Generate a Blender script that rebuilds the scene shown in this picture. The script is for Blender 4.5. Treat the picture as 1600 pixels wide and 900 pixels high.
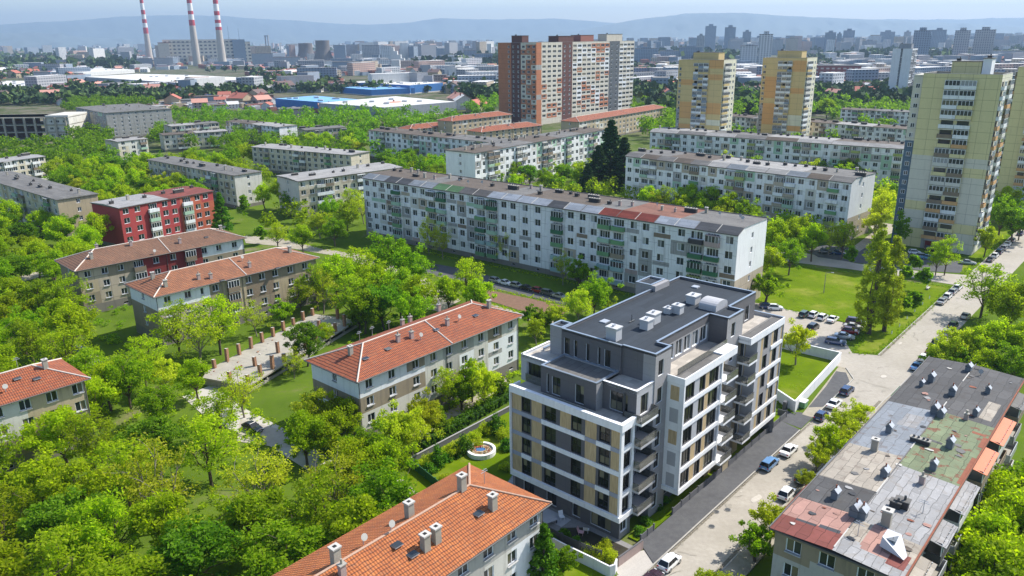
import bpy, math, random
import numpy as np
from mathutils import Matrix, Vector
for o in list(bpy.data.objects): bpy.data.objects.remove(o)
random.seed(7); RNG = np.random.default_rng(7)
SC = bpy.context.scene; COL = SC.collection

# ---------------------------------------------------------------- camera, sky, sun, exposure
FPX, PITCH, ROLL, CAMH = 1216.7, 0.31096, -0.010721, 58.0
_fw = np.array([0, math.cos(PITCH), -math.sin(PITCH)]); _up = np.array([0, math.sin(PITCH), math.cos(PITCH)]); _rt = np.array([1., 0, 0])
RT = _rt*math.cos(ROLL)+_up*math.sin(ROLL); UP = _up*math.cos(ROLL)-_rt*math.sin(ROLL); FW = _fw
cam = bpy.data.cameras.new('camera'); co = bpy.data.objects.new('camera', cam); COL.objects.link(co)
m = Matrix.Identity(4)
for i in range(3): m[i][0] = RT[i]; m[i][1] = UP[i]; m[i][2] = -FW[i]
m[2][3] = CAMH
co.matrix_world = m
cam.sensor_width = 36; cam.lens = 36*FPX/1600; cam.clip_start = 1; cam.clip_end = 60000
SC.camera = co
SUN_AZ, SUN_EL = 64.0, 47.0           # compass azimuth (from +y towards +x) and height of the sun
w = bpy.data.worlds.new('World'); SC.world = w; w.use_nodes = True
nt = w.node_tree; bg = nt.nodes['Background']; sky = nt.nodes.new('ShaderNodeTexSky')
sky.sky_type = 'NISHITA'; sky.sun_disc = False; sky.sun_elevation = math.radians(SUN_EL); sky.sun_rotation = math.radians(SUN_AZ)
sky.air_density = 1.0; sky.dust_density = 1.0; sky.ozone_density = 1.5
nt.links.new(sky.outputs[0], bg.inputs[0]); bg.inputs[1].default_value = 0.14
sl = bpy.data.lights.new('sun', 'SUN'); sl.energy = 4.2; sl.angle = math.radians(0.53); sl.color = (1, .955, .88)
so = bpy.data.objects.new('sun', sl); COL.objects.link(so)
_a, _e = math.radians(SUN_AZ), math.radians(SUN_EL)
sdir = Vector((math.sin(_a)*math.cos(_e), math.cos(_a)*math.cos(_e), math.sin(_e)))
so.rotation_euler = sdir.to_track_quat('Z', 'Y').to_euler(); so.location = (0, 0, 500)
SC.view_settings.view_transform = 'Standard'; SC.view_settings.look = 'None'; SC.view_settings.gamma = 1
SC.view_settings.use_curve_mapping = False; SC.view_settings.exposure = 0.84
SC.render.engine = 'CYCLES'
SC.cycles.volume_bounces = 1; SC.cycles.max_bounces = 6; SC.cycles.transparent_max_bounces = 8

def at(px, py, z=0.0):                 # point of the world seen at a pixel of the 1600x900 photograph, at height z
    d = FW+RT*(px-800)/FPX-UP*(py-450)/FPX; t = (CAMH-z)/-d[2]
    return np.array([d[0]*t, d[1]*t])
def px_of(x, y, z):
    v = np.array([x, y, z-CAMH]); c = v@FW
    return (800+FPX*(v@RT)/c, 450-FPX*(v@UP)/c)

# ---------------------------------------------------------------- materials
def newmat(name):
    M = bpy.data.materials.new(name); M.use_nodes = True; n = M.node_tree
    return M, n, n.nodes['Principled BSDF']
def N(n, t, **k):
    x = n.nodes.new(t)
    for a, b in k.items():
        if a.startswith('i_'): x.inputs[a[2:].replace('_', ' ')].default_value = b
        else: setattr(x, a, b)
    return x
def rgb(c): return (c[0], c[1], c[2], 1)
def mul(c, f): return tuple(min(1, x*f) for x in c[:3])
MT = {}
def mixc(n, fac, a, b, mode='MIX'):
    x = n.nodes.new('ShaderNodeMix'); x.data_type = 'RGBA'; x.blend_type = mode
    for s, v in ((0, fac), (6, a), (7, b)):
        if hasattr(v, 'is_linked') or hasattr(v, 'links'): n.links.new(v, x.inputs[s])
        elif isinstance(v, (int, float)): x.inputs[s].default_value = v
        else: x.inputs[s].default_value = rgb(v)
    return x.outputs[2]
def ramp(n, fac, stops):
    r = n.nodes.new('ShaderNodeValToRGB'); n.links.new(fac, r.inputs[0]); e = r.color_ramp.elements
    while len(e) < len(stops): e.new(.5)
    for i, (p, c) in enumerate(stops): e[i].position = p; e[i].color = rgb(c) if not isinstance(c, (int, float)) else (c, c, c, 1)
    return r.outputs[0]
def noise(n, vec, scale, detail=4, rough=.55, mapscale=None):
    x = N(n, 'ShaderNodeTexNoise'); x.inputs['Scale'].default_value = scale; x.inputs['Detail'].default_value = detail; x.inputs['Roughness'].default_value = rough
    if mapscale:
        mp = N(n, 'ShaderNodeMapping'); mp.inputs['Scale'].default_value = mapscale; n.links.new(vec, mp.inputs[0]); vec = mp.outputs[0]
    n.links.new(vec, x.inputs['Vector']); return x.outputs[0]
def bump(n, p, h, d=.05, s=.5):
    b = N(n, 'ShaderNodeBump'); b.inputs['Strength'].default_value = s; b.inputs['Distance'].default_value = d
    n.links.new(h, b.inputs['Height']); n.links.new(b.outputs[0], p.inputs['Normal'])
def wallmat(name, col, rough=.85, var=.22, seam=None, streak=.35, dirt=(.10, .09, .075), sk=.42, sw=.045):
    """plaster or concrete with blotches and rain streaks; seam=(w,h) draws panel joints in facade metres"""
    M, n, p = newmat(name); uv = N(n, 'ShaderNodeTexCoord'); UVo = uv.outputs['UV']; geo = N(n, 'ShaderNodeNewGeometry')
    a = noise(n, geo.outputs['Position'], .35, 5); b = noise(n, geo.outputs['Position'], 3.0, 3)
    c = mixc(n, a, mul(col, 1-var), mul(col, 1+var*.6)); 
    c = mixc(n, ramp(n, b, [(.35, 0), (.75, .30)]), c, mul(col, .75))
    st = noise(n, UVo, 1.0, 4, .6, (1.3, .12, 1))
    c = mixc(n, ramp(n, st, [(.52, 0), (.72, streak)]), c, dirt)
    if seam:
        bt = N(n, 'ShaderNodeTexBrick'); bt.offset = 0; bt.inputs['Scale'].default_value = 1; bt.inputs['Mortar Size'].default_value = sw
        bt.inputs['Brick Width'].default_value = seam[0]; bt.inputs['Row Height'].default_value = seam[1]; bt.inputs['Mortar Smooth'].default_value = .3
        n.links.new(UVo, bt.inputs['Vector']); 
        c = mixc(n, bt.outputs['Fac'], c, mul(col, sk))
    n.links.new(c, p.inputs['Base Color']); p.inputs['Roughness'].default_value = rough
    bump(n, p, b, .03, .35); MT[name] = M; return M
def plain(name, col, rough=.6, metal=0, var=.15, scale=2.0):
    M, n, p = newmat(name); geo = N(n, 'ShaderNodeNewGeometry')
    a = noise(n, geo.outputs['Position'], scale, 4)
    n.links.new(mixc(n, a, mul(col, 1-var), mul(col, 1+var)), p.inputs['Base Color'])
    p.inputs['Roughness'].default_value = rough; p.inputs['Metallic'].default_value = metal; MT[name] = M; return M
def tilemat(name, col, col2, dark, moss=(.16, .12, .08), mossamt=.3, row=.42, depth=.8):
    M, n, p = newmat(name); uv = N(n, 'ShaderNodeTexCoord'); UVo = uv.outputs['UV']; geo = N(n, 'ShaderNodeNewGeometry')
    sp = N(n, 'ShaderNodeSeparateXYZ'); n.links.new(UVo, sp.inputs[0])
    nz = noise(n, UVo, .8, 3)
    def band(out, per, wob):
        q = N(n, 'ShaderNodeMath', operation='MULTIPLY_ADD'); n.links.new(nz, q.inputs[0]); q.inputs[1].default_value = wob; n.links.new(out, q.inputs[2])
        d = N(n, 'ShaderNodeMath', operation='DIVIDE'); n.links.new(q.outputs[0], d.inputs[0]); d.inputs[1].default_value = per
        f = N(n, 'ShaderNodeMath', operation='FRACT'); n.links.new(d.outputs[0], f.inputs[0]); return f.outputs[0]
    rv = band(sp.outputs[1], row, .35); cu = band(sp.outputs[0], .30, .15)
    bt = N(n, 'ShaderNodeTexBrick'); bt.inputs['Scale'].default_value = 1; bt.inputs['Brick Width'].default_value = .30; bt.inputs['Row Height'].default_value = row; bt.inputs['Mortar Size'].default_value = 0.0; bt.inputs['Bias'].default_value = 0
    bt.inputs['Color1'].default_value = rgb(col); bt.inputs['Color2'].default_value = rgb(col2); n.links.new(UVo, bt.inputs['Vector'])
    c = mixc(n, ramp(n, noise(n, geo.outputs['Position'], .45, 5), [(.35, 0), (.7, .7)]), bt.outputs['Color'], mul(col2, .72))
    c = mixc(n, ramp(n, noise(n, geo.outputs['Position'], 2.2, 5, .65), [(.53, 0), (.68, mossamt)]), c, moss)
    c = mixc(n, ramp(n, rv, [(0, depth), (.16, depth*.9), (.3, 0), (1, 0)]), c, dark)
    c = mixc(n, ramp(n, cu, [(0, .38), (.2, 0), (.85, 0), (1, .38)]), c, dark)
    n.links.new(c, p.inputs['Base Color']); p.inputs['Roughness'].default_value = .8
    hr = ramp(n, rv, [(0, 0), (.25, 1), (1, .35)]); hc = ramp(n, cu, [(0, 0), (.5, 1), (1, 0)])
    ad = N(n, 'ShaderNodeMath', operation='ADD'); n.links.new(hr, ad.inputs[0]); n.links.new(hc, ad.inputs[1])
    bump(n, p, ad.outputs[0], .07, .8); MT[name] = M; return M
def feltmat(name, col, rust=(.16, .05, .03), rustamt=0.0, w=4, hgt=1.0, rough=.75, spots=.3, mort=.035):
    """bitumen felt or sheet strips with joints, puddle marks and patches"""
    M, n, p = newmat(name); uv = N(n, 'ShaderNodeTexCoord'); UVo = uv.outputs['UV']; geo = N(n, 'ShaderNodeNewGeometry')
    a = noise(n, geo.outputs['Position'], .5, 6, .6); b = noise(n, geo.outputs['Position'], 2.6, 4, .6)
    bt = N(n, 'ShaderNodeTexBrick'); bt.inputs['Scale'].default_value = 1; bt.inputs['Brick Width'].default_value = w; bt.inputs['Row Height'].default_value = hgt; bt.inputs['Mortar Size'].default_value = mort
    bt.inputs['Color1'].default_value = rgb(mul(col, .82)); bt.inputs['Color2'].default_value = rgb(mul(col, 1.22)); bt.inputs['Mortar'].default_value = rgb(mul(col, .4))
    wv = N(n, 'ShaderNodeVectorMath', operation='ADD'); sc = N(n, 'ShaderNodeVectorMath', operation='SCALE'); sc.inputs[3].default_value = .6
    nn = N(n, 'ShaderNodeTexNoise'); nn.inputs['Scale'].default_value = .6; n.links.new(UVo, nn.inputs[0]); n.links.new(nn.outputs[1], sc.inputs[0]); n.links.new(UVo, wv.inputs[0]); n.links.new(sc.outputs[0], wv.inputs[1]); n.links.new(wv.outputs[0], bt.inputs['Vector'])
    c = mixc(n, ramp(n, a, [(.3, 0), (.75, .6)]), bt.outputs['Color'], mul(col, .7))
    c = mixc(n, ramp(n, b, [(.58, 0), (.72, spots)]), c, mul(col, 1.7))
    if rustamt: c = mixc(n, ramp(n, noise(n, geo.outputs['Position'], .9, 5, .6), [(.55, 0), (.62, rustamt)]), c, rust)
    n.links.new(c, p.inputs['Base Color']); p.inputs['Roughness'].default_value = rough; p.inputs['Specular IOR Level'].default_value = .18 if rough > .6 else .5; bump(n, p, b, .03, .5); MT[name] = M; return M
def glassmat(name, a, b, c, rough=.12):
    """window pane: a dark room behind, some with curtains; each pane differs"""
    M, n, p = newmat(name); geo = N(n, 'ShaderNodeNewGeometry'); oi = N(n, 'ShaderNodeObjectInfo')
    ad = N(n, 'ShaderNodeMath', operation='ADD'); n.links.new(geo.outputs['Random Per Island'], ad.inputs[0]); n.links.new(oi.outputs['Random'], ad.inputs[1])
    f = N(n, 'ShaderNodeMath', operation='FRACT'); n.links.new(ad.outputs[0], f.inputs[0])
    n.links.new(ramp(n, f.outputs[0], [(0, a), (.55, b), (.8, b), (1, c)]), p.inputs['Base Color'])
    p.inputs['Roughness'].default_value = rough; p.inputs['IOR'].default_value = 1.5; MT[name] = M; return M
def leafmat(name, c1, c2, c3, trans=.45):
    M, n, p = newmat(name); geo = N(n, 'ShaderNodeNewGeometry'); oi = N(n, 'ShaderNodeObjectInfo')
    c = ramp(n, geo.outputs['Random Per Island'], [(0, c1), (.5, c2), (1, c3)])
    hs = N(n, 'ShaderNodeHueSaturation'); n.links.new(c, hs.inputs['Color'])
    r1 = N(n, 'ShaderNodeMapRange'); r1.inputs[3].default_value = .486; r1.inputs[4].default_value = .510; n.links.new(oi.outputs['Random'], r1.inputs[0]); n.links.new(r1.outputs[0], hs.inputs['Hue'])
    m2 = N(n, 'ShaderNodeMath', operation='MULTIPLY'); m2.inputs[1].default_value = 7.31; n.links.new(oi.outputs['Random'], m2.inputs[0]); f2 = N(n, 'ShaderNodeMath', operation='FRACT'); n.links.new(m2.outputs[0], f2.inputs[0])
    r2 = N(n, 'ShaderNodeMapRange'); r2.inputs[3].default_value = .92; r2.inputs[4].default_value = 1.5; n.links.new(f2.outputs[0], r2.inputs[0]); n.links.new(r2.outputs[0], hs.inputs['Value'])
    p.inputs['Roughness'].default_value = .55; p.inputs['Specular IOR Level'].default_value = .12; n.links.new(hs.outputs[0], p.inputs['Base Color'])
    tr = N(n, 'ShaderNodeBsdfTranslucent'); tc = mixc(n, 1.0, hs.outputs[0], (1.12, 1.22, .38), 'MULTIPLY'); n.links.new(tc, tr.inputs[0])
    mx = N(n, 'ShaderNodeMixShader'); mx.inputs[0].default_value = trans; n.links.new(p.outputs[0], mx.inputs[1]); n.links.new(tr.outputs[0], mx.inputs[2])
    n.links.new(mx.outputs[0], n.nodes['Material Output'].inputs[0]); MT[name] = M; return M
def groundmat(name, cols, s1=.06, s2=.9, rough=.95, fine=18, b=.05):
    M, n, p = newmat(name); geo = N(n, 'ShaderNodeNewGeometry'); P = geo.outputs['Position']
    c = ramp(n, noise(n, P, s1, 8, .62), [(.3, cols[0]), (.5, cols[1]), (.68, cols[2])])
    c = mixc(n, ramp(n, noise(n, P, s2, 5, .6), [(.35, 0), (.7, .55)]), c, cols[3])
    c = mixc(n, ramp(n, noise(n, P, fine, 2, .6), [(.35, 0), (.8, .45)]), c, mul(cols[1], .6))
    n.links.new(c, p.inputs['Base Color']); p.inputs['Roughness'].default_value = rough; p.inputs['Specular IOR Level'].default_value = .04
    bump(n, p, noise(n, P, fine, 3), b, .5); MT[name] = M; return M

W_ = wallmat
W_('panel_white', (.76, .76, .75), seam=(3.6, 3.3), streak=.4); W_('panel_cream', (.56, .50, .38), seam=(3.6, 2.8)); W_('panel_grey', (.34, .33, .31), seam=(3.2, 2.8), streak=.5)
W_('panel_beige', (.43, .36, .27), seam=(3.2, 2.8)); W_('panel_brown', (.22, .165, .11)); W_('plaster_taupe', (.27, .22, .15), streak=.5); W_('plaster_tan', (.42, .34, .22), streak=.35)
W_('plaster_white', (.72, .73, .73), var=.1, streak=.22); W_('plaster_offwhite', (.58, .56, .50), streak=.35); W_('plaster_pinkish', (.40, .30, .27)); W_('plaster_grey', (.40, .385, .35), streak=.45)
W_('base_concrete', (.20, .18, .155), streak=.5); W_('plaster_red', (.36, .045, .045), var=.18, streak=.15); W_('plaster_darkred', (.20, .02, .02)); W_('plaster_orange_red', (.42, .10, .05), streak=.2)
W_('green_dark', (.035, .14, .06), streak=.15); W_('green_mid', (.14, .30, .13), streak=.2); W_('green_light', (.34, .50, .36), streak=.2); W_('green_yellow', (.33, .38, .10)); W_('panel_teal', (.30, .44, .42)); W_('dark_panel', (.05, .045, .045), var=.3)
W_('tower_yellow', (.64, .56, .29), seam=(3.0, 2.75), streak=.12, var=.1); W_('tower_stone', (.60, .56, .46), seam=(5.2, 2.75), streak=.15, var=.1); W_('tower_cream', (.70, .66, .50), seam=(3, 2.75), streak=.15)
W_('tower_orange', (.62, .34, .12), seam=(9, 2.75), streak=.12, var=.1); W_('tower_tan', (.60, .45, .20), seam=(9, 2.75), streak=.12, var=.1); W_('tower_blue', (.10, .15, .20), seam=(9, 2.75), streak=.2); W_('balcony_orange', (.58, .33, .14), streak=.2)
W_('brick_orange', (.46, .17, .075), seam=(9, 3.4), var=.3, streak=.25); W_('brick_brown', (.12, .045, .035), seam=(9, 3.4)); W_('panel_pale', (.62, .57, .47), seam=(2.6, 3.4), streak=.3); W_('slate_panel', (.10, .11, .12), seam=(9, 3.4))
W_('render_grey', (.115, .11, .115), var=.08, streak=.08, seam=(2.2, 1.5), sk=.72, sw=.02); W_('render_midgrey', (.30, .29, .29), var=.07, streak=.08, seam=(2.2, 1.5), sk=.72, sw=.02); W_('render_lightgrey', (.40, .40, .41), var=.06, streak=.06, seam=(2.4, 3.0), sk=.72, sw=.02); W_('render_white', (.80, .80, .80), var=.07, streak=.14, seam=(2.4, 9.0), sk=.72, sw=.02); W_('cool_grey', (.33, .34, .39), var=.05, streak=.05, seam=(1.6, 9.0), sk=.72, sw=.02)
W_('fence_white', (.70, .70, .71), var=.08, streak=.2); W_('fence_grey', (.12, .12, .13), var=.1, streak=.1)
W_('concrete', (.33, .31, .27), var=.3, streak=.5); W_('concrete_pale', (.36, .33, .27), var=.4, streak=.4); W_('power_wall', (.58, .52, .42), seam=(12, 6), var=.2); W_('power_brown', (.33, .16, .10)); W_('brick_column', (.40, .21, .12), seam=(.5, .3), var=.35)
W_('far_blue', (.22, .27, .33)); W_('far_grey', (.30, .31, .33)); W_('far_white', (.60, .60, .58), seam=(6, 3.5)); W_('far_red', (.30, .11, .08)); W_('hall_blue', (.03, .16, .42)); W_('hall_grey', (.30, .34, .38), seam=(8, 30)); W_('far_dark', (.07, .07, .08))
plain('kerb', (.36, .34, .30), .9, var=.3, scale=3); plain('metal_light', (.42, .43, .45), .35, .3, .08); plain('metal_dark', (.07, .075, .08), .45, .3); plain('coping_blue', (.28, .33, .39), .35, .4, .08); plain('gutter', (.09, .085, .08), .6)
plain('frame_white', (.75, .76, .77), .5, var=.05); plain('frame_dark', (.018, .018, .02), .4); plain('sill_blue', (.22, .27, .33), .5, .3); plain('sill_grey', (.40, .40, .39), .6)
plain('trunk_bark', (.085, .062, .045), .95, var=.4, scale=5); plain('bark_light', (.20, .17, .14), .95, var=.35, scale=5)
plain('soil', (.17, .095, .06), 1, var=.35, scale=1.2); plain('gravel_grey', (.22, .21, .20), 1, var=.35, scale=6); plain('gravel_pale', (.42, .39, .35), 1, var=.25, scale=8)
plain('rubber', (.015, .015, .016), .8); plain('rim', (.45, .46, .48), .3, .8); plain('lamp_red', (.40, .01, .01), .25); plain('lamp_clear', (.7, .72, .75), .15); plain('plate', (.7, .7, .68), .5); plain('flower_pink', (.6, .35, .36), .8, var=.3); plain('flower_red', (.45, .07, .03), .8, var=.4); plain('rust', (.22, .07, .035), .9, var=.4); plain('tarp_white', (.46, .47, .50), .5)
plain('orange_sheet', (.50, .11, .025), .6, var=.12, scale=1); plain('white_block', (.46, .46, .46), .6, var=.06); plain('water_blue', (.05, .13, .30), .15); plain('stone_pale', (.45, .43, .39), .8); plain('black_hole', (.01, .01, .01), .9); plain('chimney_red', (.42, .035, .05), .8, var=.15, scale=.1); plain('chimney_white', (.72, .70, .68), .8, var=.1, scale=.1); plain('chimney_concrete', (.42, .38, .33), .9, var=.12, scale=.05)
tilemat('tile_orange', (.46, .148, .034), (.36, .10, .024), (.10, .03, .018), mossamt=.42, depth=.85)
tilemat('tile_red', (.35, .095, .028), (.26, .062, .02), (.085, .028, .02), mossamt=.5, row=.55, depth=.85)
tilemat('tile_brown', (.22, .105, .055), (.16, .075, .04), (.06, .03, .02), mossamt=.6, row=.6, depth=.8)
tilemat('tile_worn', (.33, .125, .05), (.24, .09, .038), (.075, .03, .02), mossamt=.5, row=.55, depth=.8)
plain('ridge_tile', (.42, .27, .19), .8, var=.3, scale=3); plain('ridge_pale', (.55, .47, .40), .8, var=.3, scale=3)
feltmat('felt_black', (.055, .058, .064), w=12, hgt=1.0, spots=.10); feltmat('felt_charcoal', (.034, .042, .052), w=14, hgt=1.1, spots=.1, mort=.015); feltmat('felt_grey', (.15, .143, .133), w=5, spots=.3); feltmat('felt_light', (.29, .28, .265), w=4, spots=.3)
feltmat('felt_brown', (.115, .092, .072), w=4, spots=.3); feltmat('felt_green', (.155, .185, .105), w=2.6, hgt=1.1, rustamt=.85, spots=.25); feltmat('felt_bluegrey', (.19, .205, .22), rustamt=.5, rust=(.10, .065, .045), w=3, hgt=1.2, rough=.5, spots=.4)
feltmat('felt_tan', (.34, .30, .245), w=2.4, hgt=1.0, rustamt=.3, rust=(.12, .08, .06), spots=.3); feltmat('felt_darkgrey', (.085, .083, .082), w=3.2, hgt=1.3, rustamt=.35, rust=(.06, .05, .045), spots=.35); feltmat('felt_palegrey', (.29, .285, .28), w=3.4, hgt=.8, rustamt=.25, rust=(.2, .16, .12), spots=.4)
feltmat('felt_pink', (.36, .205, .165), w=3, hgt=1.0, spots=.2); feltmat('felt_rust', (.20, .095, .065), w=4, spots=.2); feltmat('felt_red', (.19, .06, .048), w=3, hgt=1.0, rustamt=.3, spots=.1); feltmat('sheet_slate', (.17, .19, .21), w=2.5, hgt=1.2, spots=.3); feltmat('sheet_silver', (.23, .25, .275), w=2.8, hgt=1.4, rough=.45, spots=.25); feltmat('sheet_green', (.07, .14, .065), w=2.6, hgt=1.2); feltmat('sheet_red', (.15, .032, .022), w=2.6, hgt=1.2); feltmat('terrace', (.42, .38, .33), w=1, hgt=1, mort=.01, spots=.1)
feltmat('hall_roof', (.62, .61, .58), w=30, hgt=6, spots=.1)
M, n, p = newmat('wood_clad'); tc = N(n, 'ShaderNodeTexCoord'); wv = noise(n, tc.outputs['UV'], 1.0, 3, .5, (9, .5, 1))
n.links.new(ramp(n, wv, [(.3, (.36, .25, .13)), (.55, (.50, .37, .20)), (.75, (.60, .46, .27))]), p.inputs['Base Color']); p.inputs['Roughness'].default_value = .6; MT['wood_clad'] = M
glassmat('glass_dark', (.006, .010, .014), (.03, .036, .04), (.20, .17, .10), .15); glassmat('glass_new', (.008, .009, .010), (.030, .032, .028), (.26, .235, .15), .12); glassmat('glass_old', (.008, .011, .014), (.045, .055, .06), (.42, .43, .43), .2); glassmat('glass_car', (.008, .010, .012), (.01, .012, .015), (.012, .015, .02), .06)
M, n, p = newmat('glass_rail'); p.inputs['Base Color'].default_value = (.14, .14, .12, 1); p.inputs['Roughness'].default_value = .08; p.inputs['Alpha'].default_value = .72; MT['glass_rail'] = M
leafmat('leaf_lime', (.19, .27, .005), (.27, .36, .008), (.36, .45, .018), .68); leafmat('leaf_green', (.12, .22, .005), (.18, .30, .008), (.26, .38, .014), .66); leafmat('leaf_yellow', (.27, .32, .012), (.34, .40, .018), (.44, .48, .04), .6)
leafmat('leaf_dark', (.010, .032, .010), (.018, .05, .012), (.04, .085, .016), .15); leafmat('leaf_poplar', (.19, .235, .010), (.26, .31, .014), (.35, .40, .03), .66); leafmat('leaf_hedge', (.04, .13, .005), (.07, .185, .008), (.12, .25, .014), .4); leafmat('leaf_deep', (.06, .15, .005), (.10, .20, .008), (.18, .30, .014), .6)
groundmat('grass', [(.055, .105, .006), (.085, .155, .008), (.12, .195, .012), (.15, .165, .04)])
groundmat('lawn', [(.08, .14, .003), (.13, .195, .004), (.27, .265, .05), (.075, .125, .004)], s1=.09, s2=.45)
groundmat('road_asphalt', [(.33, .30, .25), (.40, .365, .31), (.46, .42, .36), (.30, .27, .225)], s1=.12, s2=1.6, b=.01)
groundmat('lot_asphalt', [(.34, .31, .26), (.41, .37, .32), (.46, .42, .36), (.31, .28, .235)], s1=.12, s2=1.3, b=.01)
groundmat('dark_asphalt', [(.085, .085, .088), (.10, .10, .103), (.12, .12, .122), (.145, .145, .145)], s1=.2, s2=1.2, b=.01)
groundmat('path_pale', [(.30, .26, .20), (.38, .34, .27), (.44, .40, .33), (.20, .18, .13)], s1=.3, s2=1.5, b=.02)

# ---------------------------------------------------------------- mesh and object helpers
class MB:
    def __init__(s): s.v = []; s.f = []; s.m = []; s.uv = {}
    def poly(s, pts, m, uv=None):
        b = len(s.v); s.v += [tuple(map(float, p)) for p in pts]; s.f.append(tuple(range(b, b+len(pts)))); s.m.append(m)
        if uv: s.uv[len(s.f)-1] = uv
    def box(s, x0, x1, y0, y1, z0, z1, m, top=None, bot=True):
        P = lambda x, y, z: (x, y, z)
        s.poly([P(x0,y0,z0),P(x1,y0,z0),P(x1,y0,z1),P(x0,y0,z1)], m); s.poly([P(x1,y0,z0),P(x1,y1,z0),P(x1,y1,z1),P(x1,y0,z1)], m)
        s.poly([P(x1,y1,z0),P(x0,y1,z0),P(x0,y1,z1),P(x1,y1,z1)], m); s.poly([P(x0,y1,z0),P(x0,y0,z0),P(x0,y0,z1),P(x0,y1,z1)], m)
        s.poly([P(x0,y0,z1),P(x1,y0,z1),P(x1,y1,z1),P(x0,y1,z1)], top or m)
        if bot: s.poly([P(x0,y1,z0),P(x1,y1,z0),P(x1,y0,z0),P(x0,y0,z0)], m)
    def prism(s, pts, z0, z1, m, top=None):      # pts counter-clockwise
        k = len(pts)
        for i in range(k):
            a, b = pts[i], pts[(i+1) % k]
            s.poly([(a[0],a[1],z0),(b[0],b[1],z0),(b[0],b[1],z1),(a[0],a[1],z1)], m)
        s.poly([(p[0],p[1],z1) for p in pts], top or m); s.poly([(p[0],p[1],z0) for p in reversed(pts)], m)
    def tube(s, p0, p1, r0, r1, m, k=8, cap=True):
        p0, p1 = Vector(p0), Vector(p1); d = (p1-p0).normalized(); a = d.orthogonal().normalized(); b = d.cross(a)
        A = [p0+(a*math.cos(t)+b*math.sin(t))*r0 for t in np.linspace(0, 2*math.pi, k, False)]; B = [p1+(a*math.cos(t)+b*math.sin(t))*r1 for t in np.linspace(0, 2*math.pi, k, False)]
        for i in range(k): j = (i+1) % k; s.poly([A[i], A[j], B[j], B[i]], m)
        if cap: s.poly(B, m); s.poly(A[::-1], m)
    def add(s, o, M=None):
        b = len(s.v); k = len(s.f)
        s.v += [tuple(M @ Vector(p)) for p in o.v] if M is not None else o.v
        s.f += [tuple(i+b for i in f) for f in o.f]; s.m += o.m
        for q, u in o.uv.items(): s.uv[q+k] = u
    def mesh(s, name):
        me = bpy.data.meshes.new(name); me.from_pydata(s.v, [], s.f); mats = []
        idx = []
        for k in s.m:
            if k not in mats: mats.append(k)
            idx.append(mats.index(k))
        for k in mats: me.materials.append(MT[k])
        me.polygons.foreach_set('material_index', idx)
        uvl = me.uv_layers.new(name='UVMap'); co_ = []
        for i, f in enumerate(s.f):
            if i in s.uv: co_ += [c for q in s.uv[i] for c in q]; continue
            P = [s.v[j] for j in f]
            a = Vector(P[1])-Vector(P[0]); b = Vector(P[2])-Vector(P[0]); nn = a.cross(b)
            if nn.length < 1e-9: nn = Vector((0, 0, 1))
            nn.normalize()
            u = Vector((0, 0, 1)).cross(nn)
            if u.length < .05: u = Vector((1, 0, 0))
            u.normalize(); v = nn.cross(u)
            for q in P: co_ += [Vector(q).dot(u), Vector(q).dot(v)]
        uvl.data.foreach_set('uv', co_); me.update(); return me
def link(name, me, parent=None, loc=(0, 0, 0), rz=0.0, sc=None):
    o = bpy.data.objects.new(name, me); COL.objects.link(o); o.parent = parent; o.location = loc; o.rotation_euler = (0, 0, rz)
    if sc is not None: o.scale = sc
    return o
def part(name, mb, parent, loc=(0, 0, 0), rz=0.0, label=None):
    if not mb.f: return None
    o = link(name, mb.mesh(name), parent, loc, rz)
    if label: o['label'] = label
    return o
def thing(name, label, cat, loc=(0, 0), rz=0.0, group=None, z=0.0):
    o = link(name, None, None, (float(loc[0]), float(loc[1]), z), rz); o.empty_display_size = .5; tag(o, label, cat, group); return o
def tag(o, label, cat, group=None):
    o['label'] = label; o['category'] = cat
    if group: o['group'] = group
    return o
def struct(name, mb, kind='structure'):
    o = link(name, mb.mesh(name)); o['kind'] = kind; return o
def dup(root, loc, rz, label, sc=None, group=None):
    r = root.copy(); COL.objects.link(r); r.location = loc; r.rotation_euler = (0, 0, rz); r['label'] = label
    if group: r['group'] = group
    if sc is not None: r.scale = sc
    for ch in root.children:
        c = ch.copy(); COL.objects.link(c); c.parent = r
        for g in ch.children: d = g.copy(); COL.objects.link(d); d.parent = c
    return r

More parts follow.
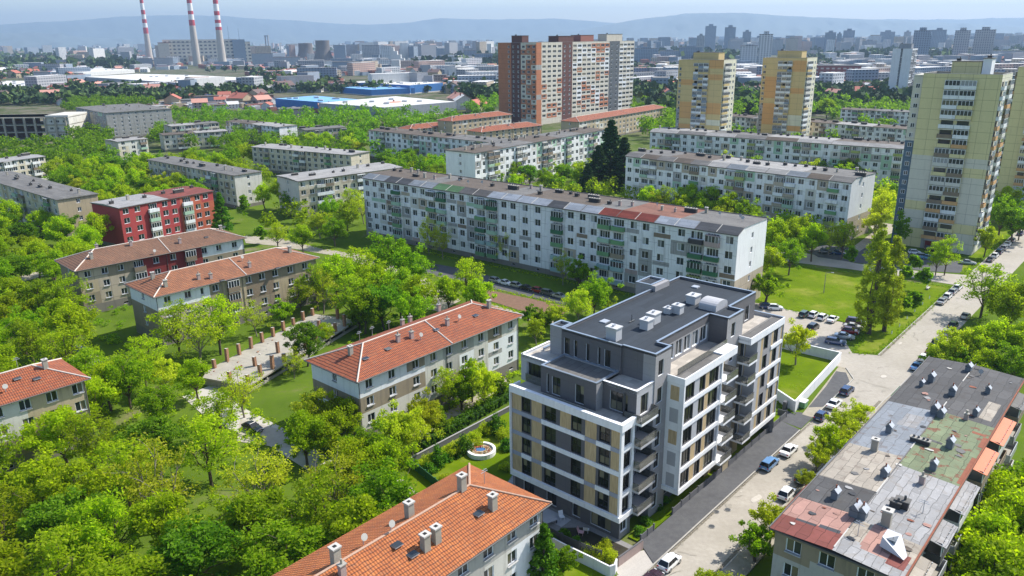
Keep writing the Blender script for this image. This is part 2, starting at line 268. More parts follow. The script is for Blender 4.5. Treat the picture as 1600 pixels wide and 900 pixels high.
# facade wall with real openings.  Runs from p0 along d (unit), outward is to the right of d.
def facade(mb, p0, d, W, z0, z1, mat, ops=(), patches=(), rev=.18, revm='frame_white'):
    n = (d[1], -d[0])
    us = sorted({0, round(W, 3)} | {round(min(max(q, 0), W), 3) for o in list(ops)+list(patches) for q in o[:2]})
    zs = sorted({round(z0, 3), round(z1, 3)} | {round(min(max(q, z0), z1), 3) for o in list(ops)+list(patches) for q in o[2:4]})
    P = lambda u, z, k=0: (p0[0]+d[0]*u-n[0]*k, p0[1]+d[1]*u-n[1]*k, z)
    for i in range(len(us)-1):
        uc = (us[i]+us[i+1])/2; col = [o for o in ops if o[0] < uc < o[1]]; pc = [o for o in patches if o[0] < uc < o[1]]
        run = None
        for j in range(len(zs)-1):
            zc = (zs[j]+zs[j+1])/2
            if any(o[2] < zc < o[3] for o in col): mm = None
            else:
                mm = mat
                for o in pc:
                    if o[2] < zc < o[3]: mm = o[4]
            if run and run[2] == mm: run[1] = zs[j+1]
            else:
                if run and run[2]: mb.poly([P(us[i], run[0]), P(us[i+1], run[0]), P(us[i+1], run[1]), P(us[i], run[1])], run[2], [(us[i], run[0]), (us[i+1], run[0]), (us[i+1], run[1]), (us[i], run[1])])
                run = [zs[j], zs[j+1], mm]
        if run and run[2]: mb.poly([P(us[i], run[0]), P(us[i+1], run[0]), P(us[i+1], run[1]), P(us[i], run[1])], run[2], [(us[i], run[0]), (us[i+1], run[0]), (us[i+1], run[1]), (us[i], run[1])])
    for o in ops:
        a, b, c, e = o[:4]
        mb.poly([P(a,c),P(a,c,rev),P(a,e,rev),P(a,e)], revm); mb.poly([P(b,c,rev),P(b,c),P(b,e),P(b,e,rev)], revm)
        mb.poly([P(a,e),P(a,e,rev),P(b,e,rev),P(b,e)], revm); mb.poly([P(a,c,rev),P(a,c),P(b,c),P(b,c,rev)], revm)
_wc = {}
def win_mb(w, h, fm, gm, nv, nh=1, ft=.07, trans=None):
    """frame and panes of a window, centred in x, base at z=0, face at y=0 (outward -y)"""
    fr, pn = MB(), MB(); hw = w/2
    fr.box(-hw, -hw+ft, -.02, .06, 0, h, fm); fr.box(hw-ft, hw, -.02, .06, 0, h, fm)
    fr.box(-hw+ft, hw-ft, -.02, .06, 0, ft, fm); fr.box(-hw+ft, hw-ft, -.02, .06, h-ft, h, fm)
    xs = np.linspace(-hw+ft/2, hw-ft/2, nv+1)
    for x in xs[1:-1]: fr.box(x-ft*.55, x+ft*.55, -.015, .055, ft, h-ft, fm)
    zs = np.linspace(ft/2, h-ft/2, nh+1) if nh != 1 else [ft/2, h-ft/2]
    for z in zs[1:-1]: fr.box(-hw+ft, hw-ft, -.01, .05, z-ft*.45, z+ft*.45, fm)
    for i in range(nv):
        for j in range(len(zs)-1):
            a, b, c, e = xs[i], xs[i+1], zs[j], zs[j+1]
            pn.poly([(a, .03, c), (b, .03, c), (b, .03, e), (a, .03, e)], gm)
    return fr, pn
def place_windows(root, wins, near=True, sill=None, name='window'):
    """wins: (x, y, z, rz, w, h, frame, glass, nv, nh[, priority]).  first 100 as parts, the rest as one stuff part"""
    R = Matrix.Translation(root.location) @ Matrix.Rotation(root.rotation_euler[2], 4, 'Z')
    cp = Vector((0, 0, CAMH))
    def pr(q):
        P = R @ Vector(q[:3]); n = Matrix.Rotation(root.rotation_euler[2]+q[3], 3, 'Z') @ Vector((0, -1, 0)); v = cp-P
        return n.dot(v.normalized())*q[4]*q[5]/v.length
    wins = sorted(wins, key=pr, reverse=True); rest = MB()
    for i, q in enumerate(wins):
        k = q[4:10]
        if k not in _wc:
            fr, pn = win_mb(*k); al = MB(); al.add(fr); al.add(pn); sb = None
            hw = q[4]/2; sb = MB(); sb.box(-hw-.06, hw+.06, -.34, .0, -.07, .0, 'sill_grey')
            _wc[k] = (fr.mesh('window'), pn.mesh('pane'), al, al.mesh('window'), sb.mesh('sill'))
        c = _wc[k]
        if i < 100:
            o = link(name, c[0] if near else c[3], root, q[:3], q[3])
            if near: link('pane', c[1], o)
            if near and sill: link('sill', c[4], o)
        else: rest.add(c[2], Matrix.Translation(q[:3]) @ Matrix.Rotation(q[3], 4, 'Z'))
    o = part(name+'s', rest, root)
    if o: o['kind'] = 'stuff'
def many(root, items, name):
    """items: (priority, MB) parts; the 100 of highest priority as parts, the rest as one stuff part"""
    items = sorted(items, key=lambda t: -t[0]); rest = MB()
    for i, (p_, mb) in enumerate(items):
        if i < 100: part(name, mb, root)
        else: rest.add(mb)
    o = part(name+'s', rest, root)
    if o: o['kind'] = 'stuff'

# street frame of the new apartment house: u along the street, v away from it
O0 = np.array([12.4, 79.8]); GA = math.radians(41.6); UD = np.array([math.sin(GA), math.cos(GA)]); VD = np.array([-math.cos(GA), math.sin(GA)]); RZ = math.radians(90-41.6)
def uv(u, v): return O0+UD*u+VD*v

# ================================================================ THE SETTING: ground, street, lawns
_fz = [0]
def flat(name, mat, pts, z, pix=True, kind='structure', thick=0.0):
    _fz[0] += 1; z += .0011*_fz[0]
    P = [at(*q) if pix else q for q in pts]
    area = sum(P[i][0]*P[(i+1) % len(P)][1]-P[(i+1) % len(P)][0]*P[i][1] for i in range(len(P)))
    if area < 0: P = P[::-1]
    mb = MB()
    if thick: mb.prism([tuple(q) for q in P], z-thick, z, mat)
    else: mb.poly([(q[0], q[1], z) for q in P], mat)
    o = struct(name, mb, kind); return o
def uvp(*a): return [uv(*q) for q in a]
# one ground sheet out to the mountains
M, n, p = newmat('ground'); geo = N(n, 'ShaderNodeNewGeometry'); P = geo.outputs['Position']
near = ramp(n, noise(n, P, .07, 8, .62), [(.3, (.055, .10, .006)), (.46, (.085, .145, .008)), (.58, (.11, .17, .012)), (.68, (.22, .18, .11))])
near = mixc(n, ramp(n, noise(n, P, 1.1, 5, .6), [(.35, 0), (.7, .6)]), near, (.10, .135, .03))
near = mixc(n, ramp(n, noise(n, P, 14, 2, .6), [(.4, 0), (.8, .5)]), near, (.03, .06, .010))
far = ramp(n, noise(n, P, .012, 9, .68), [(.32, (.035, .055, .02)), (.43, (.07, .085, .035)), (.5, (.15, .13, .10)), (.56, (.05, .075, .025)), (.66, (.19, .17, .15)), (.72, (.09, .10, .05))])
ln = N(n, 'ShaderNodeVectorMath', operation='LENGTH'); n.links.new(P, ln.inputs[0]); mr = N(n, 'ShaderNodeMapRange'); mr.inputs[1].default_value = 320; mr.inputs[2].default_value = 620; n.links.new(ln.outputs['Value'], mr.inputs[0])
n.links.new(mixc(n, mr.outputs[0], near, far), p.inputs['Base Color']); p.inputs['Roughness'].default_value = 1; p.inputs['Specular IOR Level'].default_value = .03; bump(n, p, noise(n, P, 9, 3), .08, .5); MT['ground'] = M
groundmat('soil_dark', [(.035, .03, .025), (.06, .05, .04), (.09, .075, .06), (.04, .05, .02)], s1=.5, s2=2, b=.04); groundmat('gutter_dirt', [(.16, .14, .11), (.22, .195, .155), (.30, .27, .22), (.15, .14, .10)], s1=.6, s2=2.5, b=.02)
g = MB(); K = 48; g.poly([(17000*math.cos(t), 17000*math.sin(t), 0) for t in np.linspace(0, 2*math.pi, K, False)], 'ground'); struct('ground', g)
# street, pavement, kerbs
flat('road', 'road_asphalt', uvp((-60, -11.9), (60, -11.9), (90, -13), (330, -14.5), (330, -6), (150, -5.4), (138.5, -4.9), (80, -5.0), (78, -1), (75.5, 3), (69.5, 3), (70, -2.5), (66, -5.2), (60, -5.5), (-60, -5.5)), .02, False)
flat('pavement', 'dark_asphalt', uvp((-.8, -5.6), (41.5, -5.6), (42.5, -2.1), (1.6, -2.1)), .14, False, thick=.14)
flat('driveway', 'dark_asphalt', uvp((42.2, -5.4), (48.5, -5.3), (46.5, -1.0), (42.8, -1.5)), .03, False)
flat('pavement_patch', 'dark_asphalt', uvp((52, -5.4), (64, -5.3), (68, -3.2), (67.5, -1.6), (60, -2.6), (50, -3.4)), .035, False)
flat('pavement_far', 'path_pale', uvp((47, -5.4), (66, -5.2), (70, -2.5), (70, -1.2), (47, -3.6)), .03, False)
flat('pavement_near', 'gravel_pale', uvp((-30, -5.6), (-.8, -5.6), (.8, -3.2), (-1, -2.2), (-30, -2.4)), .05, False)
flat('pavement_right', 'path_pale', uvp((-60, -14.6), (62, -14.2), (78, -15.3), (90, -15.6), (90, -13.1), (60, -12), (-60, -12)), .12, False, thick=.12)
kb = MB()
for a, b in (((-60, -5.5), (41.5, -5.5)), ((47, -5.4), (66, -5.2)), ((66, -5.2), (70, -2.5)), ((80, -5.0), (138.5, -4.9)), ((150, -5.4), (330, -6)), ((-60, -11.95), (60, -11.95)), ((60, -11.95), (90, -13.05))):
    A, B = uv(*a), uv(*b); d = B-A; L = np.linalg.norm(d); d /= L; q = np.array([-d[1], d[0]])*.09
    k = int(L/2)+1
    kb.prism([tuple(A-q), tuple(A+d*L-q), tuple(A+d*L+q), tuple(A+q)], 0, .17, 'kerb')
struct('kerbs', kb)
flat('gutter_dirt', 'gutter_dirt', uvp((-40, -5.95), (41.5, -5.9), (60, -6.0), (60, -5.6), (41.5, -5.6), (-40, -5.6)), .021, False)
flat('gutter_dirt', 'gutter_dirt', uvp((80, -5.5), (138, -5.3), (138, -5.05), (80, -5.12)), .021, False)
flat('gutter_dirt', 'gutter_dirt', uvp((-40, -11.8), (60, -11.8), (60, -11.3), (-40, -11.4)), .021, False)
# car park, T-junction, far cross street, court before the tower
flat('parking_lot', 'lot_asphalt', uvp((75.5, 3), (77.8, -1), (82, 1.6), (93.7, 6), (94.5, 22), (93, 34), (74, 34), (72, 11.5), (70, 3)), .025, False)
flat('cross_street', 'lot_asphalt', [(1496, 446), (1440, 437), (1330, 421), (1240, 410), (1150, 398), (1150, 385), (1260, 396), (1290, 402), (1340, 412), (1445, 425), (1510, 430), (1520, 440)], .03)
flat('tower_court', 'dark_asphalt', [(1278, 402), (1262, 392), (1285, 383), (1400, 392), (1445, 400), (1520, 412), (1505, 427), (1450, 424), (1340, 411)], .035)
flat('lane_by_long_block', 'dark_asphalt', [(640, 405), (700, 416), (760, 430), (830, 450), (900, 469), (893, 479), (828, 464), (755, 449), (690, 434), (632, 420)], .03)  # the long block's shade is put into this lane's dark colour
flat('soil_bed', 'soil', [(755, 452), (830, 467), (893, 482), (868, 498), (815, 486), (752, 466), (735, 458)], .03)
flat('path_by_soil', 'path_pale', [(735, 466), (752, 470), (815, 490), (868, 502), (860, 508), (800, 495), (745, 480)], .035)
flat('park_lawn', 'lawn', [(1188, 400), (1240, 416), (1340, 428), (1430, 442), (1488, 449), (1400, 527), (1368, 553), (1335, 552), (1352, 520), (1320, 504), (1219, 481), (1185, 470)], .02)
flat('verge_by_tower', 'lawn', [(1502, 428), (1560, 383), (1598, 350), (1570, 340), (1535, 385), (1505, 412)], .04)
flat('fenced_lawn', 'lawn', uvp((49.6, 2.3), (47.1, -2.2), (72, -.6), (71.5, 10.4), (52, 9)), .03, False)
flat('verge_along_long_block', 'grass', [(575, 372), (700, 402), (870, 437), (985, 462), (975, 474), (900, 469), (760, 431), (640, 406), (580, 386)], .02)
flat('path_by_park_trees', 'path_pale', [(1355, 345), (1405, 352), (1400, 362), (1375, 372), (1340, 395), (1325, 392), (1365, 362)], .04)
for nm, pp, mt in (('lane_left', [(0, 440), (60, 424), (108, 415), (108, 422), (62, 433), (0, 450)], 'path_pale'), ('lane_by_red_block', [(380, 368), (440, 372), (500, 388), (590, 402), (600, 412), (500, 396), (430, 384), (384, 380)], 'path_pale'), ('yard_left', [(115, 556), (150, 552), (175, 575), (150, 590), (95, 600), (60, 590)], 'path_pale'),
                   ('yard_by_ruin', [(335, 600), (385, 640), (440, 668), (520, 720), (480, 735), (410, 690), (330, 660), (285, 620)], 'gravel_pale'), ('garden_path', [(600, 700), (700, 642), (790, 590), (800, 597), (712, 652), (612, 712)], 'path_pale'), ('path_near_roof', [(610, 745), (640, 752), (665, 770), (650, 785), (622, 768)], 'path_pale'), ('lane_in_wood', [(375, 655), (470, 680), (500, 700), (440, 700), (370, 690)], 'lot_asphalt'),
                   ('lane_mid', [(560, 395), (650, 425), (720, 470), (700, 480), (630, 440), (545, 405)], 'path_pale'), ('clearing', [(660, 462), (705, 468), (700, 490), (650, 480)], 'path_pale')):
    flat(nm, mt, pp, .032)
flat('garden_lawn', 'lawn', [(640, 722), (648, 717), (799, 640), (815, 700), (815, 745), (760, 775), (690, 800), (630, 752)], .03)
flat('rear_pavement', 'felt_bluegrey', uvp((-3, 17), (30, 17), (30, 19.6), (3, 19.6), (0, 18.4), (-3, 18.6)), .06, False)
flat('side_yard', 'gravel_grey', uvp((-4.8, -2.5), (0.6, -2.2), (.6, 17), (-4.8, 17)), .05, False)
flat('side_yard_paving', 'render_lightgrey', uvp((-2.0, 7), (0, 7), (0, 16.5), (-2.0, 16.5)), .07, False)
flat('front_garden_strip', 'lawn', uvp((1.6, -2), (44, -2), (44, -.4), (1.6, -.4)), .16, False, thick=.15)
flat('yard_soil', 'soil_dark', uvp((-4.5, -2.2), (-.2, -2.0), (-.4, 5), (-2.2, 7), (-4.6, 6)), .06, False)
flat('near_lawn', 'lawn', [(850, 838), (962, 896), (990, 960), (820, 960)], .03)

# ================================================================ the new apartment house
NB = thing('apartment_house', 'new grey, white and wood-clad apartment house with dark flat roof beside the street', 'apartment house', O0, RZ)
def bandbox(mb, face, a, b, z0, z1, m, pr=.12, pl=0.0):
    """proud band on a facade. face 'L': plane x=pl facing -x, a..b are y;  'R': plane y=pl facing -y, a..b are x"""
    if face == 'L': mb.box(pl-pr, pl-.002, a, b, z0, z1, m)
    else: mb.box(a, b, pl-pr, pl-.002, z0, z1, m)
wl, wins = MB(), []
LV = [3.0, 6.0, 9.0, 12.0]
# left facade
cols = [(1.6, 3.1), (5.7, 7.2), (9.6, 11.4), (13.7, 15.1)]
H16 = 16.8
ops = []
for z in LV:
    for a, b in cols:
        ops.append((H16-b, H16-a, z+.75, z+2.85)); wins.append((.16, (a+b)/2, z+.75, -math.pi/2, b-a, 2.1, 'frame_dark', 'glass_new', 2, 2))
pt = [(H16-b, H16-a, 3.6, 14.95, 'wood_clad') for a, b in ((.15, 1.4), (3.5, 5.15), (11.85, 13.5), (15.2, 16.75))]+[(H16-8.95, H16-7.3, 12.6, 14.95, 'wood_clad')]
facade(wl, (0, 16.8), (0, -1), 16.8, 3, 15.3, 'render_grey', ops, pt, .18, 'frame_dark')
bd = MB()
for z, wh in ((12, ((1.42, 3.48), (5.17, 11.83))), (9, ((.15, 11.83),)), (6, ((1.42, 3.48), (5.17, 11.83), (13.52, 15.18)))):
    for a, b in wh: bandbox(bd, 'L', a, b, z-.02, z+.6, 'render_white')
    rest, cur = [], .15
    for a, b in sorted(wh)+[(16.8, 16.8)]:
        if a-cur > .1: rest.append((cur+.01, a-.01))
        cur = b
    for a, b in rest: bandbox(bd, 'L', a, b, z, z+.55, 'cool_grey', .06)
part('spandrel_band', bd, NB)
fr = MB()   # big white frame of the corner block
fr.box(-.35, -.002, -.3, 16.95, 14.93, 15.9, 'render_white'); fr.box(-.35, -.002, -.3, 16.95, 2.95, 3.65, 'render_white')
fr.box(-.14, -.004, -.12, .14, 3.65, 14.93, 'render_white'); fr.box(-.002, 2.6, -.3, -.004, 14.93, 15.9, 'render_white'); fr.box(-.002, 2.6, -.3, -.004, 2.95, 3.65, 'render_white')
fr.box(-.004, .42, -.12, -.004, 3.65, 14.93, 'render_white'); fr.box(2.15, 2.6, -.12, -.004, 3.65, 14.93, 'render_white')
for z in LV[1:]: fr.box(.42, 2.15, -.1, -.004, z, z+.6, 'render_white')
fr.box(-.35, -.002, 16.8, 16.95, 3.65, 14.93, 'render_white')
part('white_frame', fr, NB)
# return of the corner block
ops = []
for z in LV: ops.append((.6, 1.9, z+.8, z+2.75)); wins.append((1.25, .16, z+.8, 0, 1.3, 1.95, 'frame_dark', 'glass_new', 2, 1))
facade(wl, (0, 0), (1, 0), 2.5, 3, 15.3, 'render_lightgrey', ops, (), .18, 'frame_dark')
facade(wl, (2.5, 0), (0, 1), 1.6, 0, 15.3, 'render_midgrey')
# balcony bay
ops = []
for z in LV+[15.0]: ops.append((.9, 3.2, z+.1, z+2.5)); wins.append((2.5+2.05, 1.76, z+.1, 0, 2.3, 2.4, 'frame_dark', 'glass_new', 3, 1))
facade(wl, (2.5, 1.6), (1, 0), 4.1, 0, 18.3, 'render_grey', ops)
facade(wl, (6.6, 1.6), (0, -1), 1.7, 0, 22.3, 'render_midgrey')
def balcony(u0, u1, y0, y1, z, slab='render_white', rail='glass_rail', left=True, right=True):
    b = MB(); b.box(u0, u1, y0, y1, z-.22, z+.06, slab); o = part('balcony', b, NB)
    r = MB(); r.box(u0+.03, u1-.03, y0+.02, y0+.06, z+.07, z+1.05, rail); r.box(u0, u1, y0, y0+.08, z+1.05, z+1.1, 'metal_dark')
    for s, xx in ((left, u0+.02), (right, u1-.06)):
        if s: r.box(xx, xx+.04, y0+.09, y1-.05, z+.07, z+1.05, rail); r.box(xx-.01, xx+.05, y0+.09, y1-.05, z+1.05, z+1.1, 'metal_dark')
    part('railing', r, o)
for z in LV+[15.0]: balcony(2.62, 6.3, -1.0, 1.58, z, 'render_lightgrey' if z < 15 else 'render_white')
# grey stair tower 1 (rises to the penthouse) and 2
ops = []
for z in [0.3]+LV+[15, 18.6]:
    h = 2.0 if z > 1 else 2.1; ops.append((.7, 1.9, z+.7, z+.7+h)); wins.append((6.6+1.3, .06, z+.7, 0, 1.2, h, 'frame_dark', 'glass_new', 2, 1))
facade(wl, (6.6, -.1), (1, 0), 3.6, 0, 22.3, 'render_midgrey', ops)
ops = []
for z in [0.3]+LV+[15, 18.6]: ops.append((1.3, 2.5, z+.7, z+2.7)); wins.append((23.2+1.9, -.74, z+.7, 0, 1.2, 2.0, 'frame_dark', 'glass_new', 2, 1))
facade(wl, (23.2, -.9), (1, 0), 4.7, 0, 22.3, 'render_midgrey', ops)
# block with five storeys of white frames
def bigblock(x0, x1, y, pc, wc, bands, zt=18.9, depth=2.3):
    W = x1-x0; ops, pts = [], []
    for z in LV+[15.0]:
        for a, b in wc: ops.append((a-x0, b-x0, z+.65, z+2.75)); wins.append(((a+b)/2, y+.16, z+.65, 0, b-a, 2.1, 'frame_dark', 'glass_new', 3 if b-a > 1.9 else 2, 1))
    for a, b, c, e, mm in pc: pts.append((a-x0, b-x0, c, e, mm))
    facade(wl, (x0, y), (1, 0), W, 3, zt-.4, 'render_lightgrey', ops, pts, .18, 'render_grey')
pcB = [(9.62, 9.9, 3.6, 12, 'wood_clad'), (15.05, 15.98, 3.6, 18, 'wood_clad'), (12.25, 13.4, 3.6, 9, 'wood_clad')]
bigblock(9.6, 19.5, -2.4, pcB, [(9.95, 12.2), (13.5, 15.0), (16.0, 18.5)], None)
facade(wl, (9.6, -.1), (0, -1), 2.3, 3, 18.5, 'render_white', [], [(.5, 1.7, z+.7, z+2.6, 'wood_clad' if z in (9.0, 15.0) else 'render_lightgrey') for z in LV+[15.0]])
wb = MB()
wb.box(9.45, 19.5, -2.55, -2.402, 17.9, 18.9, 'render_white'); wb.box(9.45, 9.598, -2.402, -.1, 17.9, 18.9, 'render_white'); wb.box(9.45, 19.5, -2.55, -2.402, 2.95, 3.6, 'render_white'); wb.box(9.45, 9.598, -2.402, -.1, 2.95, 3.6, 'render_white')
wb.box(9.45, 9.75, -2.53, -2.402, 3.6, 17.9, 'render_white'); wb.box(19.2, 19.5, -2.53, -2.402, 3.6, 17.9, 'render_white'); wb.box(19.5, 23.3, -2.55, -.95, 17.9, 18.9, 'render_white')
for z in LV[1:]+[15.0]: wb.box(9.75, 19.2, -2.53, -2.402, z, z+.55, 'render_white')
part('white_frame', wb, NB)
for z in LV+[15.0]: balcony(19.6, 22.9, -3.1, -.95, z, 'render_white', left=False)
ops = []
for z in LV+[15.0]: ops.append((.8, 2.6, z+.1, z+2.4)); wins.append((19.5+1.7, -.74, z+.1, 0, 1.8, 2.3, 'frame_dark', 'glass_new', 2, 1))
facade(wl, (19.5, -.9), (1, 0), 3.7, 0, 18.5, 'wood_clad', ops); facade(wl, (19.5, -2.4), (0, 1), 1.5, 3, 18.5, 'render_lightgrey')
pcD = [(30.65, 31.4, 3.6, 18, 'wood_clad'), (34.1, 34.75, 3.6, 18, 'wood_clad'), (37.3, 37.8, 3.6, 18, 'wood_clad'), (31.4, 34.05, 3.6, 17.9, 'render_midgrey')]
bigblock(29.5, 38.0, -2.6, pcD, [(31.6, 33.0), (34.85, 36.3)], None)
facade(wl, (26.9, -.9), (1, 0), 2.6, 0, 18.5, 'wood_clad', [(1.0, 2.3, z+.1, z+2.4) for z in LV+[15.0]])
for z in LV+[15.0]: wins.append((26.9+1.65, -.74, z+.1, 0, 1.3, 2.3, 'frame_dark', 'glass_new', 2, 1)); balcony(26.95, 29.5, -2.75, -.95, z, 'render_white', right=False)
facade(wl, (29.5, -2.6), (0, 1), 1.7, 3, 18.5, 'render_lightgrey'); 
wd = MB()
wd.box(26.9, 38.05, -2.75, -2.602, 17.9, 18.9, 'render_white'); wd.box(26.9, 27.05, -2.602, -.95, 17.9, 18.9, 'render_white'); wd.box(26.9, 29.5, -2.6, -.95, 18.3, 18.5, 'render_white'); wd.box(29.3, 38.05, -2.75, -2.602, 2.95, 3.6, 'render_white')
for z in (15.0, 9.0): wd.box(34.05, 37.9, -2.72, -2.602, z, z+.55, 'render_white')
for z in (12.0, 6.0): wd.box(29.5, 37.9, -2.72, -2.602, z, z+.55, 'render_white')
wd.box(37.9, 38.05, -2.72, -2.602, 3.6, 17.9, 'render_lightgrey')
part('white_frame', wd, NB)
# far end, rear, ground storey, soffits
facade(wl, (38, -2.6), (0, 1), 19.4, 0, 18.5, 'render_midgrey', [(6+k*4, 7.5+k*4, z+.7, z+2.5) for k in range(3) for z in LV])
for k in range(3):
    for z in LV: wins.append((37.84, -2.6+6.75+k*4, z+.7, math.pi/2, 1.5, 1.8, 'frame_dark', 'glass_new', 2, 1))
ops = [(2+k*4.2, 3.8+k*4.2, z+.7, z+2.7) for k in range(9) for z in LV]
facade(wl, (38, 16.8), (-1, 0), 38, 0, 15.3, 'render_lightgrey', ops); facade(wl, (38, 16.8), (-1, 0), 31.7, 15.3, 18.5, 'render_lightgrey')
for k in range(9):
    for z in LV: wins.append((38-2.9-k*4.2, 16.64, z+.7, math.pi, 1.8, 2.0, 'frame_dark', 'glass_new', 2, 1))
gops = [(H16-b, H16-a, .5, 2.5) for a, b in ((1.4, 4.4), (6.0, 7.2), (9.8, 11.4), (13.5, 15.3))]
facade(wl, (.5, 16.8), (0, -1), 16.6, 0, 3, 'render_grey', gops)
for a, b in ((1.4, 4.4), (6.0, 7.2), (9.8, 11.4), (13.5, 15.3)): wins.append((.66, (a+b)/2, .5, -math.pi/2, b-a, 2.0, 'frame_dark', 'glass_new', 3 if b-a > 2 else 2, 1))
facade(wl, (.5, .2), (1, 0), 2.0, 0, 3, 'render_midgrey', [(.3, 1.7, .8, 2.6)]); wins.append((1.5, .36, .8, 0, 1.4, 1.8, 'frame_white', 'glass_new', 2, 1))
facade(wl, (9.6, .4), (1, 0), 13.6, 0, 3, 'slate_panel', [(1+k*2.6, 2.6+k*2.6, 1.1, 2.2) for k in range(5)]); facade(wl, (26.9, .4), (1, 0), 11.1, 0, 3, 'slate_panel', [(1+k*2.6, 2.6+k*2.6, 1.1, 2.2) for k in range(4)])
for x0, k_ in ((9.6, 5), (26.9, 4)):
    for k in range(k_): wins.append((x0+1.8+k*2.6, .56, 1.1, 0, 1.6, 1.1, 'frame_dark', 'glass_new', 2, 1))
for a, b, c, e in ((0, 2.5, 0, 16.8), (2.5, 9.6, 1.6, 16.8), (9.6, 19.5, -2.4, 1), (19.5, 29.5, -.9, 1), (29.5, 38, -2.6, 1)): wl.poly([(a, c, 3.0), (a, e, 3.0), (b, e, 3.0), (b, c, 3.0)], 'render_midgrey')
# setback storey
facade(wl, (1.6, 13.3), (0, -1), 8.5, 15.3, 18.9, 'render_grey', [(13.3-11.5, 13.3-10.2, 15.6, 18.0), (13.3-7.9, 13.3-6.6, 15.6, 18.0), (13.3-12.35, 13.3-12.0, 15.6, 18.1)])
wins += [(1.76, 10.85, 15.6, -math.pi/2, 1.3, 2.4, 'frame_dark', 'glass_new', 2, 2), (1.76, 7.25, 15.6, -math.pi/2, 1.3, 2.4, 'frame_dark', 'glass_new', 2, 2), (1.76, 12.17, 15.6, -math.pi/2, .35, 2.5, 'frame_dark', 'glass_new', 1, 1)]
facade(wl, (1.6, 4.8), (1, 0), 1.3, 15.3, 18.9, 'render_midgrey'); facade(wl, (6.3, 13.3), (-1, 0), 4.7, 15.3, 18.9, 'render_grey')
facade(wl, (2.9, 4.8), (0, -1), 4.8, 15.3, 18.9, 'render_grey', [(1.1, 3.6, 15.6, 18.0)]); wins.append((3.06, 2.45, 15.6, -math.pi/2, 2.5, 2.4, 'frame_dark', 'glass_new', 3, 2))
facade(wl, (2.9, 0), (1, 0), 3.7, 15.3, 18.9, 'render_lightgrey', [(.9, 2.6, 15.5, 18.0)]); wins.append((4.65, .16, 15.5, 0, 1.7, 2.5, 'frame_dark', 'glass_new', 3, 1))
facade(wl, (2.9, 17.7), (0, -1), 4.4, 15.3, 18.9, 'render_lightgrey', [(.9, 4.2, 15.5, 18.1)], rev=.5); wins.append((3.4, 15.15, 15.5, -math.pi/2, 3.3, 2.6, 'frame_dark', 'glass_new', 4, 1))
facade(wl, (8.7, 17.7), (-1, 0), 5.8, 15.3, 18.9, 'render_lightgrey')
# penthouse
PH = [(6.3, 4.6), (6.6, 4.6), (6.6, -.1), (10.2, -.1), (10.2, 1.9), (23.5, 1.9), (23.5, -.9), (27.9, -.9), (27.9, 1.2), (36.2, 1.2), (36.2, 13.7), (6.3, 13.7)]
def edgewall(a, b, z0, z1, mat, ops=()):
    d = np.array(b, float)-a; L = np.linalg.norm(d); d /= L; facade(wl, a, tuple(d), float(L), z0, z1, mat, ops)
facade(wl, (6.3, 13.7), (0, -1), 9.1, 18.4, 22.3, 'render_grey', [(s, s+w_, 19.0, 21.3) for s, w_ in ((.4, .9), (2.0, .5), (3.9, .5), (5.7, .4), (6.7, .9))])
for s, w_ in ((.4, .9), (2.0, .5), (3.9, .5), (5.7, .4), (6.7, .9)): wins.append((6.46, 13.7-s-w_/2, 19.0, -math.pi/2, w_, 2.3, 'frame_dark', 'glass_new', 2 if w_ > .6 else 1, 1))
edgewall((6.6, 4.6), (6.6, 1.6), 18.4, 22.3, 'render_grey'); wl.poly([(6.3,4.6,18.4),(6.6,4.6,18.4),(6.6,4.6,22.3),(6.3,4.6,22.3)], 'render_grey')
edgewall((10.2, -.1), (10.2, 1.9), 18.4, 22.3, 'render_midgrey')
tops = [(.3+k*2.15, 2.1+k*2.15, 18.9, 21.0) for k in range(6)]
facade(wl, (10.2, 1.9), (1, 0), 13.3, 18.4, 22.3, 'render_midgrey', tops, [(0, 13.3, 21.2, 22.3, 'render_grey')])
for k in range(6): wins.append((10.2+1.2+k*2.15, 2.06, 18.9, 0, 1.8, 2.1, 'frame_white', 'glass_old', 2, 1))
edgewall((23.5, 1.9), (23.5, -.9), 18.4, 22.3, 'render_grey'); edgewall((27.9, -.9), (27.9, 1.2), 18.4, 22.3, 'render_midgrey')
facade(wl, (27.9, 1.2), (1, 0), 8.3, 18.4, 22.3, 'render_grey', [(1.5, 3.3, 18.7, 20.9), (5.2, 6.6, 18.7, 20.9)]); wins += [(30.3, 1.36, 18.7, 0, 1.8, 2.2, 'frame_dark', 'glass_new', 2, 1), (33.8, 1.36, 18.7, 0, 1.4, 2.2, 'frame_dark', 'glass_new', 2, 1)]
edgewall((36.2, 1.2), (36.2, 13.7), 18.4, 22.3, 'render_midgrey'); edgewall((36.2, 13.7), (6.3, 13.7), 18.4, 22.3, 'render_midgrey')
part('wall', wl, NB)
place_windows(NB, wins, True)
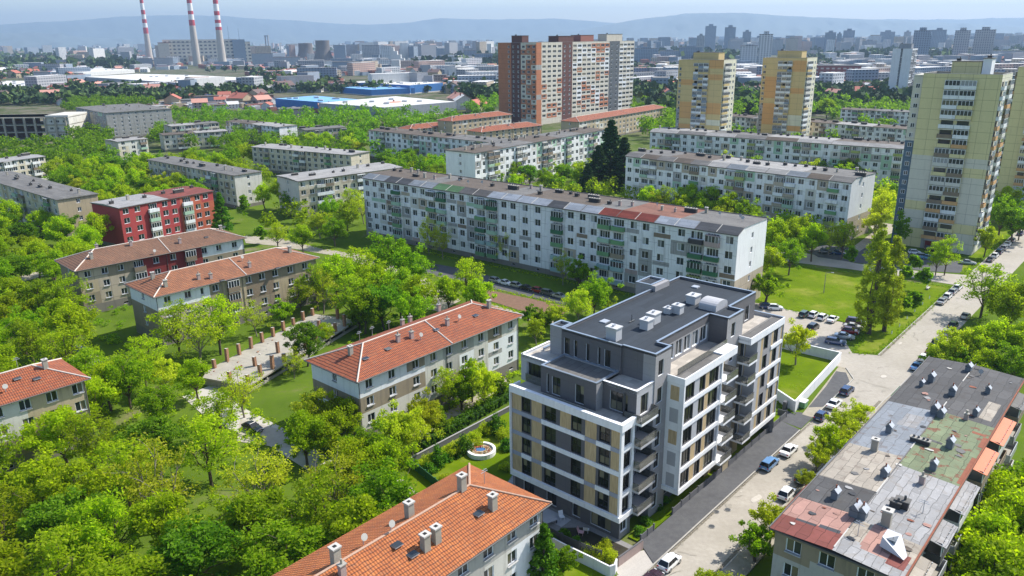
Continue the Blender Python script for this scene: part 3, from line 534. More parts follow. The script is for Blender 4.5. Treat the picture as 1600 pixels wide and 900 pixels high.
# roofs, terraces, parapets
def para(mb, pts, z0, z1, t=.22, m='render_midgrey', cap='coping_blue', closed=True):
    k = len(pts)
    for i in range(k if closed else k-1):
        a, b = np.array(pts[i], float), np.array(pts[(i+1) % k], float); d = (b-a)/np.linalg.norm(b-a); q = np.array([-d[1], d[0]])
        a2, b2 = a+d*.003, b-d*.003
        mb.prism([tuple(a2+q*.0), tuple(b2), tuple(b2+q*t), tuple(a2+q*t)], z0, z1-.05, m); mb.prism([tuple(a2-q*.04), tuple(b2-q*.04), tuple(b2+q*(t+.05)), tuple(a2+q*(t+.05))], z1-.05+.002*i, z1+.002*i, cap)
rf = MB(); rf.poly([(x, y, 22.05) for x, y in PH], 'felt_charcoal'); para(rf, PH, 22.05, 22.42, m='render_grey')
for a, b, c, e, z in ((6.3, 8.6, 13.72, 15.6, 22.4), (27.8, 31.8, 13.72, 16.4, 22.9)):
    rf.prism([(a, c), (b, c), (b, e), (a, e)], 18.4, z-.2, 'render_midgrey', 'felt_charcoal'); para(rf, [(a, c), (b, c), (b, e), (a, e)], z-.2, z+.1)
rf.box(27.8, 31.8, 13.0, 13.69, 22.06, 22.9, 'render_midgrey')
pr_ = part('roof', rf, NB)
tr = MB()
for pts, z, m_ in (([(.0, 0), (2.9, 0), (2.9, 4.8), (1.6, 4.8), (1.6, 13.3), (2.9, 13.3), (2.9, 16.8), (0, 16.8)], 15.32, 'terrace'), ([(1.6, 4.8), (6.3, 4.8), (6.3, 13.3), (1.6, 13.3)], 18.75, 'felt_grey'), ([(2.9, 0), (6.6, 0), (6.6, 4.79), (2.9, 4.79)], 18.5, 'terrace'),
                   ([(2.9, 13.32), (6.3, 13.32), (8.7, 15.6), (8.7, 17.7), (2.9, 17.7)], 18.5, 'terrace'), ([(10.2, -1.1), (23.5, -1.1), (23.5, 1.9), (10.2, 1.9)], 18.42, 'terrace'), ([(9.6, -2.4), (23.5, -2.4), (23.5, -1.1), (9.6, -1.1)], 18.7, 'felt_grey'),
                   ([(26.9, -2.6), (38, -2.6), (38, -.9), (26.9, -.9)], 18.7, 'felt_grey'), ([(27.9, -.9), (38, -.9), (38, 1.2), (27.9, 1.2)], 18.42, 'terrace'), ([(36.2, 1.2), (38, 1.2), (38, 16.8), (6.3, 16.8), (6.3, 13.7), (36.2, 13.7)], 18.4, 'terrace')):
    tr.poly([(x, y, z) for x, y in pts], m_)
tr.box(9.6, 23.5, -1.12, -1.1, 18.42, 18.7, 'render_grey')
para(tr, [(1.6, 4.8), (6.3, 4.8), (6.3, 13.3), (1.6, 13.3)], 18.75, 19.0); para(tr, [(2.9, 4.79), (2.9, 0), (6.6, 0)], 18.5, 18.95, m='render_white', cap='render_white', closed=False)
para(tr, [(2.9, 17.7), (2.9, 13.32)], 18.5, 18.95, m='render_white', cap='render_white', closed=False); para(tr, [(8.7, 17.7), (2.9, 17.7)], 18.5, 18.95, m='render_white', cap='render_white', closed=False)
para(tr, [(6.3, 16.8), (38, 16.8), (38, -2.6)][::-1], 18.4, 18.95, m='render_lightgrey', closed=False)
tr.box(.0, .25, 0.25, 16.7, 15.32, 15.86, 'render_white'); tr.box(0, 2.6, 0, .24, 15.32, 15.86, 'render_white'); tr.box(-.1, 1.5, 16.6, 16.85, 15.32, 15.86, 'render_white')
part('terrace', tr, NB)
ra = MB(); ra.box(2.7, 2.74, 13.4, 16.8, 15.4, 16.5, 'glass_rail'); ra.box(10.4, 23.3, -1.0, -.96, 18.7, 19.5, 'glass_rail'); ra.box(.3, .34, 5, 12, 15.4, 16.0, 'glass_rail'); part('railing', ra, NB)
def roofunit(px, py, sx, sy, h, zr=22.05, dome=False):
    g_ = at(px, py, zr)-O0; x, y = g_@UD, g_@VD; b = MB()
    if dome:
        K = 10
        prof = [(math.cos(t)*sx/2, h*.45+math.sin(t)*h*.55) for t in np.linspace(0, math.pi, K)]
        P = [(sx/2, 0)]+prof+[(-sx/2, 0)]
        for i in range(len(P)-1): b.poly([(x+P[i][0], y-sy/2, zr+P[i][1]), (x+P[i][0], y+sy/2, zr+P[i][1]), (x+P[i+1][0], y+sy/2, zr+P[i+1][1]), (x+P[i+1][0], y-sy/2, zr+P[i+1][1])], 'render_lightgrey')
        b.poly([(x+q[0], y-sy/2, zr+q[1]) for q in P], 'render_lightgrey'); b.poly([(x+q[0], y+sy/2, zr+q[1]) for q in P[::-1]], 'render_lightgrey')
    else:
        b.box(x-sx/2, x+sx/2, y-sy/2, y+sy/2, zr, zr+h, 'white_block'); b.box(x-sx/2-.1, x+sx/2+.1, y-sy/2-.1, y+sy/2+.1, zr+h+.002, zr+h+.14, 'white_block')
        b.tube((x-.2, y, zr+h+.1), (x-.2, y, zr+h+.4), .16, .16, 'metal_light'); b.tube((x+.25, y+.1, zr+h+.1), (x+.25, y+.1, zr+h+.33), .13, .13, 'metal_light')
    part('ventilation_shaft', b, pr_)
roofunit(959, 530, 1.3, 1.5, 1.6); roofunit(1010, 513, 1.4, 1.2, 1.2); roofunit(1021, 504, 1.6, 1.2, 1.3); roofunit(1044, 489, 1.0, .9, .7); roofunit(1059, 489, 1.1, 1.2, 1.1); roofunit(1083, 473, 1.6, 1.4, 1.1); roofunit(1114, 480, 3.4, 2.6, 1.3, dome=True)
b = MB(); g_ = at(987, 503, 22.05)-O0; x, y = g_@UD, g_@VD; b.tube((x, y, 22.05), (x, y, 23.1), .05, .05, 'metal_dark'); b.tube((x-.6, y, 22.15), (x+.6, y, 22.15), .08, .08, 'metal_dark'); part('aerial', b, pr_)
b = MB(); b.box(12, 13.2, 10.9, 11.9, 22.05, 22.2, 'metal_light'); b.box(33, 34, 9, 10, 22.05, 22.25, 'metal_light'); part('roof_hatch', b, pr_)
# street-side entrance canopy stones, dark fences and the walls round the plots
def wallrun(name, label, cat, pts, h, t, m, cap=None, group=None, base=0.0, posts=None):
    o = thing(name, label, cat, pts[0], 0, group); b = MB(); P = [np.array(q)-np.array(pts[0]) for q in pts]
    for i in range(len(P)-1):
        d = (P[i+1]-P[i]); L = np.linalg.norm(d); d /= L; q = np.array([-d[1], d[0]])*t/2
        b.prism([tuple(P[i]-q+d*.002), tuple(P[i+1]-q-d*.002), tuple(P[i+1]+q-d*.002), tuple(P[i]+q+d*.002)], base, h, m)
        if cap: b.prism([tuple(P[i]-q*1.4+d*.002), tuple(P[i+1]-q*1.4-d*.002), tuple(P[i+1]+q*1.4-d*.002), tuple(P[i]+q*1.4+d*.002)], h+.001*i, h+.06+.001*i, cap)
    part('wall_panel', b, o)
    if posts:
        for i in range(len(P)-1):
            d = P[i+1]-P[i]; L = np.linalg.norm(d); d /= L
            for k in range(int(L/posts)+1):
                c = P[i]+d*min(L-.05, k*posts+.05); pb = MB(); pb.box(-.09, .09, -.09, .09, 0, h+.14, m); part('post', pb, o, (c[0], c[1], 0), math.atan2(d[1], d[0]))
    return o
wallrun('fence', 'low dark grey panel fence between the grass strip and the dark pavement, nearest section', 'fence', uvp((1.8, -2.05), (4.8, -2.05)), 1.0, .08, 'fence_grey', posts=1.5)
wallrun('fence', 'long low dark grey panel fence along the pavement before the white framed bays', 'fence', uvp((9.2, -2.05), (22.6, -2.05)), 1.0, .08, 'fence_grey', posts=2.2)
wallrun('fence', 'low dark grey panel fence along the far half of the dark pavement', 'fence', uvp((24.4, -2.05), (44.5, -2.05), (44.5, -.6)), 1.0, .08, 'fence_grey', posts=2.5)
wallrun('boundary_wall', 'white rendered wall closing the lawn beside the street junction', 'wall', uvp((49.8, 2.4), (47.0, -2.3), (72.1, -.6), (71.7, 10.6), (56, 9.4)), 1.9, .2, 'fence_white', 'render_white')
wallrun('boundary_wall', 'curved white rendered wall at the near corner of the new apartment house', 'wall', [at(836, 842), at(880, 866), at(925, 888), at(942, 897), at(952, 902), at(960, 899), at(963, 890)], 1.5, .2, 'fence_white')
wallrun('boundary_wall', 'short dark wall with faded red paint by the pavement end', 'wall', [at(966, 886), at(985, 872), at(1004, 858)], 1.3, .14, 'plaster_pinkish', 'render_grey')
wallrun('fence', 'black slatted fence above the curved white wall', 'fence', [at(848, 838), at(878, 856), at(905, 868), at(940, 882)], 1.9, .08, 'metal_dark', posts=3)
wallrun('garden_wall', 'low grey wall between the clipped hedge and the garden with the round flower bed', 'wall', [at(642, 724), at(700, 693), at(799, 641)], .9, .2, 'fence_grey', 'render_midgrey')
wallrun('garden_wall', 'green mesh fence at the near end of the garden with the round flower bed', 'fence', [at(640, 728), at(665, 748), at(700, 776)], 1.3, .06, 'green_dark', posts=2.5)
# entrance block, terraces, boulders
e = thing('entrance_gate', 'small tan stone entrance block at the gap in the dark fence', 'entrance', uv(23.4, -1.6), RZ); b = MB(); b.box(-1, .9, -.5, .9, 0, 1.5, 'plaster_tan'); part('block', b, e); b = MB(); b.box(-1.15, 1.05, -.65, 1.05, 1.502, 1.62, 'concrete_pale'); part('cap', b, e)
f = thing('flower_bed', 'round white-rimmed flower bed with blue water and red flowers on the garden lawn', 'flower bed', at(752, 708)); b = MB(); K = 28
for i in range(K):
    t0, t1 = 2*math.pi*i/K, 2*math.pi*(i+1)/K
    for r0, r1, z0, z1 in ((2.15, 2.15, 0, .75), (2.15, 1.75, .75, .75), (1.75, 1.75, .75, .5)): b.poly([(r0*math.cos(t0), r0*math.sin(t0), z0), (r0*math.cos(t1), r0*math.sin(t1), z0), (r1*math.cos(t1), r1*math.sin(t1), z1), (r1*math.cos(t0), r1*math.sin(t0), z1)], 'render_white')
part('rim', b, f); b = MB(); b.poly([(1.75*math.cos(t), 1.75*math.sin(t), .5) for t in np.linspace(0, 2*math.pi, K, False)], 'plaster_tan'); part('soil', b, f)
b = MB(); b.poly([(-.15+.8*math.cos(t), .25+.55*math.sin(t), .52) for t in np.linspace(0, 2*math.pi, 16, False)], 'water_blue'); part('pool', b, f)
b = MB()
for i in range(130):
    t = random.uniform(0, 6.28); r = random.uniform(.85, 1.45); x, y = r*math.cos(t), r*math.sin(t)*.8; s = random.uniform(.06, .14); z = random.uniform(.52, .75)
    b.poly([(x-s, y, z), (x, y-s, z), (x+s, y, z+.04), (x, y+s, z+.02)], random.choice(['flower_red', 'flower_red', 'rust', 'leaf_hedge', 'trunk_bark']))
part('flowers', b, f)

# ================================================================ older apartment blocks
def vent_mb(kind, s=1.0):
    """chimneys and vents of the flat and tiled roofs"""
    b = MB()
    if kind == 'stack':
        b.box(-.32*s, .32*s, -.28*s, .28*s, -.3, 1.25*s, 'concrete_pale'); b.box(-.40*s, .40*s, -.36*s, .36*s, 1.25*s+.002, 1.38*s, 'stone_pale'); b.box(-.14*s, .14*s, -.14*s, .14*s, 1.38*s+.002, 1.40*s, 'black_hole')
    elif kind == 'brick':
        b.box(-.3*s, .3*s, -.25*s, .25*s, -.3, 1.0*s, 'plaster_pinkish'); b.box(-.38*s, .38*s, -.33*s, .33*s, 1.0*s+.002, 1.1*s, 'concrete'); b.tube((0, 0, 1.1*s), (0, 0, 1.6*s), .12, .1, 'concrete_pale')
    elif kind == 'gable':      # small house-shaped vent
        w, d, h = .36*s, .5*s, .95*s
        b.box(-w, w, -d, d, -.2, h, 'sheet_slate'); b.poly([(-w-.1, -d-.08, h-.05), (w+.1, -d-.08, h-.05), (0, -d-.08, h+.42*s)], 'sheet_slate'); b.poly([(w+.1, d+.08, h-.05), (-w-.1, d+.08, h-.05), (0, d+.08, h+.42*s)], 'sheet_slate')
        b.poly([(-w-.1, -d-.08, h-.05), (0, -d-.08, h+.42*s), (0, d+.08, h+.42*s), (-w-.1, d+.08, h-.05)], 'felt_grey'); b.poly([(0, -d-.08, h+.42*s), (w+.1, -d-.08, h-.05), (w+.1, d+.08, h-.05), (0, d+.08, h+.42*s)], 'metal_light'); b.tube((0, 0, h), (0, 0, h+.75*s), .1, .08, 'rust', 6)  # left slope dark, right slope pale: shade and sunlight put into the colours
    elif kind == 'dark':
        b.box(-.5*s, .5*s, -.35*s, .35*s, -.2, .7*s, 'dark_panel'); b.box(-.6*s, .6*s, -.42*s, .42*s, .7*s+.002, .8*s, 'felt_grey'); b.tube((.2, 0, .8*s), (.2, 0, 1.2*s), .12, .12, 'metal_dark')
    elif kind == 'long':
        b.box(-1.5*s, 1.5*s, -.4*s, .4*s, -.2, .9*s, 'dark_panel'); b.box(-1.6*s, 1.6*s, -.5*s, .5*s, .9*s+.002, 1.05*s, 'concrete')
        for x in (-1, -.3, .5, 1.1): b.tube((x*s, 0, 1.0*s), (x*s, 0, 1.4*s), .14, .12, 'metal_dark')
    elif kind == 'mast':
        b.tube((0, 0, -.2), (0, 0, 1.8*s), .04, .03, 'metal_light'); b.tube((-.5, 0, 1.4*s), (.5, 0, 1.4*s), .03, .03, 'metal_light', 5); b.tube((-.35, 0, 1.65*s), (.35, 0, 1.65*s), .03, .03, 'metal_light', 5)
    elif kind == 'dish':
        b.tube((0, 0, -.2), (0, 0, .8*s), .05, .05, 'metal_light'); b.tube((0, -.1, .8*s), (0, -.22, .86*s), .1, .36*s, 'plaster_grey', 12)
    elif kind == 'skylight':
        b.box(-.5*s, .5*s, -.4*s, .4*s, 0, .12, 'metal_light', 'glass_dark')
    return b
_vc = {}
def vent(parent, kind, loc, rz=0.0, s=1.0):
    k = (kind, round(s, 1))
    if k not in _vc: _vc[k] = vent_mb(kind, k[1]).mesh({'skylight': 'skylight', 'mast': 'aerial', 'dish': 'satellite_dish'}.get(kind, 'chimney'))
    nm = {'skylight': 'skylight', 'mast': 'aerial', 'dish': 'satellite_dish', 'dark': 'roof_vent', 'long': 'vent_row', 'gable': 'roof_vent'}.get(kind, 'chimney')
    return link(nm, _vc[k], parent, loc, rz)
def frame_from(Apx, Bpx, h):
    A, B = at(*Apx, h), at(*Bpx, h); d = B-A; L = float(np.linalg.norm(d)); return A, L, math.atan2(d[1], d[0])
def block(name, label, cat, A, L, rz, D, h, fl, fh, bays, wall='panel_white', base='base_concrete', roof='flat', roofm='felt_grey', group=None, patch=None, balc=None, ov=.0, ww=1.75, wh=1.6, near=False, sill=False, fm='frame_white', gm='glass_old',
          ends=1, endpatch=None, vents=10, rh=2.0, back=False, roofpatch=None, left_end=True, balcols=('panel_white',), seed=1, strip=None, basewin=True, ventk=('dark', 'long', 'dark', 'stack'), hipend=True):
    """a long apartment block. local x along the front, y into the depth; ov = eaves overhang"""
    rd = random.Random(seed); T = thing(name, label, cat, A, rz, group)
    x0, x1, y0, y1 = ov, L-ov, ov, D-ov; W = x1-x0; bh = h-fl*fh
    if isinstance(bays, int): bays = [((i+.5)*W/bays, 'w') for i in range(bays)]
    wl, wins, bal = MB(), [], []
    pts, ops = [], []
    if patch: pts = patch(W, bh, fl, fh, [q[0] for q in bays], rd)
    for i, q in enumerate(bays):
        u, ty = q[0], q[1]; w_ = {'w': ww, 'n': ww*.62, 'b': ww*1.55, 's': ww*.5}.get(ty, 0)
        if not w_: continue
        for f in range(fl):
            z = bh+f*fh+fh*.32
            ops.append((u-w_/2, u+w_/2, z, z+wh)); wins.append((x0+u, y0+.14, z, 0, w_, wh, fm, gm, 4 if ty == 'b' else (1 if ty == 's' else 2), 1))
            if ty == 'b' and balc:
                c = balc(i, f, rd)
                if c:
                    b = MB(); bw = w_+.5; zf = bh+f*fh+.05
                    b.box(x0+u-bw/2, x0+u+bw/2, y0-.85, y0-.004, zf-.16, zf, 'concrete'); b.box(x0+u-bw/2, x0+u+bw/2, y0-.87, y0-.79, zf+.002, zf+1.0, c)
                    b.box(x0+u-bw/2, x0+u-bw/2+.07, y0-.788, y0-.004, zf+.002, zf+1.0, c); b.box(x0+u+bw/2-.07, x0+u+bw/2, y0-.788, y0-.004, zf+.002, zf+1.0, c)
                    if rd.random() < .55:   # glazed in
                        n_ = 4; 
                        for k in range(n_+1): xx = x0+u-bw/2+.02+k*(bw-.12)/n_; b.box(xx, xx+.08, y0-.82, y0-.75, zf+1.0, zf+2.35, 'frame_white')
                        b.box(x0+u-bw/2, x0+u+bw/2, y0-.86, y0-.004, zf+2.352, zf+2.46, c if rd.random() < .3 else 'plaster_offwhite')
                        for k in range(n_): a_ = x0+u-bw/2+.1+k*(bw-.12)/n_; e_ = a_+(bw-.12)/n_-.08; b.poly([(a_, y0-.78, zf+1.0), (e_, y0-.78, zf+1.0), (e_, y0-.78, zf+2.35), (a_, y0-.78, zf+2.35)], gm)
                    P_ = T.location; bal.append((-(abs(x0+u-(L if rz < 0 else 0))), b))
        if basewin and bh > .8 and i % 2 == 0: ops.append((u-.5, u+.5, bh*.35, bh*.35+.45))
    pts = [(0, W, 0, bh, base)]+pts
    facade(wl, (x0, y0), (1, 0), W, 0, h, wall, ops, pts, .14, fm)
    De = y1-y0; eo = []
    ep = endpatch(De, bh, fl, fh) if endpatch else []
    if ends:
        for f in range(fl):
            for k in range(ends): uu = De*(k+1)/(ends+1); z = bh+f*fh+fh*.35; eo.append((uu-.55, uu+.55, z, z+1.3))
    facade(wl, (x1, y0), (0, 1), De, 0, h, wall, eo, [(0, De, 0, bh, base)]+ep, .14, fm); facade(wl, (x0, y1), (0, -1), De, 0, h, wall, eo, [(0, De, 0, bh, base)]+[(De-q[1], De-q[0])+tuple(q[2:]) for q in ep], .14, fm)
    for o in eo:
        wins.append((x1-.14, y0+(o[0]+o[1])/2, o[2], math.pi/2, 1.1, 1.3, fm, gm, 2, 1)); wins.append((x0+.14, y1-(o[0]+o[1])/2, o[2], -math.pi/2, 1.1, 1.3, fm, gm, 2, 1))
    bo = []
    if back:
        for q in bays:
            for f in range(fl): z = bh+f*fh+fh*.32; bo.append((W-q[0]-ww/2, W-q[0]+ww/2, z, z+wh)); wins.append((x0+q[0], y1-.14, z, math.pi, ww, wh, fm, gm, 2, 1))
    facade(wl, (x1, y1), (-1, 0), W, 0, h, wall, bo, [(0, W, 0, bh, base)], .14, fm)
    rf = MB()
    if roof == 'hip':
        e = .18; hd = D/2; hx = hd*1.0; r0 = (hx if hipend else .3, hd, h+rh); r1 = (L-hx, hd, h+rh); z = h+.12
        c = [(0, 0, z), (L, 0, z), (L, D, z), (0, D, z)]
        rf.poly([c[0], c[1], r1, r0], roofm); rf.poly([c[2], c[3], r0, r1], roofm); rf.poly([c[1], c[2], r1], roofm); rf.poly([c[3], c[0], r0], roofm)
        rf.box(0, L, 0, D, h-.06, h+.115, 'gutter')
        ro = part('roof', rf, T)
        rg = MB(); rc = 'ridge_pale' if roofm != 'tile_orange' else 'ridge_tile'
        def rid(a, b): rg.tube(Vector(a)+Vector((0, 0, .03)), Vector(b)+Vector((0, 0, .03)), .13, .13, rc, 6)
        rid(r0, r1)
        for a, b in ((c[0], r0), (c[3], r0), (c[1], r1), (c[2], r1)): rid(a, b)
        if L > 30 and roofm != 'tile_orange': xm = L*.52; rid((xm, 0, z), (xm, hd, h+rh)); 
        part('ridge', rg, ro)
        gt = MB(); gt.tube((0, -.09, h+.05), (L, -.09, h+.05), .08, .08, 'gutter', 6); gt.tube((-.09, 0, h+.05), (-.09, D, h+.05), .08, .08, 'gutter', 6)
        for xx in (x0+.05, x0+W*.5, x1-.1): gt.tube((xx, y0-.08, 0), (xx, y0-.08, h), .06, .06, 'gutter', 6)
        part('gutter', gt, T)
    else:
        z = h
        if strip:                                  # sloping front strip of patchwork sheets, then a flat roof
            sd, sh = 2.7, 1.15; k = len(strip); cuts = np.linspace(-.2, L+.15, k+1)
            for i in range(k): rf.poly([(cuts[i], -.25, z+.05), (cuts[i+1], -.25, z+.05), (cuts[i+1], sd, z+sh), (cuts[i], sd, z+sh)], strip[i])
            for i in range(k+1): rf.tube((cuts[i], -.22, z+.1), (cuts[i], sd, z+sh+.05), .07, .07, 'stone_pale' if i % 2 else 'gutter', 5)
            rp = roofpatch or [roofm]; k = len(rp); c2 = np.linspace(-.2, L+.15, k+1)
            for i in range(k): rf.poly([(c2[i], sd, z+sh), (c2[i+1], sd, z+sh), (c2[i+1], D+.2, z+sh*.72), (c2[i], D+.2, z+sh*.72)], rp[i])
            rf.box(-.2, L+.15, D+.2, D+.35, z, z+sh*.72+.18, 'gutter'); rf.box(-.22, L+.16, -.3, -.252, z-.18, z+.06, 'gutter')
            for xx, s in ((L-.004, 1), (-.19, -1)):
                pp = [(xx+.0, .02, z), (xx, D, z), (xx, D, z+sh*.70), (xx, sd, z+sh-.02)]; 
                if s < 0: pp = pp[::-1]
                rf.poly(pp, wall); 
            zt = lambda y: z+sh-(y-sd)/(D-sd)*sh*.28
        else:
            rp = roofpatch or [roofm]; k = len(rp); c2 = np.linspace(-.35, L+.35, k+1)
            rf.box(-.35, L+.35, -.35, D+.35, z, z+.22, 'gutter' if not near else 'concrete')
            for i in range(k):
                q = rp[i]
                rf.poly([(c2[i], -.35, z+.226), (c2[i+1], -.35, z+.226), (c2[i+1], D/2, z+.6), (c2[i], D/2, z+.6)], q); rf.poly([(c2[i], D/2, z+.6), (c2[i+1], D/2, z+.6), (c2[i+1], D+.35, z+.226), (c2[i], D+.35, z+.226)], q)
            for xx, s in ((-.345, 0), (L+.345, 1)):
                pp = [(xx, -.35, z+.22), (xx, D+.35, z+.22), (xx, D/2, z+.6)]; rf.poly(pp if s else pp[::-1], 'concrete')
            zt = lambda y: z+.22+.38*(1-abs(y-D/2)/(D/2))
        ro = part('roof', rf, T)
        for i in range(vents):
            xx = (i+.5+rd.uniform(-.3, .3))*L/vents; yy = D*rd.choice([.45, .55, .7, .8]) if strip else D*rd.uniform(.3, .75)
            vent(ro, ventk[rd.randrange(len(ventk))], (xx, yy, zt(yy)), 0, rd.choice([.8, 1.0, 1.1]))
    part('wall', wl, T)
    if bal: many(T, bal, 'balcony')
    place_windows(T, wins, near, sill)
    T['_'] = 0; del T['_']
    return T, ro
def patches_fn(cols, prob, spandrel=True):
    def fn(W, bh, fl, fh, us, rd):
        out = []; n = len(us)
        for i, u in enumerate(us):
            a = 0 if i == 0 else (us[i-1]+u)/2; b = W if i == n-1 else (u+us[i+1])/2
            for f in range(fl):
                if rd.random() < prob:
                    c = rd.choice(cols); z = bh+f*fh
                    out.append((a, b, z, z+fh, c) if not spandrel else (a+.1, b-.1, z, z+fh*.31, c))
        return out
    return fn
GR = 'long white prefabricated apartment blocks'
# --- the long patchwork block across the middle
A, L, rz = frame_from((566.8, 278), (1153.6, 367.8), 17.8)
us = [1.7, 5.1, 8.5, 11.4, 14.7, 18.8, 22.2, 25.6, 29.2, 33.3, 37.3, 40.8, 44.3, 47.8, 52.0, 55.9, 59.0, 63.0, 67.1, 73.4, 77.3, 80.8, 84.1, 87.3, 91.1, 95.1, 98.3, 102.3, 107.3, 111.0, 114.9, 118.6]
ty = 'wwwwbwwwbbwwwbbwwwwbwwwbbwwwwbbw'
gc = {4: ['green_light', 'green_mid', 'green_mid', 'green_light', 'green_dark'], 8: ['green_yellow', 'green_yellow', 'green_yellow', 'green_mid', 'panel_white'], 9: ['green_yellow', 'green_mid', 'green_light', 'green_light', 'green_dark'], 13: ['green_mid', 'panel_teal', 'green_dark', 'green_mid', 'green_light'], 14: ['green_mid', 'panel_teal', 'green_light', 'green_light', 'green_dark'],
      19: ['panel_teal', 'panel_teal', 'green_mid', 'green_dark', 'green_dark'], 23: ['panel_teal', 'panel_teal', 'green_mid', 'green_light', 'green_mid'], 24: ['panel_teal', 'panel_teal', 'plaster_taupe', 'green_mid', 'green_mid'], 29: ['green_mid', 'green_yellow', 'green_dark', 'green_dark', 'dark_panel'], 30: ['green_mid', 'green_dark', 'green_dark', 'green_dark', 'plaster_pinkish']}
def balc1(i, f, rd): return gc.get(i, ['green_mid']*5)[f]
def patch1(W, bh, fl, fh, us, rd):
    o = patches_fn(['panel_brown', 'plaster_pinkish', 'panel_beige', 'panel_grey', 'panel_grey', 'green_light'], .24)(W, bh, fl, fh, us, rd)
    o2 = patches_fn(['panel_grey', 'panel_beige', 'plaster_offwhite', 'plaster_white', 'plaster_white'], .35, False)(W, bh, 4, fh, us, rd)
    return o2+o+[(W-3.3, W, 0, bh+1.9*fh, 'panel_beige'), (0, 1.5, 0, bh+3*fh, 'panel_grey')]
strip = ['sheet_slate']*2+['felt_black']*2+['sheet_slate']*2+['sheet_green']*2+['felt_darkgrey']*2+['sheet_silver']*4+['felt_black']+['sheet_silver']*2+['sheet_red']*3+['sheet_silver']*2+['felt_black']*2
LB, lbr = block('apartment_block', 'long white block with green balconies and a patchwork of roof sheets, crossing the middle', 'apartment block', A, L, rz, 15.5, 17.8, 5, 3.28, list(zip(us, ty)), group=GR, patch=patch1, balc=balc1, ww=1.8, wh=1.7, near=True, gm='glass_old', ends=1,       endpatch=lambda D, bh, fl, fh: [(0, D, 0, bh+1.9*fh, 'panel_beige'), (0, D, bh+1.9*fh, bh+fl*fh, 'plaster_white')], strip=strip, roofpatch=['felt_brown', 'felt_brown', 'felt_brown', 'felt_grey', 'felt_brown', 'felt_brown', 'felt_brown', 'felt_grey', 'felt_brown', 'felt_brown', 'felt_brown', 'felt_grey', 'felt_rust', 'felt_rust', 'felt_grey', 'felt_grey'], vents=34, seed=3, ventk=('dark', 'dark', 'long', 'stack', 'brick', 'dish'))
# --- other prefabricated blocks
def wblock(label, a, b, h, D, nb, seed, wall='panel_white', roofs=('felt_grey', 'felt_brown', 'felt_grey'), vents=14, fl=5, strip=None, prob=.28, group=GR, ends=1, ep=None, cols=('panel_grey', 'panel_beige', 'green_light', 'plaster_offwhite'), **k):
    A, L, rz = frame_from(a, b, h); rd = random.Random(seed)
    bays = [((i+.5)*L/nb, 'b' if i % 5 in (2, 3) and rd.random() < .75 else 'w') for i in range(nb)]
    return block('apartment_block', label, 'apartment block', A, L, rz, D, h, fl, (h-1.2)/fl, bays, wall, group=group, patch=patches_fn(list(cols), prob, False), balc=lambda i, f, r: r.choice(['panel_white', 'green_light', 'plaster_offwhite', 'panel_beige', 'green_mid', 'panel_brown', 'plaster_white', 'green_yellow']),
                 roofpatch=list(roofs), vents=vents, strip=strip, seed=seed, ends=ends, endpatch=ep, **k)
wblock('white five-storey block with beige lower gable, just behind the long patchwork block at right', (978, 244), (1331, 286), 17.5, 17, 24, 11, strip=['felt_grey', 'felt_brown', 'felt_grey', 'felt_brown', 'felt_grey', 'felt_light', 'sheet_slate', 'felt_light', 'felt_light', 'sheet_slate', 'felt_brown', 'felt_grey'], roofs=('felt_grey', 'felt_brown', 'felt_light', 'felt_light', 'felt_grey'), vents=22,
       ep=lambda D, bh, fl, fh: [(0, D, 0, bh+1.8*fh, 'panel_beige'), (0, D, bh+1.8*fh, bh+fl*fh, 'plaster_white')])
wblock('white block with blank white gable, running away right behind the patchwork block', (742, 240), (945, 203), 16.5, 15, 26, 12, roofs=('felt_brown', 'felt_grey', 'felt_brown', 'felt_grey', 'felt_brown'), vents=26, ep=lambda D, bh, fl, fh: [(0, D, bh, bh+fl*fh, 'plaster_white')])
wblock('weathered grey-white block, second row behind the patchwork block on the right', (1016, 206), (1413, 233), 15.5, 14, 28, 13, strip=['felt_light', 'felt_grey', 'felt_light', 'felt_grey', 'felt_brown', 'felt_light', 'felt_light', 'felt_light'], roofs=('felt_light', 'felt_grey', 'felt_light', 'felt_brown'), vents=24)
wblock('short white block partly hidden at the foot of the left tan tower', (1117, 180), (1236, 190), 14, 13, 14, 14, roofs=('felt_brown', 'felt_grey'), vents=10)
wblock('pale block with brown roof right of the right tan tower', (1252, 190), (1424, 203), 14, 13, 16, 15, roofs=('felt_brown', 'felt_light', 'felt_brown'), vents=12)
wblock('low pale block with brown roof left of the yellow tower top', (1314, 171), (1426, 176), 13, 13, 12, 16, roofs=('felt_brown', 'felt_grey'), vents=8)
wblock('white block with dark brown roof left of the orange-roofed houses', (576, 204), (766, 223), 14, 14, 20, 17, roofs=('felt_brown', 'felt_brown', 'felt_grey'), vents=14)
GB = 'low grey-roofed blocks in the green left quarter'
wblock('cream four-storey block with pale grey roof, left of the patchwork block', (466, 284), (628, 262), 12.5, 16, 13, 18, 'panel_cream', ('felt_light',), 7, 4, prob=.3, group=GB, cols=('plaster_offwhite', 'panel_beige', 'panel_beige'), ep=lambda D, bh, fl, fh: [(0, D, bh, bh+fl*fh, 'plaster_offwhite')])
wblock('long low block with light grey roof and yellowish end wall among the trees', (393, 230), (548, 243), 11, 12, 16, 19, 'panel_cream', ('felt_light',), 10, 4, group=GB, cols=('plaster_tan', 'panel_beige'))
wblock('long block with dark grey roof and beige end wall, above the red block', (231, 250), (366, 275), 12, 11, 17, 20, 'panel_cream', ('felt_grey',), 12, 4, group=GB, cols=('plaster_tan', 'plaster_offwhite', 'plaster_taupe'), ep=lambda D, bh, fl, fh: [(0, D, bh, bh+fl*fh, 'plaster_offwhite')])
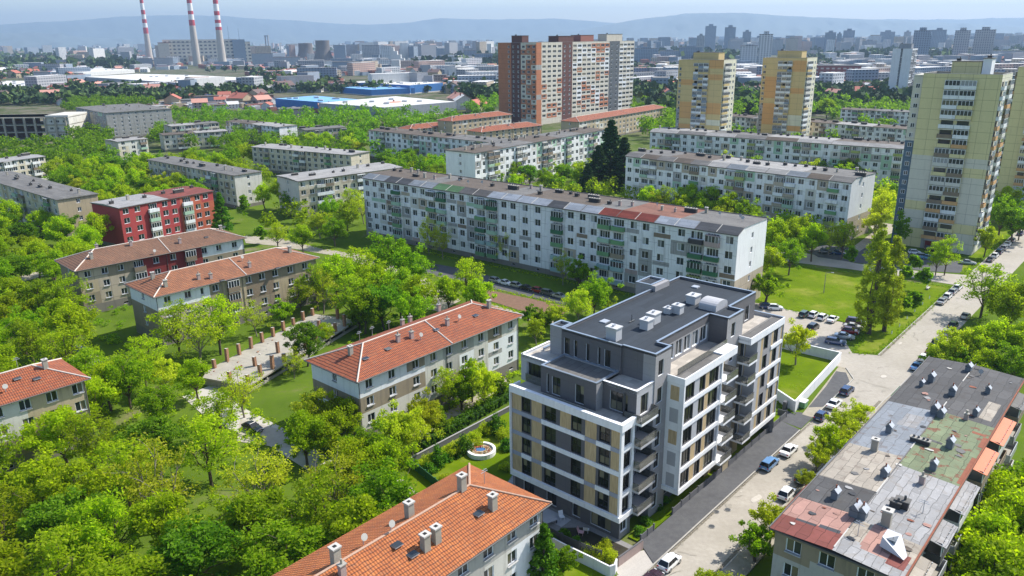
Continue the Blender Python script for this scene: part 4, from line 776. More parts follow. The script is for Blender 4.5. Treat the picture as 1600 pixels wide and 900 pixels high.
wblock('block with dark grey roof and yellow end wall at the left edge', (-40, 275), (89, 313), 12, 12, 14, 21, 'panel_cream', ('felt_grey',), 10, 4, group=GB, cols=('plaster_tan', 'panel_grey'), ep=lambda D, bh, fl, fh: [(0, D, bh, bh+fl*fh, 'plaster_tan')])
wblock('pale block with white roof at the left edge, upper one', (-30, 258), (70, 245), 11, 12, 9, 22, 'panel_cream', ('felt_palegrey',), 5, 4, group=GB, cols=('plaster_offwhite',))
wblock('grey five-storey block far left with many small windows', (118, 168), (165, 177), 16, 40, 8, 23, 'panel_grey', ('felt_grey',), 8, 6, group=GB, ends=8)
wblock('yellowish five-storey wing beside the grey block far left', (167, 176), (262, 165), 15, 14, 12, 24, 'panel_cream', ('felt_light',), 9, 5, group=GB, cols=('plaster_tan', 'green_yellow', 'plaster_offwhite'), prob=.4)
wblock('small cream block with grey roof standing alone in the trees', (184, 222), (230, 217), 11, 13, 3, 25, 'panel_cream', ('felt_light',), 3, 4, group=GB, cols=('plaster_offwhite',))
wblock('pale block on the left behind the small cream block', (255, 212), (355, 205), 9, 12, 10, 26, 'panel_cream', ('felt_brown', 'felt_light'), 6, 3, group=GB, cols=('plaster_offwhite',))
wblock('cream block with long flat roof in the middle of the left grove', (268, 198), (342, 192), 12, 12, 12, 27, 'panel_cream', ('felt_light', 'felt_grey'), 8, 4, group=GB, cols=('plaster_tan', 'plaster_offwhite'))
wblock('grey-white block half sunk in trees right of the cream grove block', (352, 190), (436, 199), 11, 12, 13, 28, 'panel_white', ('felt_brown', 'felt_light'), 8, 4, group=GB, cols=('panel_grey', 'plaster_tan'))
wblock('short beige block left of the orange-roofed houses in the grove', (478, 204), (540, 199), 10, 12, 9, 29, 'panel_beige', ('felt_grey',), 6, 3, group=GB, cols=('plaster_offwhite',))
# bare concrete frame building, far left
A, L, rz = frame_from((-60, 186), (85, 184), 14)
cf = thing('unfinished_building', 'unfinished concrete frame building with open dark storeys at the far left', 'unfinished building', A, rz)
b = MB()
for k in range(4): b.box(-.5, L+8, 0, 26, k*4.4+.6, k*4.4+1.2, 'concrete_pale')
part('floor_slab', b, cf)
for i in range(11):
    b = MB(); b.box(i*L/9-.5, i*L/9+.5, -.6, .5, 0, 14.2, 'concrete_pale'); part('column', b, cf); b = MB(); b.box(i*L/9-.4, i*L/9+.4, 12, 12.8, 0, 14, 'concrete'); part('column', b, cf)
b = MB(); b.box(0, L-14, 9, 9.4, 1, 13.8, 'brick_brown'); b.box(L-6, L+8, .6, 25, 1.2, 15.4, 'plaster_offwhite'); b.box(0, L-6, 2, 24, 13.81, 14.4, 'felt_grey'); part('infill_wall', b, cf)
wn = [(L-3+k*4.2, .55, 2.6+f*4.2, 0, 2.2, 1.4, 'frame_white', 'glass_old', 2, 1) for k in range(3) for f in range(3)]; place_windows(cf, wn, False)
# --- orange-roofed blocks beyond
GO = 'terracotta-roofed blocks near the big brick tower'
def oblock(label, a, b, h, D, nb, seed, wall='plaster_tan', roofm='tile_red', fl=4, rh=2.2, **k):
    A, L, rz = frame_from(a, b, h)
    return block('apartment_block', label, 'apartment block', A, L, rz, D, h, fl, (h-1)/fl, nb, wall, roof='hip', roofm=roofm, ov=.5, rh=rh, seed=seed, patch=patches_fn(['plaster_offwhite', 'plaster_tan', 'panel_beige'], .3, False), group=k.pop('group', GO), **k)
for ar in (('long cream block with terracotta roof running right from the brick tower', (905, 191), (1042, 168), 12.5, 13, 24, 31), ('terracotta-roofed yellow house block left of the brick tower', (706, 190), (801, 179), 12, 13, 12, 32), ('low terracotta-roofed block before the brick tower foot', (752, 207), (848, 196), 9, 13, 10, 33), ('small red-brown roofed block left of the orange house block', (640, 203), (712, 196), 8, 13, 8, 34)):
    T, ro = oblock(*ar)
    for k in range(6): vent(ro, 'brick', (6+k*6, 4+(k % 3)*2, 12.5 if 'long' in ar[0] else ar[3]+1.2), 0, 1.2)
# --- red block
A, L, rz = frame_from((186, 326), (332, 299), 12.3)
def redpatch(W, bh, fl, fh, us, rd): return [(W*.62, W*.86, 0, bh+fl*fh, 'plaster_orange_red'), (W*.86, W, 0, bh+3*fh, 'plaster_orange_red')]
T, ro = block('apartment_block', 'small red-painted block with half grey, half red roof in the trees', 'apartment block', A, L, rz, 15, 12.3, 4, 2.8, [(1.8, 'w'), (5.4, 'w'), (10.2, 'b'), (14.2, 'w'), (17.2, 'w'), (21.5, 'b'), (25.3, 'w'), (28.2, 'w')][:8], 'plaster_red', roofpatch=['felt_palegrey', 'felt_palegrey', 'felt_red', 'felt_red'], patch=redpatch,
          balc=lambda i, f, r: ['plaster_white', 'plaster_white', 'green_light', 'plaster_white'][f], vents=6, near=False, ends=0, seed=8, gm='glass_dark')
# --- the four tiled blocks of the near left, front faces with patches
GT = 'three-storey tile-roofed blocks'
def tblock(label, a, b, h, D, bays, seed, roofm, patch, rh=2.6, wall='plaster_taupe', ep=None, L=None, **k):
    A, L_, rz = frame_from(a, b, h)
    return block('apartment_block', label, 'apartment block', A, L or L_, rz, D, h, 3, 2.8, bays, wall, roof='hip', roofm=roofm, ov=.7, rh=rh, seed=seed, patch=patch, group=GT, near=True, sill=True, gm='glass_dark', ww=1.35, wh=1.4, endpatch=ep, ends=1, **k)
def p1(W, bh, fl, fh, us, rd): return [(0, 4.5, bh+fh, bh+2*fh, 'plaster_tan'), (W*.34, W*.72, bh+2*fh, bh+3*fh, 'plaster_darkred'), (W*.72, W, bh+2*fh, bh+3*fh, 'plaster_white'), (W*.34, W*.72, bh+fh, bh+2*fh, 'plaster_darkred'), (0, 6, bh+2*fh, bh+2.9*fh, 'panel_beige'), (W*.1, W*.34, bh, bh+2*fh, 'panel_beige')]
T1_, r1_ = tblock('block with brown mossy tile roof and dark red painted stretch, farther of left pair', (116.4, 425), (386, 372), 10.5, 13.2, [(2, 'w'), (5.6, 'w'), (9, 'w'), (13, 'b'), (17, 'w'), (21, 'w'), (25, 'b'), (28.7, 'w'), (32.4, 'w'), (36.5, 'w')], 41, 'tile_brown', p1, ep=lambda D, bh, fl, fh: [(0, D, bh+2.0*fh, bh+3*fh, 'plaster_taupe')], balc=lambda i, f, r: 'plaster_white' if f == 1 else 'panel_brown')
def p2(W, bh, fl, fh, us, rd): return [(0, 11, bh+1.9*fh, bh+3*fh, 'plaster_white'), (0, 11, bh, bh+1.9*fh, 'panel_beige'), (W*.38, W*.52, bh, bh+3*fh, 'plaster_tan'), (W*.52, W*.7, bh+fh, bh+3*fh, 'panel_brown'), (W*.7, W*.8, bh, bh+2*fh, 'plaster_tan'), (W*.85, W, bh+2*fh, bh+3*fh, 'plaster_tan')]
T2_, r2_ = tblock('block with worn orange tile roof and tan stained walls, nearer of the left pair', (240, 466), (499.5, 403), 10.5, 13.7, [(2.2, 'w'), (6.4, 'w'), (9.4, 's'), (12.3, 'w'), (16, 'b'), (19.8, 'w'), (23, 'w'), (26.2, 'w'), (30, 'w'), (33.8, 'w')], 42, 'tile_worn', p2, ep=lambda D, bh, fl, fh: [(0, D, bh+1.9*fh, bh+3*fh, 'plaster_white')], balc=lambda i, f, r: 'panel_brown')
def p3(W, bh, fl, fh, us, rd): return [(0, 9.4, bh+2*fh-.2, bh+3*fh, 'plaster_white'), (0, 13.5, bh+fh, bh+2*fh-.2, 'plaster_taupe'), (0, 15, bh, bh+fh, 'plaster_offwhite'), (9.4, 13.2, bh+2*fh-.2, bh+2*fh+.85, 'plaster_white'), (13.2, 17.2, bh, bh+3*fh, 'plaster_offwhite'), (17.2, 21, bh+fh, bh+3*fh, 'plaster_grey'), (21, 24.5, bh+2*fh, bh+3*fh, 'plaster_grey'), (21, 24.5, bh+fh, bh+2*fh, 'plaster_white'), (24.5, 28, bh, bh+3*fh, 'plaster_offwhite'), (28, 31.6, bh+fh, bh+1.3*fh, 'panel_grey'), (28, 31.6, bh+1.3*fh, bh+2*fh, 'plaster_white'), (28, W, bh, bh+fh, 'plaster_white'), (31.6, W, bh+fh, bh+2*fh, 'plaster_white'), (31.6, W, bh+2*fh, bh+3*fh, 'plaster_offwhite'), (28, 31.6, bh+2*fh, bh+3*fh, 'plaster_taupe')]
T3_, r3_ = tblock('block with bright orange tile roof beside the hedge, left of the new house', (558, 599), (818, 493), 10.5, 13.0, [(2.0, 'w'), (6.4, 'w'), (11.3, 'w'), (15.1, 'w'), (18.6, 'w'), (22.2, 'w'), (26.3, 'w'), (30.1, 'w'), (34, 'w')], 43, 'tile_red', p3, ep=lambda D, bh, fl, fh: [(0, D, bh+2*fh-.2, bh+3*fh, 'plaster_white'), (0, D, bh, bh+fh, 'plaster_white')])
# bottom one: eaves corner (861,787) is its far right corner
c1, c3 = at(861.7, 787, 10.5), at(736.6, 728, 10.5); d = np.array([-UD[0], -UD[1]]); LN = 44.0
A = c1+d*LN; rz = math.atan2(UD[1], UD[0])
def p4(W, bh, fl, fh, us, rd): return [(W-5, W, bh, bh+2*fh, 'plaster_white'), (W-9, W-5, bh, bh+2*fh, 'plaster_offwhite'), (W-14, W-9, bh, bh+3*fh, 'plaster_grey')]
T4_, r4_ = block('apartment_block', 'nearest block, its big orange tile roof with concrete chimneys cut by the bottom edge', 'apartment block', A, LN, rz, 12.3, 10.5, 3, 2.8, [(2.2+i*3.55, 'w') for i in range(12)], 'plaster_grey', roof='hip', roofm='tile_orange', ov=.7, rh=2.7, seed=44, patch=p4, group=GT, near=True, sill=True, gm='glass_dark', ww=1.45, wh=1.5, ends=2)
c1, c3 = at(142, 592, 10.5), at(94.6, 563.5, 10.5); A = c1-UD*36
def p5(W, bh, fl, fh, us, rd): return [(W-8, W, bh, bh+3*fh, 'plaster_tan'), (W-16, W-8, bh+fh, bh+3*fh, 'plaster_offwhite')]
T5_, r5_ = block('apartment_block', 'block with red-brown tile roof cut by the left edge above the wood', 'apartment block', A, 36, rz, 11.4, 10.5, 3, 2.8, [(2+i*3.5, 'w') for i in range(10)], 'plaster_taupe', roof='hip', roofm='tile_red', ov=.7, rh=2.5, seed=45, patch=p5, group=GT, near=True, sill=True, gm='glass_dark', ww=1.5, wh=1.5)
def on_roof(T, ro, kind, px, py, D, h, rh, L, s=1.0, hip=True):
    """put a chimney where the roof surface meets the line of sight of a photo pixel"""
    R = Matrix.Rotation(-T.rotation_euler[2], 3, 'Z'); z = h+rh*.5
    for _ in range(12):
        g_ = at(px, py, z); l_ = R @ (Vector((g_[0], g_[1], 0))-Vector((T.location[0], T.location[1], 0)))
        e = min(l_[1], D-l_[1], l_[0], L-l_[0]); z = h+.12+max(0, min(1, e/(D/2)))*rh
    vent(ro, kind, (l_[0], l_[1], z), 0, s)
for k, px, py in (('stack', 770, 794), ('stack', 682, 845), ('stack', 665, 857), ('stack', 722, 763), ('stack', 640, 806), ('stack', 525, 878), ('dish', 568, 850), ('skylight', 748, 803), ('skylight', 645, 867), ('brick', 535, 897), ('mast', 757, 755), ('skylight', 620, 852), ('dish', 611, 829)): on_roof(T4_, r4_, k, px, py, 12.3, 10.5, 2.7, LN, 1.25 if k == 'stack' else 1)
for k, px, py in (('stack', 548, 553), ('mast', 562, 533), ('mast', 582, 525), ('mast', 608, 516), ('brick', 629, 508), ('brick', 641, 503), ('brick', 622, 532), ('brick', 643, 527), ('skylight', 606, 545), ('skylight', 681, 515), ('brick', 699, 507), ('skylight', 743, 493), ('dish', 717, 501), ('stack', 764, 480), ('mast', 685, 487), ('skylight', 571, 560), ('dish', 657, 530), ('brick', 686, 484)): on_roof(T3_, r3_, k, px, py, 13, 10.5, 2.6, 37.4)
for k, px, py in (('stack', 239, 435), ('stack', 258, 440), ('skylight', 298, 433), ('brick', 309, 424), ('brick', 328, 423), ('skylight', 345, 422), ('brick', 389, 407), ('skylight', 432, 402), ('stack', 453, 393), ('dish', 380, 420)): on_roof(T2_, r2_, k, px, py, 13.7, 10.5, 2.6, 38)
for k, px, py in (('stack', 142, 397), ('brick', 152, 392), ('skylight', 260, 378), ('brick', 280, 371), ('skylight', 322, 368), ('stack', 345, 360), ('dish', 240, 386), ('mast', 352, 372), ('brick', 205, 385)): on_roof(T1_, r1_, k, px, py, 13.2, 10.5, 2.6, 40)
for k, px, py in (('skylight', 58, 594), ('skylight', 30, 605), ('dish', 8, 607), ('stack', 72, 577), ('mast', 28, 575)): on_roof(T5_, r5_, k, px, py, 11.4, 10.5, 2.5, 36)

# --- the flat patched roof block at lower right (street side at left, balconies at right)
Cn = at(1212, 826, 12); Cf = at(1460.7, 561.5, 12); dd = (Cf-Cn); LS = float(np.linalg.norm(dd)); LS = 55.0; A = uv(*[float(x) for x in ((Cn-O0)@UD, (Cn-O0)@VD)])
SH, SW = 12.0, 11.4
# local frame: x along the near end wall (to the right), y along the street into the distance
S = thing('apartment_block', 'block at lower right with a torn patchwork flat roof and orange balcony canopies', 'apartment block', A, math.atan2(-VD[1], -VD[0]))
wl, wins = MB(), []
eb = [1.9, 5.1, 8.6]; ops = []
for f in range(4):
    for u_ in eb: ops.append((u_-.75, u_+.75, .8+f*2.8+.85, .8+f*2.8+2.3)); wins.append((u_, .16, .8+f*2.8+.85, 0, 1.5, 1.45, 'frame_white', 'glass_dark', 2, 1))
facade(wl, (0, 0), (1, 0), SW, 0, SH, 'plaster_taupe', ops, [(0, 3.6, 0, .8+2.8*3, 'plaster_grey'), (3.6, 6.8, .8+2.8*2.2, .8+2.8*3.3, 'plaster_grey')], .16)
ops = []
for f in range(4):
    for k in range(15): ops.append((1.2+k*3.6, 2.7+k*3.6, .8+f*2.8+.85, .8+f*2.8+2.3)); wins.append((SW-.16, 1.95+k*3.6, .8+f*2.8+.85, math.pi/2, 1.5, 1.45, 'frame_white', 'glass_dark', 2, 1)); wins.append((.16, LS-1.95-k*3.6, .8+f*2.8+.85, -math.pi/2, 1.5, 1.45, 'frame_white', 'glass_dark', 2, 1))
facade(wl, (SW, 0), (0, 1), LS, 0, SH, 'plaster_offwhite', ops, patches_fn(['plaster_grey', 'panel_beige', 'plaster_white'], .4, False)(LS, .8, 4, 2.8, [1.95+k*3.6 for k in range(15)], random.Random(5)), .16); facade(wl, (SW, LS), (-1, 0), SW, 0, SH, 'plaster_grey'); facade(wl, (0, LS), (0, -1), LS, 0, SH, 'plaster_grey', ops, (), .16)
part('wall', wl, S); place_windows(S, wins, True, True)
rf = MB(); rf.box(-.5, SW+.5, -.5, LS+.4, SH, SH+.16, 'gutter')
mid, e0, e1, y_ = SW*.49, -.5, SW+.5, -.5
def rp(x0, x1, ya, yb, m_, k=0):
    zz = lambda x: SH+.17+.0012*k+(.35*(1-abs(x-mid)/(SW/2+.5)))
    rf.poly([(x0, ya, zz(x0)), (x1, ya, zz(x1)), (x1, yb, zz(x1)), (x0, yb, zz(x0))], m_)
for a_, b_, m_ in ((-.5, 2.6, 'felt_red'), (2.6, 6.6, 'felt_pink'), (6.6, 12.2, 'felt_darkgrey'), (12.2, 21.5, 'felt_tan'), (21.5, 30, 'felt_bluegrey'), (30, 36, 'felt_bluegrey'), (36, LS+.4, 'felt_darkgrey')): rp(e0, mid, a_, b_, m_)
for a_, b_, m_ in ((-.5, 2.4, 'felt_palegrey'), (2.4, 6.0, 'felt_tan'), (6.0, 12.5, 'felt_palegrey'), (12.5, 19.5, 'felt_palegrey'), (19.5, 36.5, 'felt_green'), (36.5, 39.5, 'felt_darkgrey'), (39.5, LS+.4, 'felt_darkgrey')): rp(mid, e1, a_, b_, m_)
rd = random.Random(9)
k = 1
for x0_, x1_, ya, yb, m_ in ((7.2, 9.8, 1.6, 6.4, 'felt_pink'), (3.2, 5.2, 2.4, 3.0, 'felt_black'), (1.0, 3.0, 2.3, 2.7, 'felt_black'), (9.6, 11, 38, 44, 'felt_tan'), (2.4, 4.6, 29.6, 33.5, 'felt_palegrey'), (5.7, 7.4, .3, 2.1, 'felt_palegrey'), (.5, 2.6, 31, 34, 'felt_bluegrey'), (9.8, 11.4, 1.0, 3.5, 'felt_red'), (11.3, 11.75, 20, 27, 'rust'), (9.9, 11.4, 33.2, 33.8, 'rust'), (11.2, 11.7, 30, 33, 'rust'), (8, 9.2, 20, 20.5, 'felt_brown'), (6, 8, 27.5, 28, 'felt_darkgrey')):
    if x0_ < mid < x1_: x1_ = mid
    rp(x0_, x1_, ya, yb, m_, k); k += 1
for i in range(46):                      # tears, tar blots and small felt patches with ragged outlines
    x = rd.uniform(.2, SW-.2); yy = rd.uniform(1, LS-1); r = rd.uniform(.15, .55)*(1 if i % 4 else 1.5); zz = SH+.19+.0012*(k+i)+(.35*(1-abs(x-mid)/(SW/2+.5))); n_ = rd.randint(6, 9); ax = rd.uniform(.5, 1)
    rf.poly([(x+r*rd.uniform(.6, 1.2)*math.cos(t), yy+ax*r*rd.uniform(.5, 1.1)*math.sin(t), zz) for t in np.linspace(0, 2*math.pi, n_, False)], rd.choice(['felt_black', 'rust', 'gutter', 'felt_palegrey', 'stone_pale', 'felt_brown', 'felt_pink']))
zz = SH+.56
for i in range(14):                      # seams of welted sheet and the middle expansion joint
    ya = i*4; rf.box(mid-.06, mid+.06, ya, ya+3.8, SH+.4, SH+.6, 'gutter' if i % 3 else 'stone_pale')
rf.box(SW+.35, SW+.5, -.5, LS+.4, SH+.17, SH+.34, 'rust'); rf.box(-.52, -.4, -.5, LS+.4, SH+.17, SH+.3, 'gutter')
sr = part('roof', rf, S)
def son(kind, px, py, s=1.0):
    g_ = at(px, py, SH+.4); l_ = Matrix.Rotation(-S.rotation_euler[2], 3, 'Z') @ (Vector((g_[0], g_[1], 0))-Vector((A[0], A[1], 0))); vent(sr, kind, (l_[0], l_[1], SH+.35), rd.uniform(-.1, .1), s)
for kd, px, py, s in (('gable', 1455, 595, 1), ('gable', 1513, 580, 1), ('gable', 1543, 613, 0.77), ('gable', 1487, 618, 1.1), ('gable', 1524, 648, 0.85), ('gable', 1460, 646, 1.1), ('gable', 1470, 652, 1), ('gable', 1389, 674, 0.94), ('gable', 1484, 698, 1), ('gable', 1458, 732, 0.94), ('gable', 1382, 745, 1), ('stack', 1366, 703, 1.1),
                     ('gable', 1305, 777, 0.94), ('gable', 1336, 806, 1.2), ('gable', 1347, 809, 1.1), ('dark', 1409, 792, 1.2), ('dark', 1399, 792, 1), ('stack', 1384, 820, 1.3), ('mast', 1340, 838, 1), ('brick', 1440, 755, .9), ('dish', 1532, 587, .9), ('long', 1437, 693, .7), ('gable', 1440, 602, 0.68), ('brick', 1509, 655, .8), ('mast', 1442, 800, .8)): son(kd, px, py, s)
b = MB(); g_ = at(1390, 858, SH+.4); l_ = Matrix.Rotation(-S.rotation_euler[2], 3, 'Z') @ (Vector((g_[0], g_[1], 0))-Vector((A[0], A[1], 0)))   # white tarpaulin over a stack
b.box(l_[0]-.6, l_[0]+.4, l_[1]-.2, l_[1]+1.2, SH+.3, SH+1.5, 'sheet_slate')
hh = [(l_[0]-.8, l_[1]-.4, SH+.6), (l_[0]+1.5, l_[1]-1.1, SH+.55), (l_[0]+1.6, l_[1]-.3, SH+.55), (l_[0]+.5, l_[1]+1.3, SH+1.55), (l_[0]-.7, l_[1]+1.3, SH+1.6), (l_[0]-.7, l_[1]-.3, SH+1.6)]
b.poly([hh[0], hh[1], hh[5]], 'tarp_white'); b.poly([hh[5], hh[1], hh[2]], 'tarp_white'); b.poly([hh[5], hh[2], hh[3], hh[4]], 'tarp_white'); part('tarpaulin', b, sr)
# balconies down the right side with sheet canopies on top
zt = SH-.25
for j, (ya, yb, top) in enumerate(((1.5, 5, 'felt_tan'), (8.5, 12.6, 'felt_palegrey'), (15.5, 22, 'felt_palegrey'), (25.5, 31.5, 'orange_sheet'), (34, 41.5, 'orange_sheet'), (46, 51, 'felt_grey'))):
    for f in range(4):
        z = .8+f*2.8; b = MB(); c = rd.choice(['dark_panel', 'panel_grey', 'plaster_offwhite', 'panel_brown', 'metal_light'])
        b.box(SW+.003, SW+1.5, ya, yb, z-.14, z, 'concrete'); b.box(SW+1.42, SW+1.5, ya, yb, z+.002, z+1.0, c); b.box(SW+.003, SW+1.418, ya, ya+.07, z+.002, z+1.0, c); b.box(SW+.003, SW+1.418, yb-.07, yb, z+.002, z+1.0, c)
        if f == 3 or rd.random() < .5:
            for k in range(6): yy = ya+k*(yb-ya-.07)/5; b.box(SW+1.42, SW+1.49, yy, yy+.07, z+1.0, z+2.4, 'frame_white')
            b.box(SW+1.44, SW+1.46, ya+.07, yb-.07, z+1.0, z+2.4, 'glass_dark'); b.box(SW+.01, SW+1.42, ya+.02, ya+.04, z+1.0, z+2.4, 'glass_old')
        o = part('balcony', b, S)
    cb = MB(); cb.poly([(SW+.01, ya-.2, zt), (SW+1.85, ya-.2, zt-.35), (SW+1.85, yb+.2, zt-.35), (SW+.01, yb+.2, zt)], top); cb.poly([(SW+.01, yb+.2, zt-.06), (SW+1.85, yb+.2, zt-.41), (SW+1.85, ya-.2, zt-.41), (SW+.01, ya-.2, zt-.06)], 'gutter')
    cb.poly([(SW+1.85, ya-.2, zt-.41), (SW+1.85, yb+.2, zt-.41), (SW+1.85, yb+.2, zt-.35), (SW+1.85, ya-.2, zt-.35)], top); cb.poly([(SW+.01, ya-.2, zt-.06), (SW+1.85, ya-.2, zt-.41), (SW+1.85, ya-.2, zt-.35), (SW+.01, ya-.2, zt)], top)
    part('canopy', cb, S)
# lean-to canopies on the street side
for ya, yb, m_ in ((5, 11, 'felt_red'), (13.5, 19, 'sheet_silver'), (22, 24.5, 'felt_black'), (40, 44, 'sheet_green')):
    cb = MB(); cb.poly([(-1.2, ya, zt-.5), (-.003, ya, zt-.1), (-.003, yb, zt-.1), (-1.2, yb, zt-.5)], m_); cb.poly([(-1.2, yb, zt-.56), (-.003, yb, zt-.16), (-.003, ya, zt-.16), (-1.2, ya, zt-.56)], 'gutter'); cb.poly([(-1.2, yb, zt-.56), (-1.2, ya, zt-.56), (-1.2, ya, zt-.5), (-1.2, yb, zt-.5)], m_); part('canopy', cb, S)
    for f in (2, 3): b = MB(); z = .8+f*2.8; b.box(-1.1, -.003, ya+.2, yb-.2, z-.14, z, 'concrete'); b.box(-1.1, -1.02, ya+.2, yb-.2, z+.002, z+1.0, 'panel_beige'); part('balcony', b, S)
# --- ruined foundation with brick columns
g0, g1, g2 = at(388, 603, 1.6), at(560, 500, 1.6), at(340, 558, 1.6)
d = g1-g0; L = float(np.linalg.norm(d)); rz = math.atan2(d[1], d[0]); Dp = 11.5
Rn = thing('ruin', 'unfinished concrete ground floor with rows of orange brick columns beside the tiled blocks', 'ruin', g0, rz)
b = MB(); b.box(0, L, 0, Dp, 1.35, 1.6, 'concrete_pale'); b.box(.3, L, .35, .6, 0, .5, 'concrete'); b.box(.3, .6, .6, Dp, 0, 1.35, 'concrete'); b.box(L-.3, L, .6, Dp, 0, 1.35, 'concrete'); b.box(.6, L-.3, 3.5, 3.7, 0, 1.35, 'black_hole')
for k in range(8): b.box(.3+k*(L-.6)/7, .65+k*(L-.6)/7, .3, .62, .5, 1.35, 'concrete')
part('floor_slab', b, Rn)
rd = random.Random(4)
for i in range(11):
    for j, y in enumerate((.7, 4.6, Dp-.6)):
        if (j == 1 and i % 2) or rd.random() < .1: continue
        hh = rd.uniform(1.6, 2.9); b = MB(); lean = rd.uniform(-.12, .12); w_ = .27
        x = .8+i*(L-1.6)/10
        b.poly([(x-w_, y-w_, 1.6), (x+w_, y-w_, 1.6), (x+w_+lean, y-w_, 1.6+hh), (x-w_+lean, y-w_, 1.6+hh)], 'brick_column'); b.poly([(x+w_, y-w_, 1.6), (x+w_, y+w_, 1.6), (x+w_+lean, y+w_, 1.6+hh*.95), (x+w_+lean, y-w_, 1.6+hh)], 'brick_column')
        b.poly([(x+w_, y+w_, 1.6), (x-w_, y+w_, 1.6), (x-w_+lean, y+w_, 1.6+hh), (x+w_+lean, y+w_, 1.6+hh*.95)], 'brick_column'); b.poly([(x-w_, y+w_, 1.6), (x-w_, y-w_, 1.6), (x-w_+lean, y-w_, 1.6+hh), (x-w_+lean, y+w_, 1.6+hh)], 'brick_column')
        b.poly([(x-w_+lean, y-w_, 1.6+hh), (x+w_+lean, y-w_, 1.6+hh), (x+w_+lean, y+w_, 1.6+hh*.95), (x-w_+lean, y+w_, 1.6+hh)], 'stone_pale'); part('brick_column', b, Rn)
b = MB()
for i in range(60):
    x, y = rd.uniform(1, L-1), rd.uniform(1, Dp-1); s = rd.uniform(.1, .4); b.box(x, x+s, y, y+s*.7, 1.602, 1.602+s*.4, rd.choice(['brick_column', 'concrete', 'stone_pale', 'rust']))
o = part('rubble', b, Rn); o['kind'] = 'stuff'

# ================================================================ towers, works and the far city
plain('roof_tin', (.45, .44, .42), .7, var=.3, scale=.1); plain('cooling_grey', (.13, .115, .105), .9, var=.2, scale=.05)
def upx(P, d, px, z=0.0):
    """distance along d from ground point P whose picture x is px"""
    lo, hi = -10.0, 400.0; f = lambda s: px_of(P[0]+d[0]*s, P[1]+d[1]*s, z)[0]-px
    a, b = f(lo), f(hi)
    for _ in range(60):
        m_ = (lo+hi)/2
        if f(m_)*a > 0: lo = m_
        else: hi = m_
    return (lo+hi)/2
def height_at(P, ytop):
    lo, hi = 0.0, 400.0
    for _ in range(60):
        m_ = (lo+hi)/2
        if px_of(P[0], P[1], m_)[1] > ytop: lo = m_
        else: hi = m_
    return lo
def winmat(name, wallc, winc, w, h, frac=.45, var=.15):
    M, n, p = newmat(name); uv_ = N(n, 'ShaderNodeTexCoord').outputs['UV']; geo = N(n, 'ShaderNodeNewGeometry')
    sp = N(n, 'ShaderNodeSeparateXYZ'); n.links.new(uv_, sp.inputs[0]); outs = []
    for i, per, fr_ in ((0, w, .55), (1, h, frac)):
        d_ = N(n, 'ShaderNodeMath', operation='DIVIDE'); n.links.new(sp.outputs[i], d_.inputs[0]); d_.inputs[1].default_value = per
        f_ = N(n, 'ShaderNodeMath', operation='FRACT'); n.links.new(d_.outputs[0], f_.inputs[0]); l_ = N(n, 'ShaderNodeMath', operation='LESS_THAN'); n.links.new(f_.outputs[0], l_.inputs[0]); l_.inputs[1].default_value = fr_; outs.append(l_.outputs[0])
    m_ = N(n, 'ShaderNodeMath', operation='MULTIPLY'); n.links.new(outs[0], m_.inputs[0]); n.links.new(outs[1], m_.inputs[1])
    wc = mixc(n, noise(n, geo.outputs['Position'], .05, 4), mul(wallc, 1-var), mul(wallc, 1+var)); n.links.new(mixc(n, m_.outputs[0], wc, winc), p.inputs['Base Color']); p.inputs['Roughness'].default_value = .8; MT[name] = M
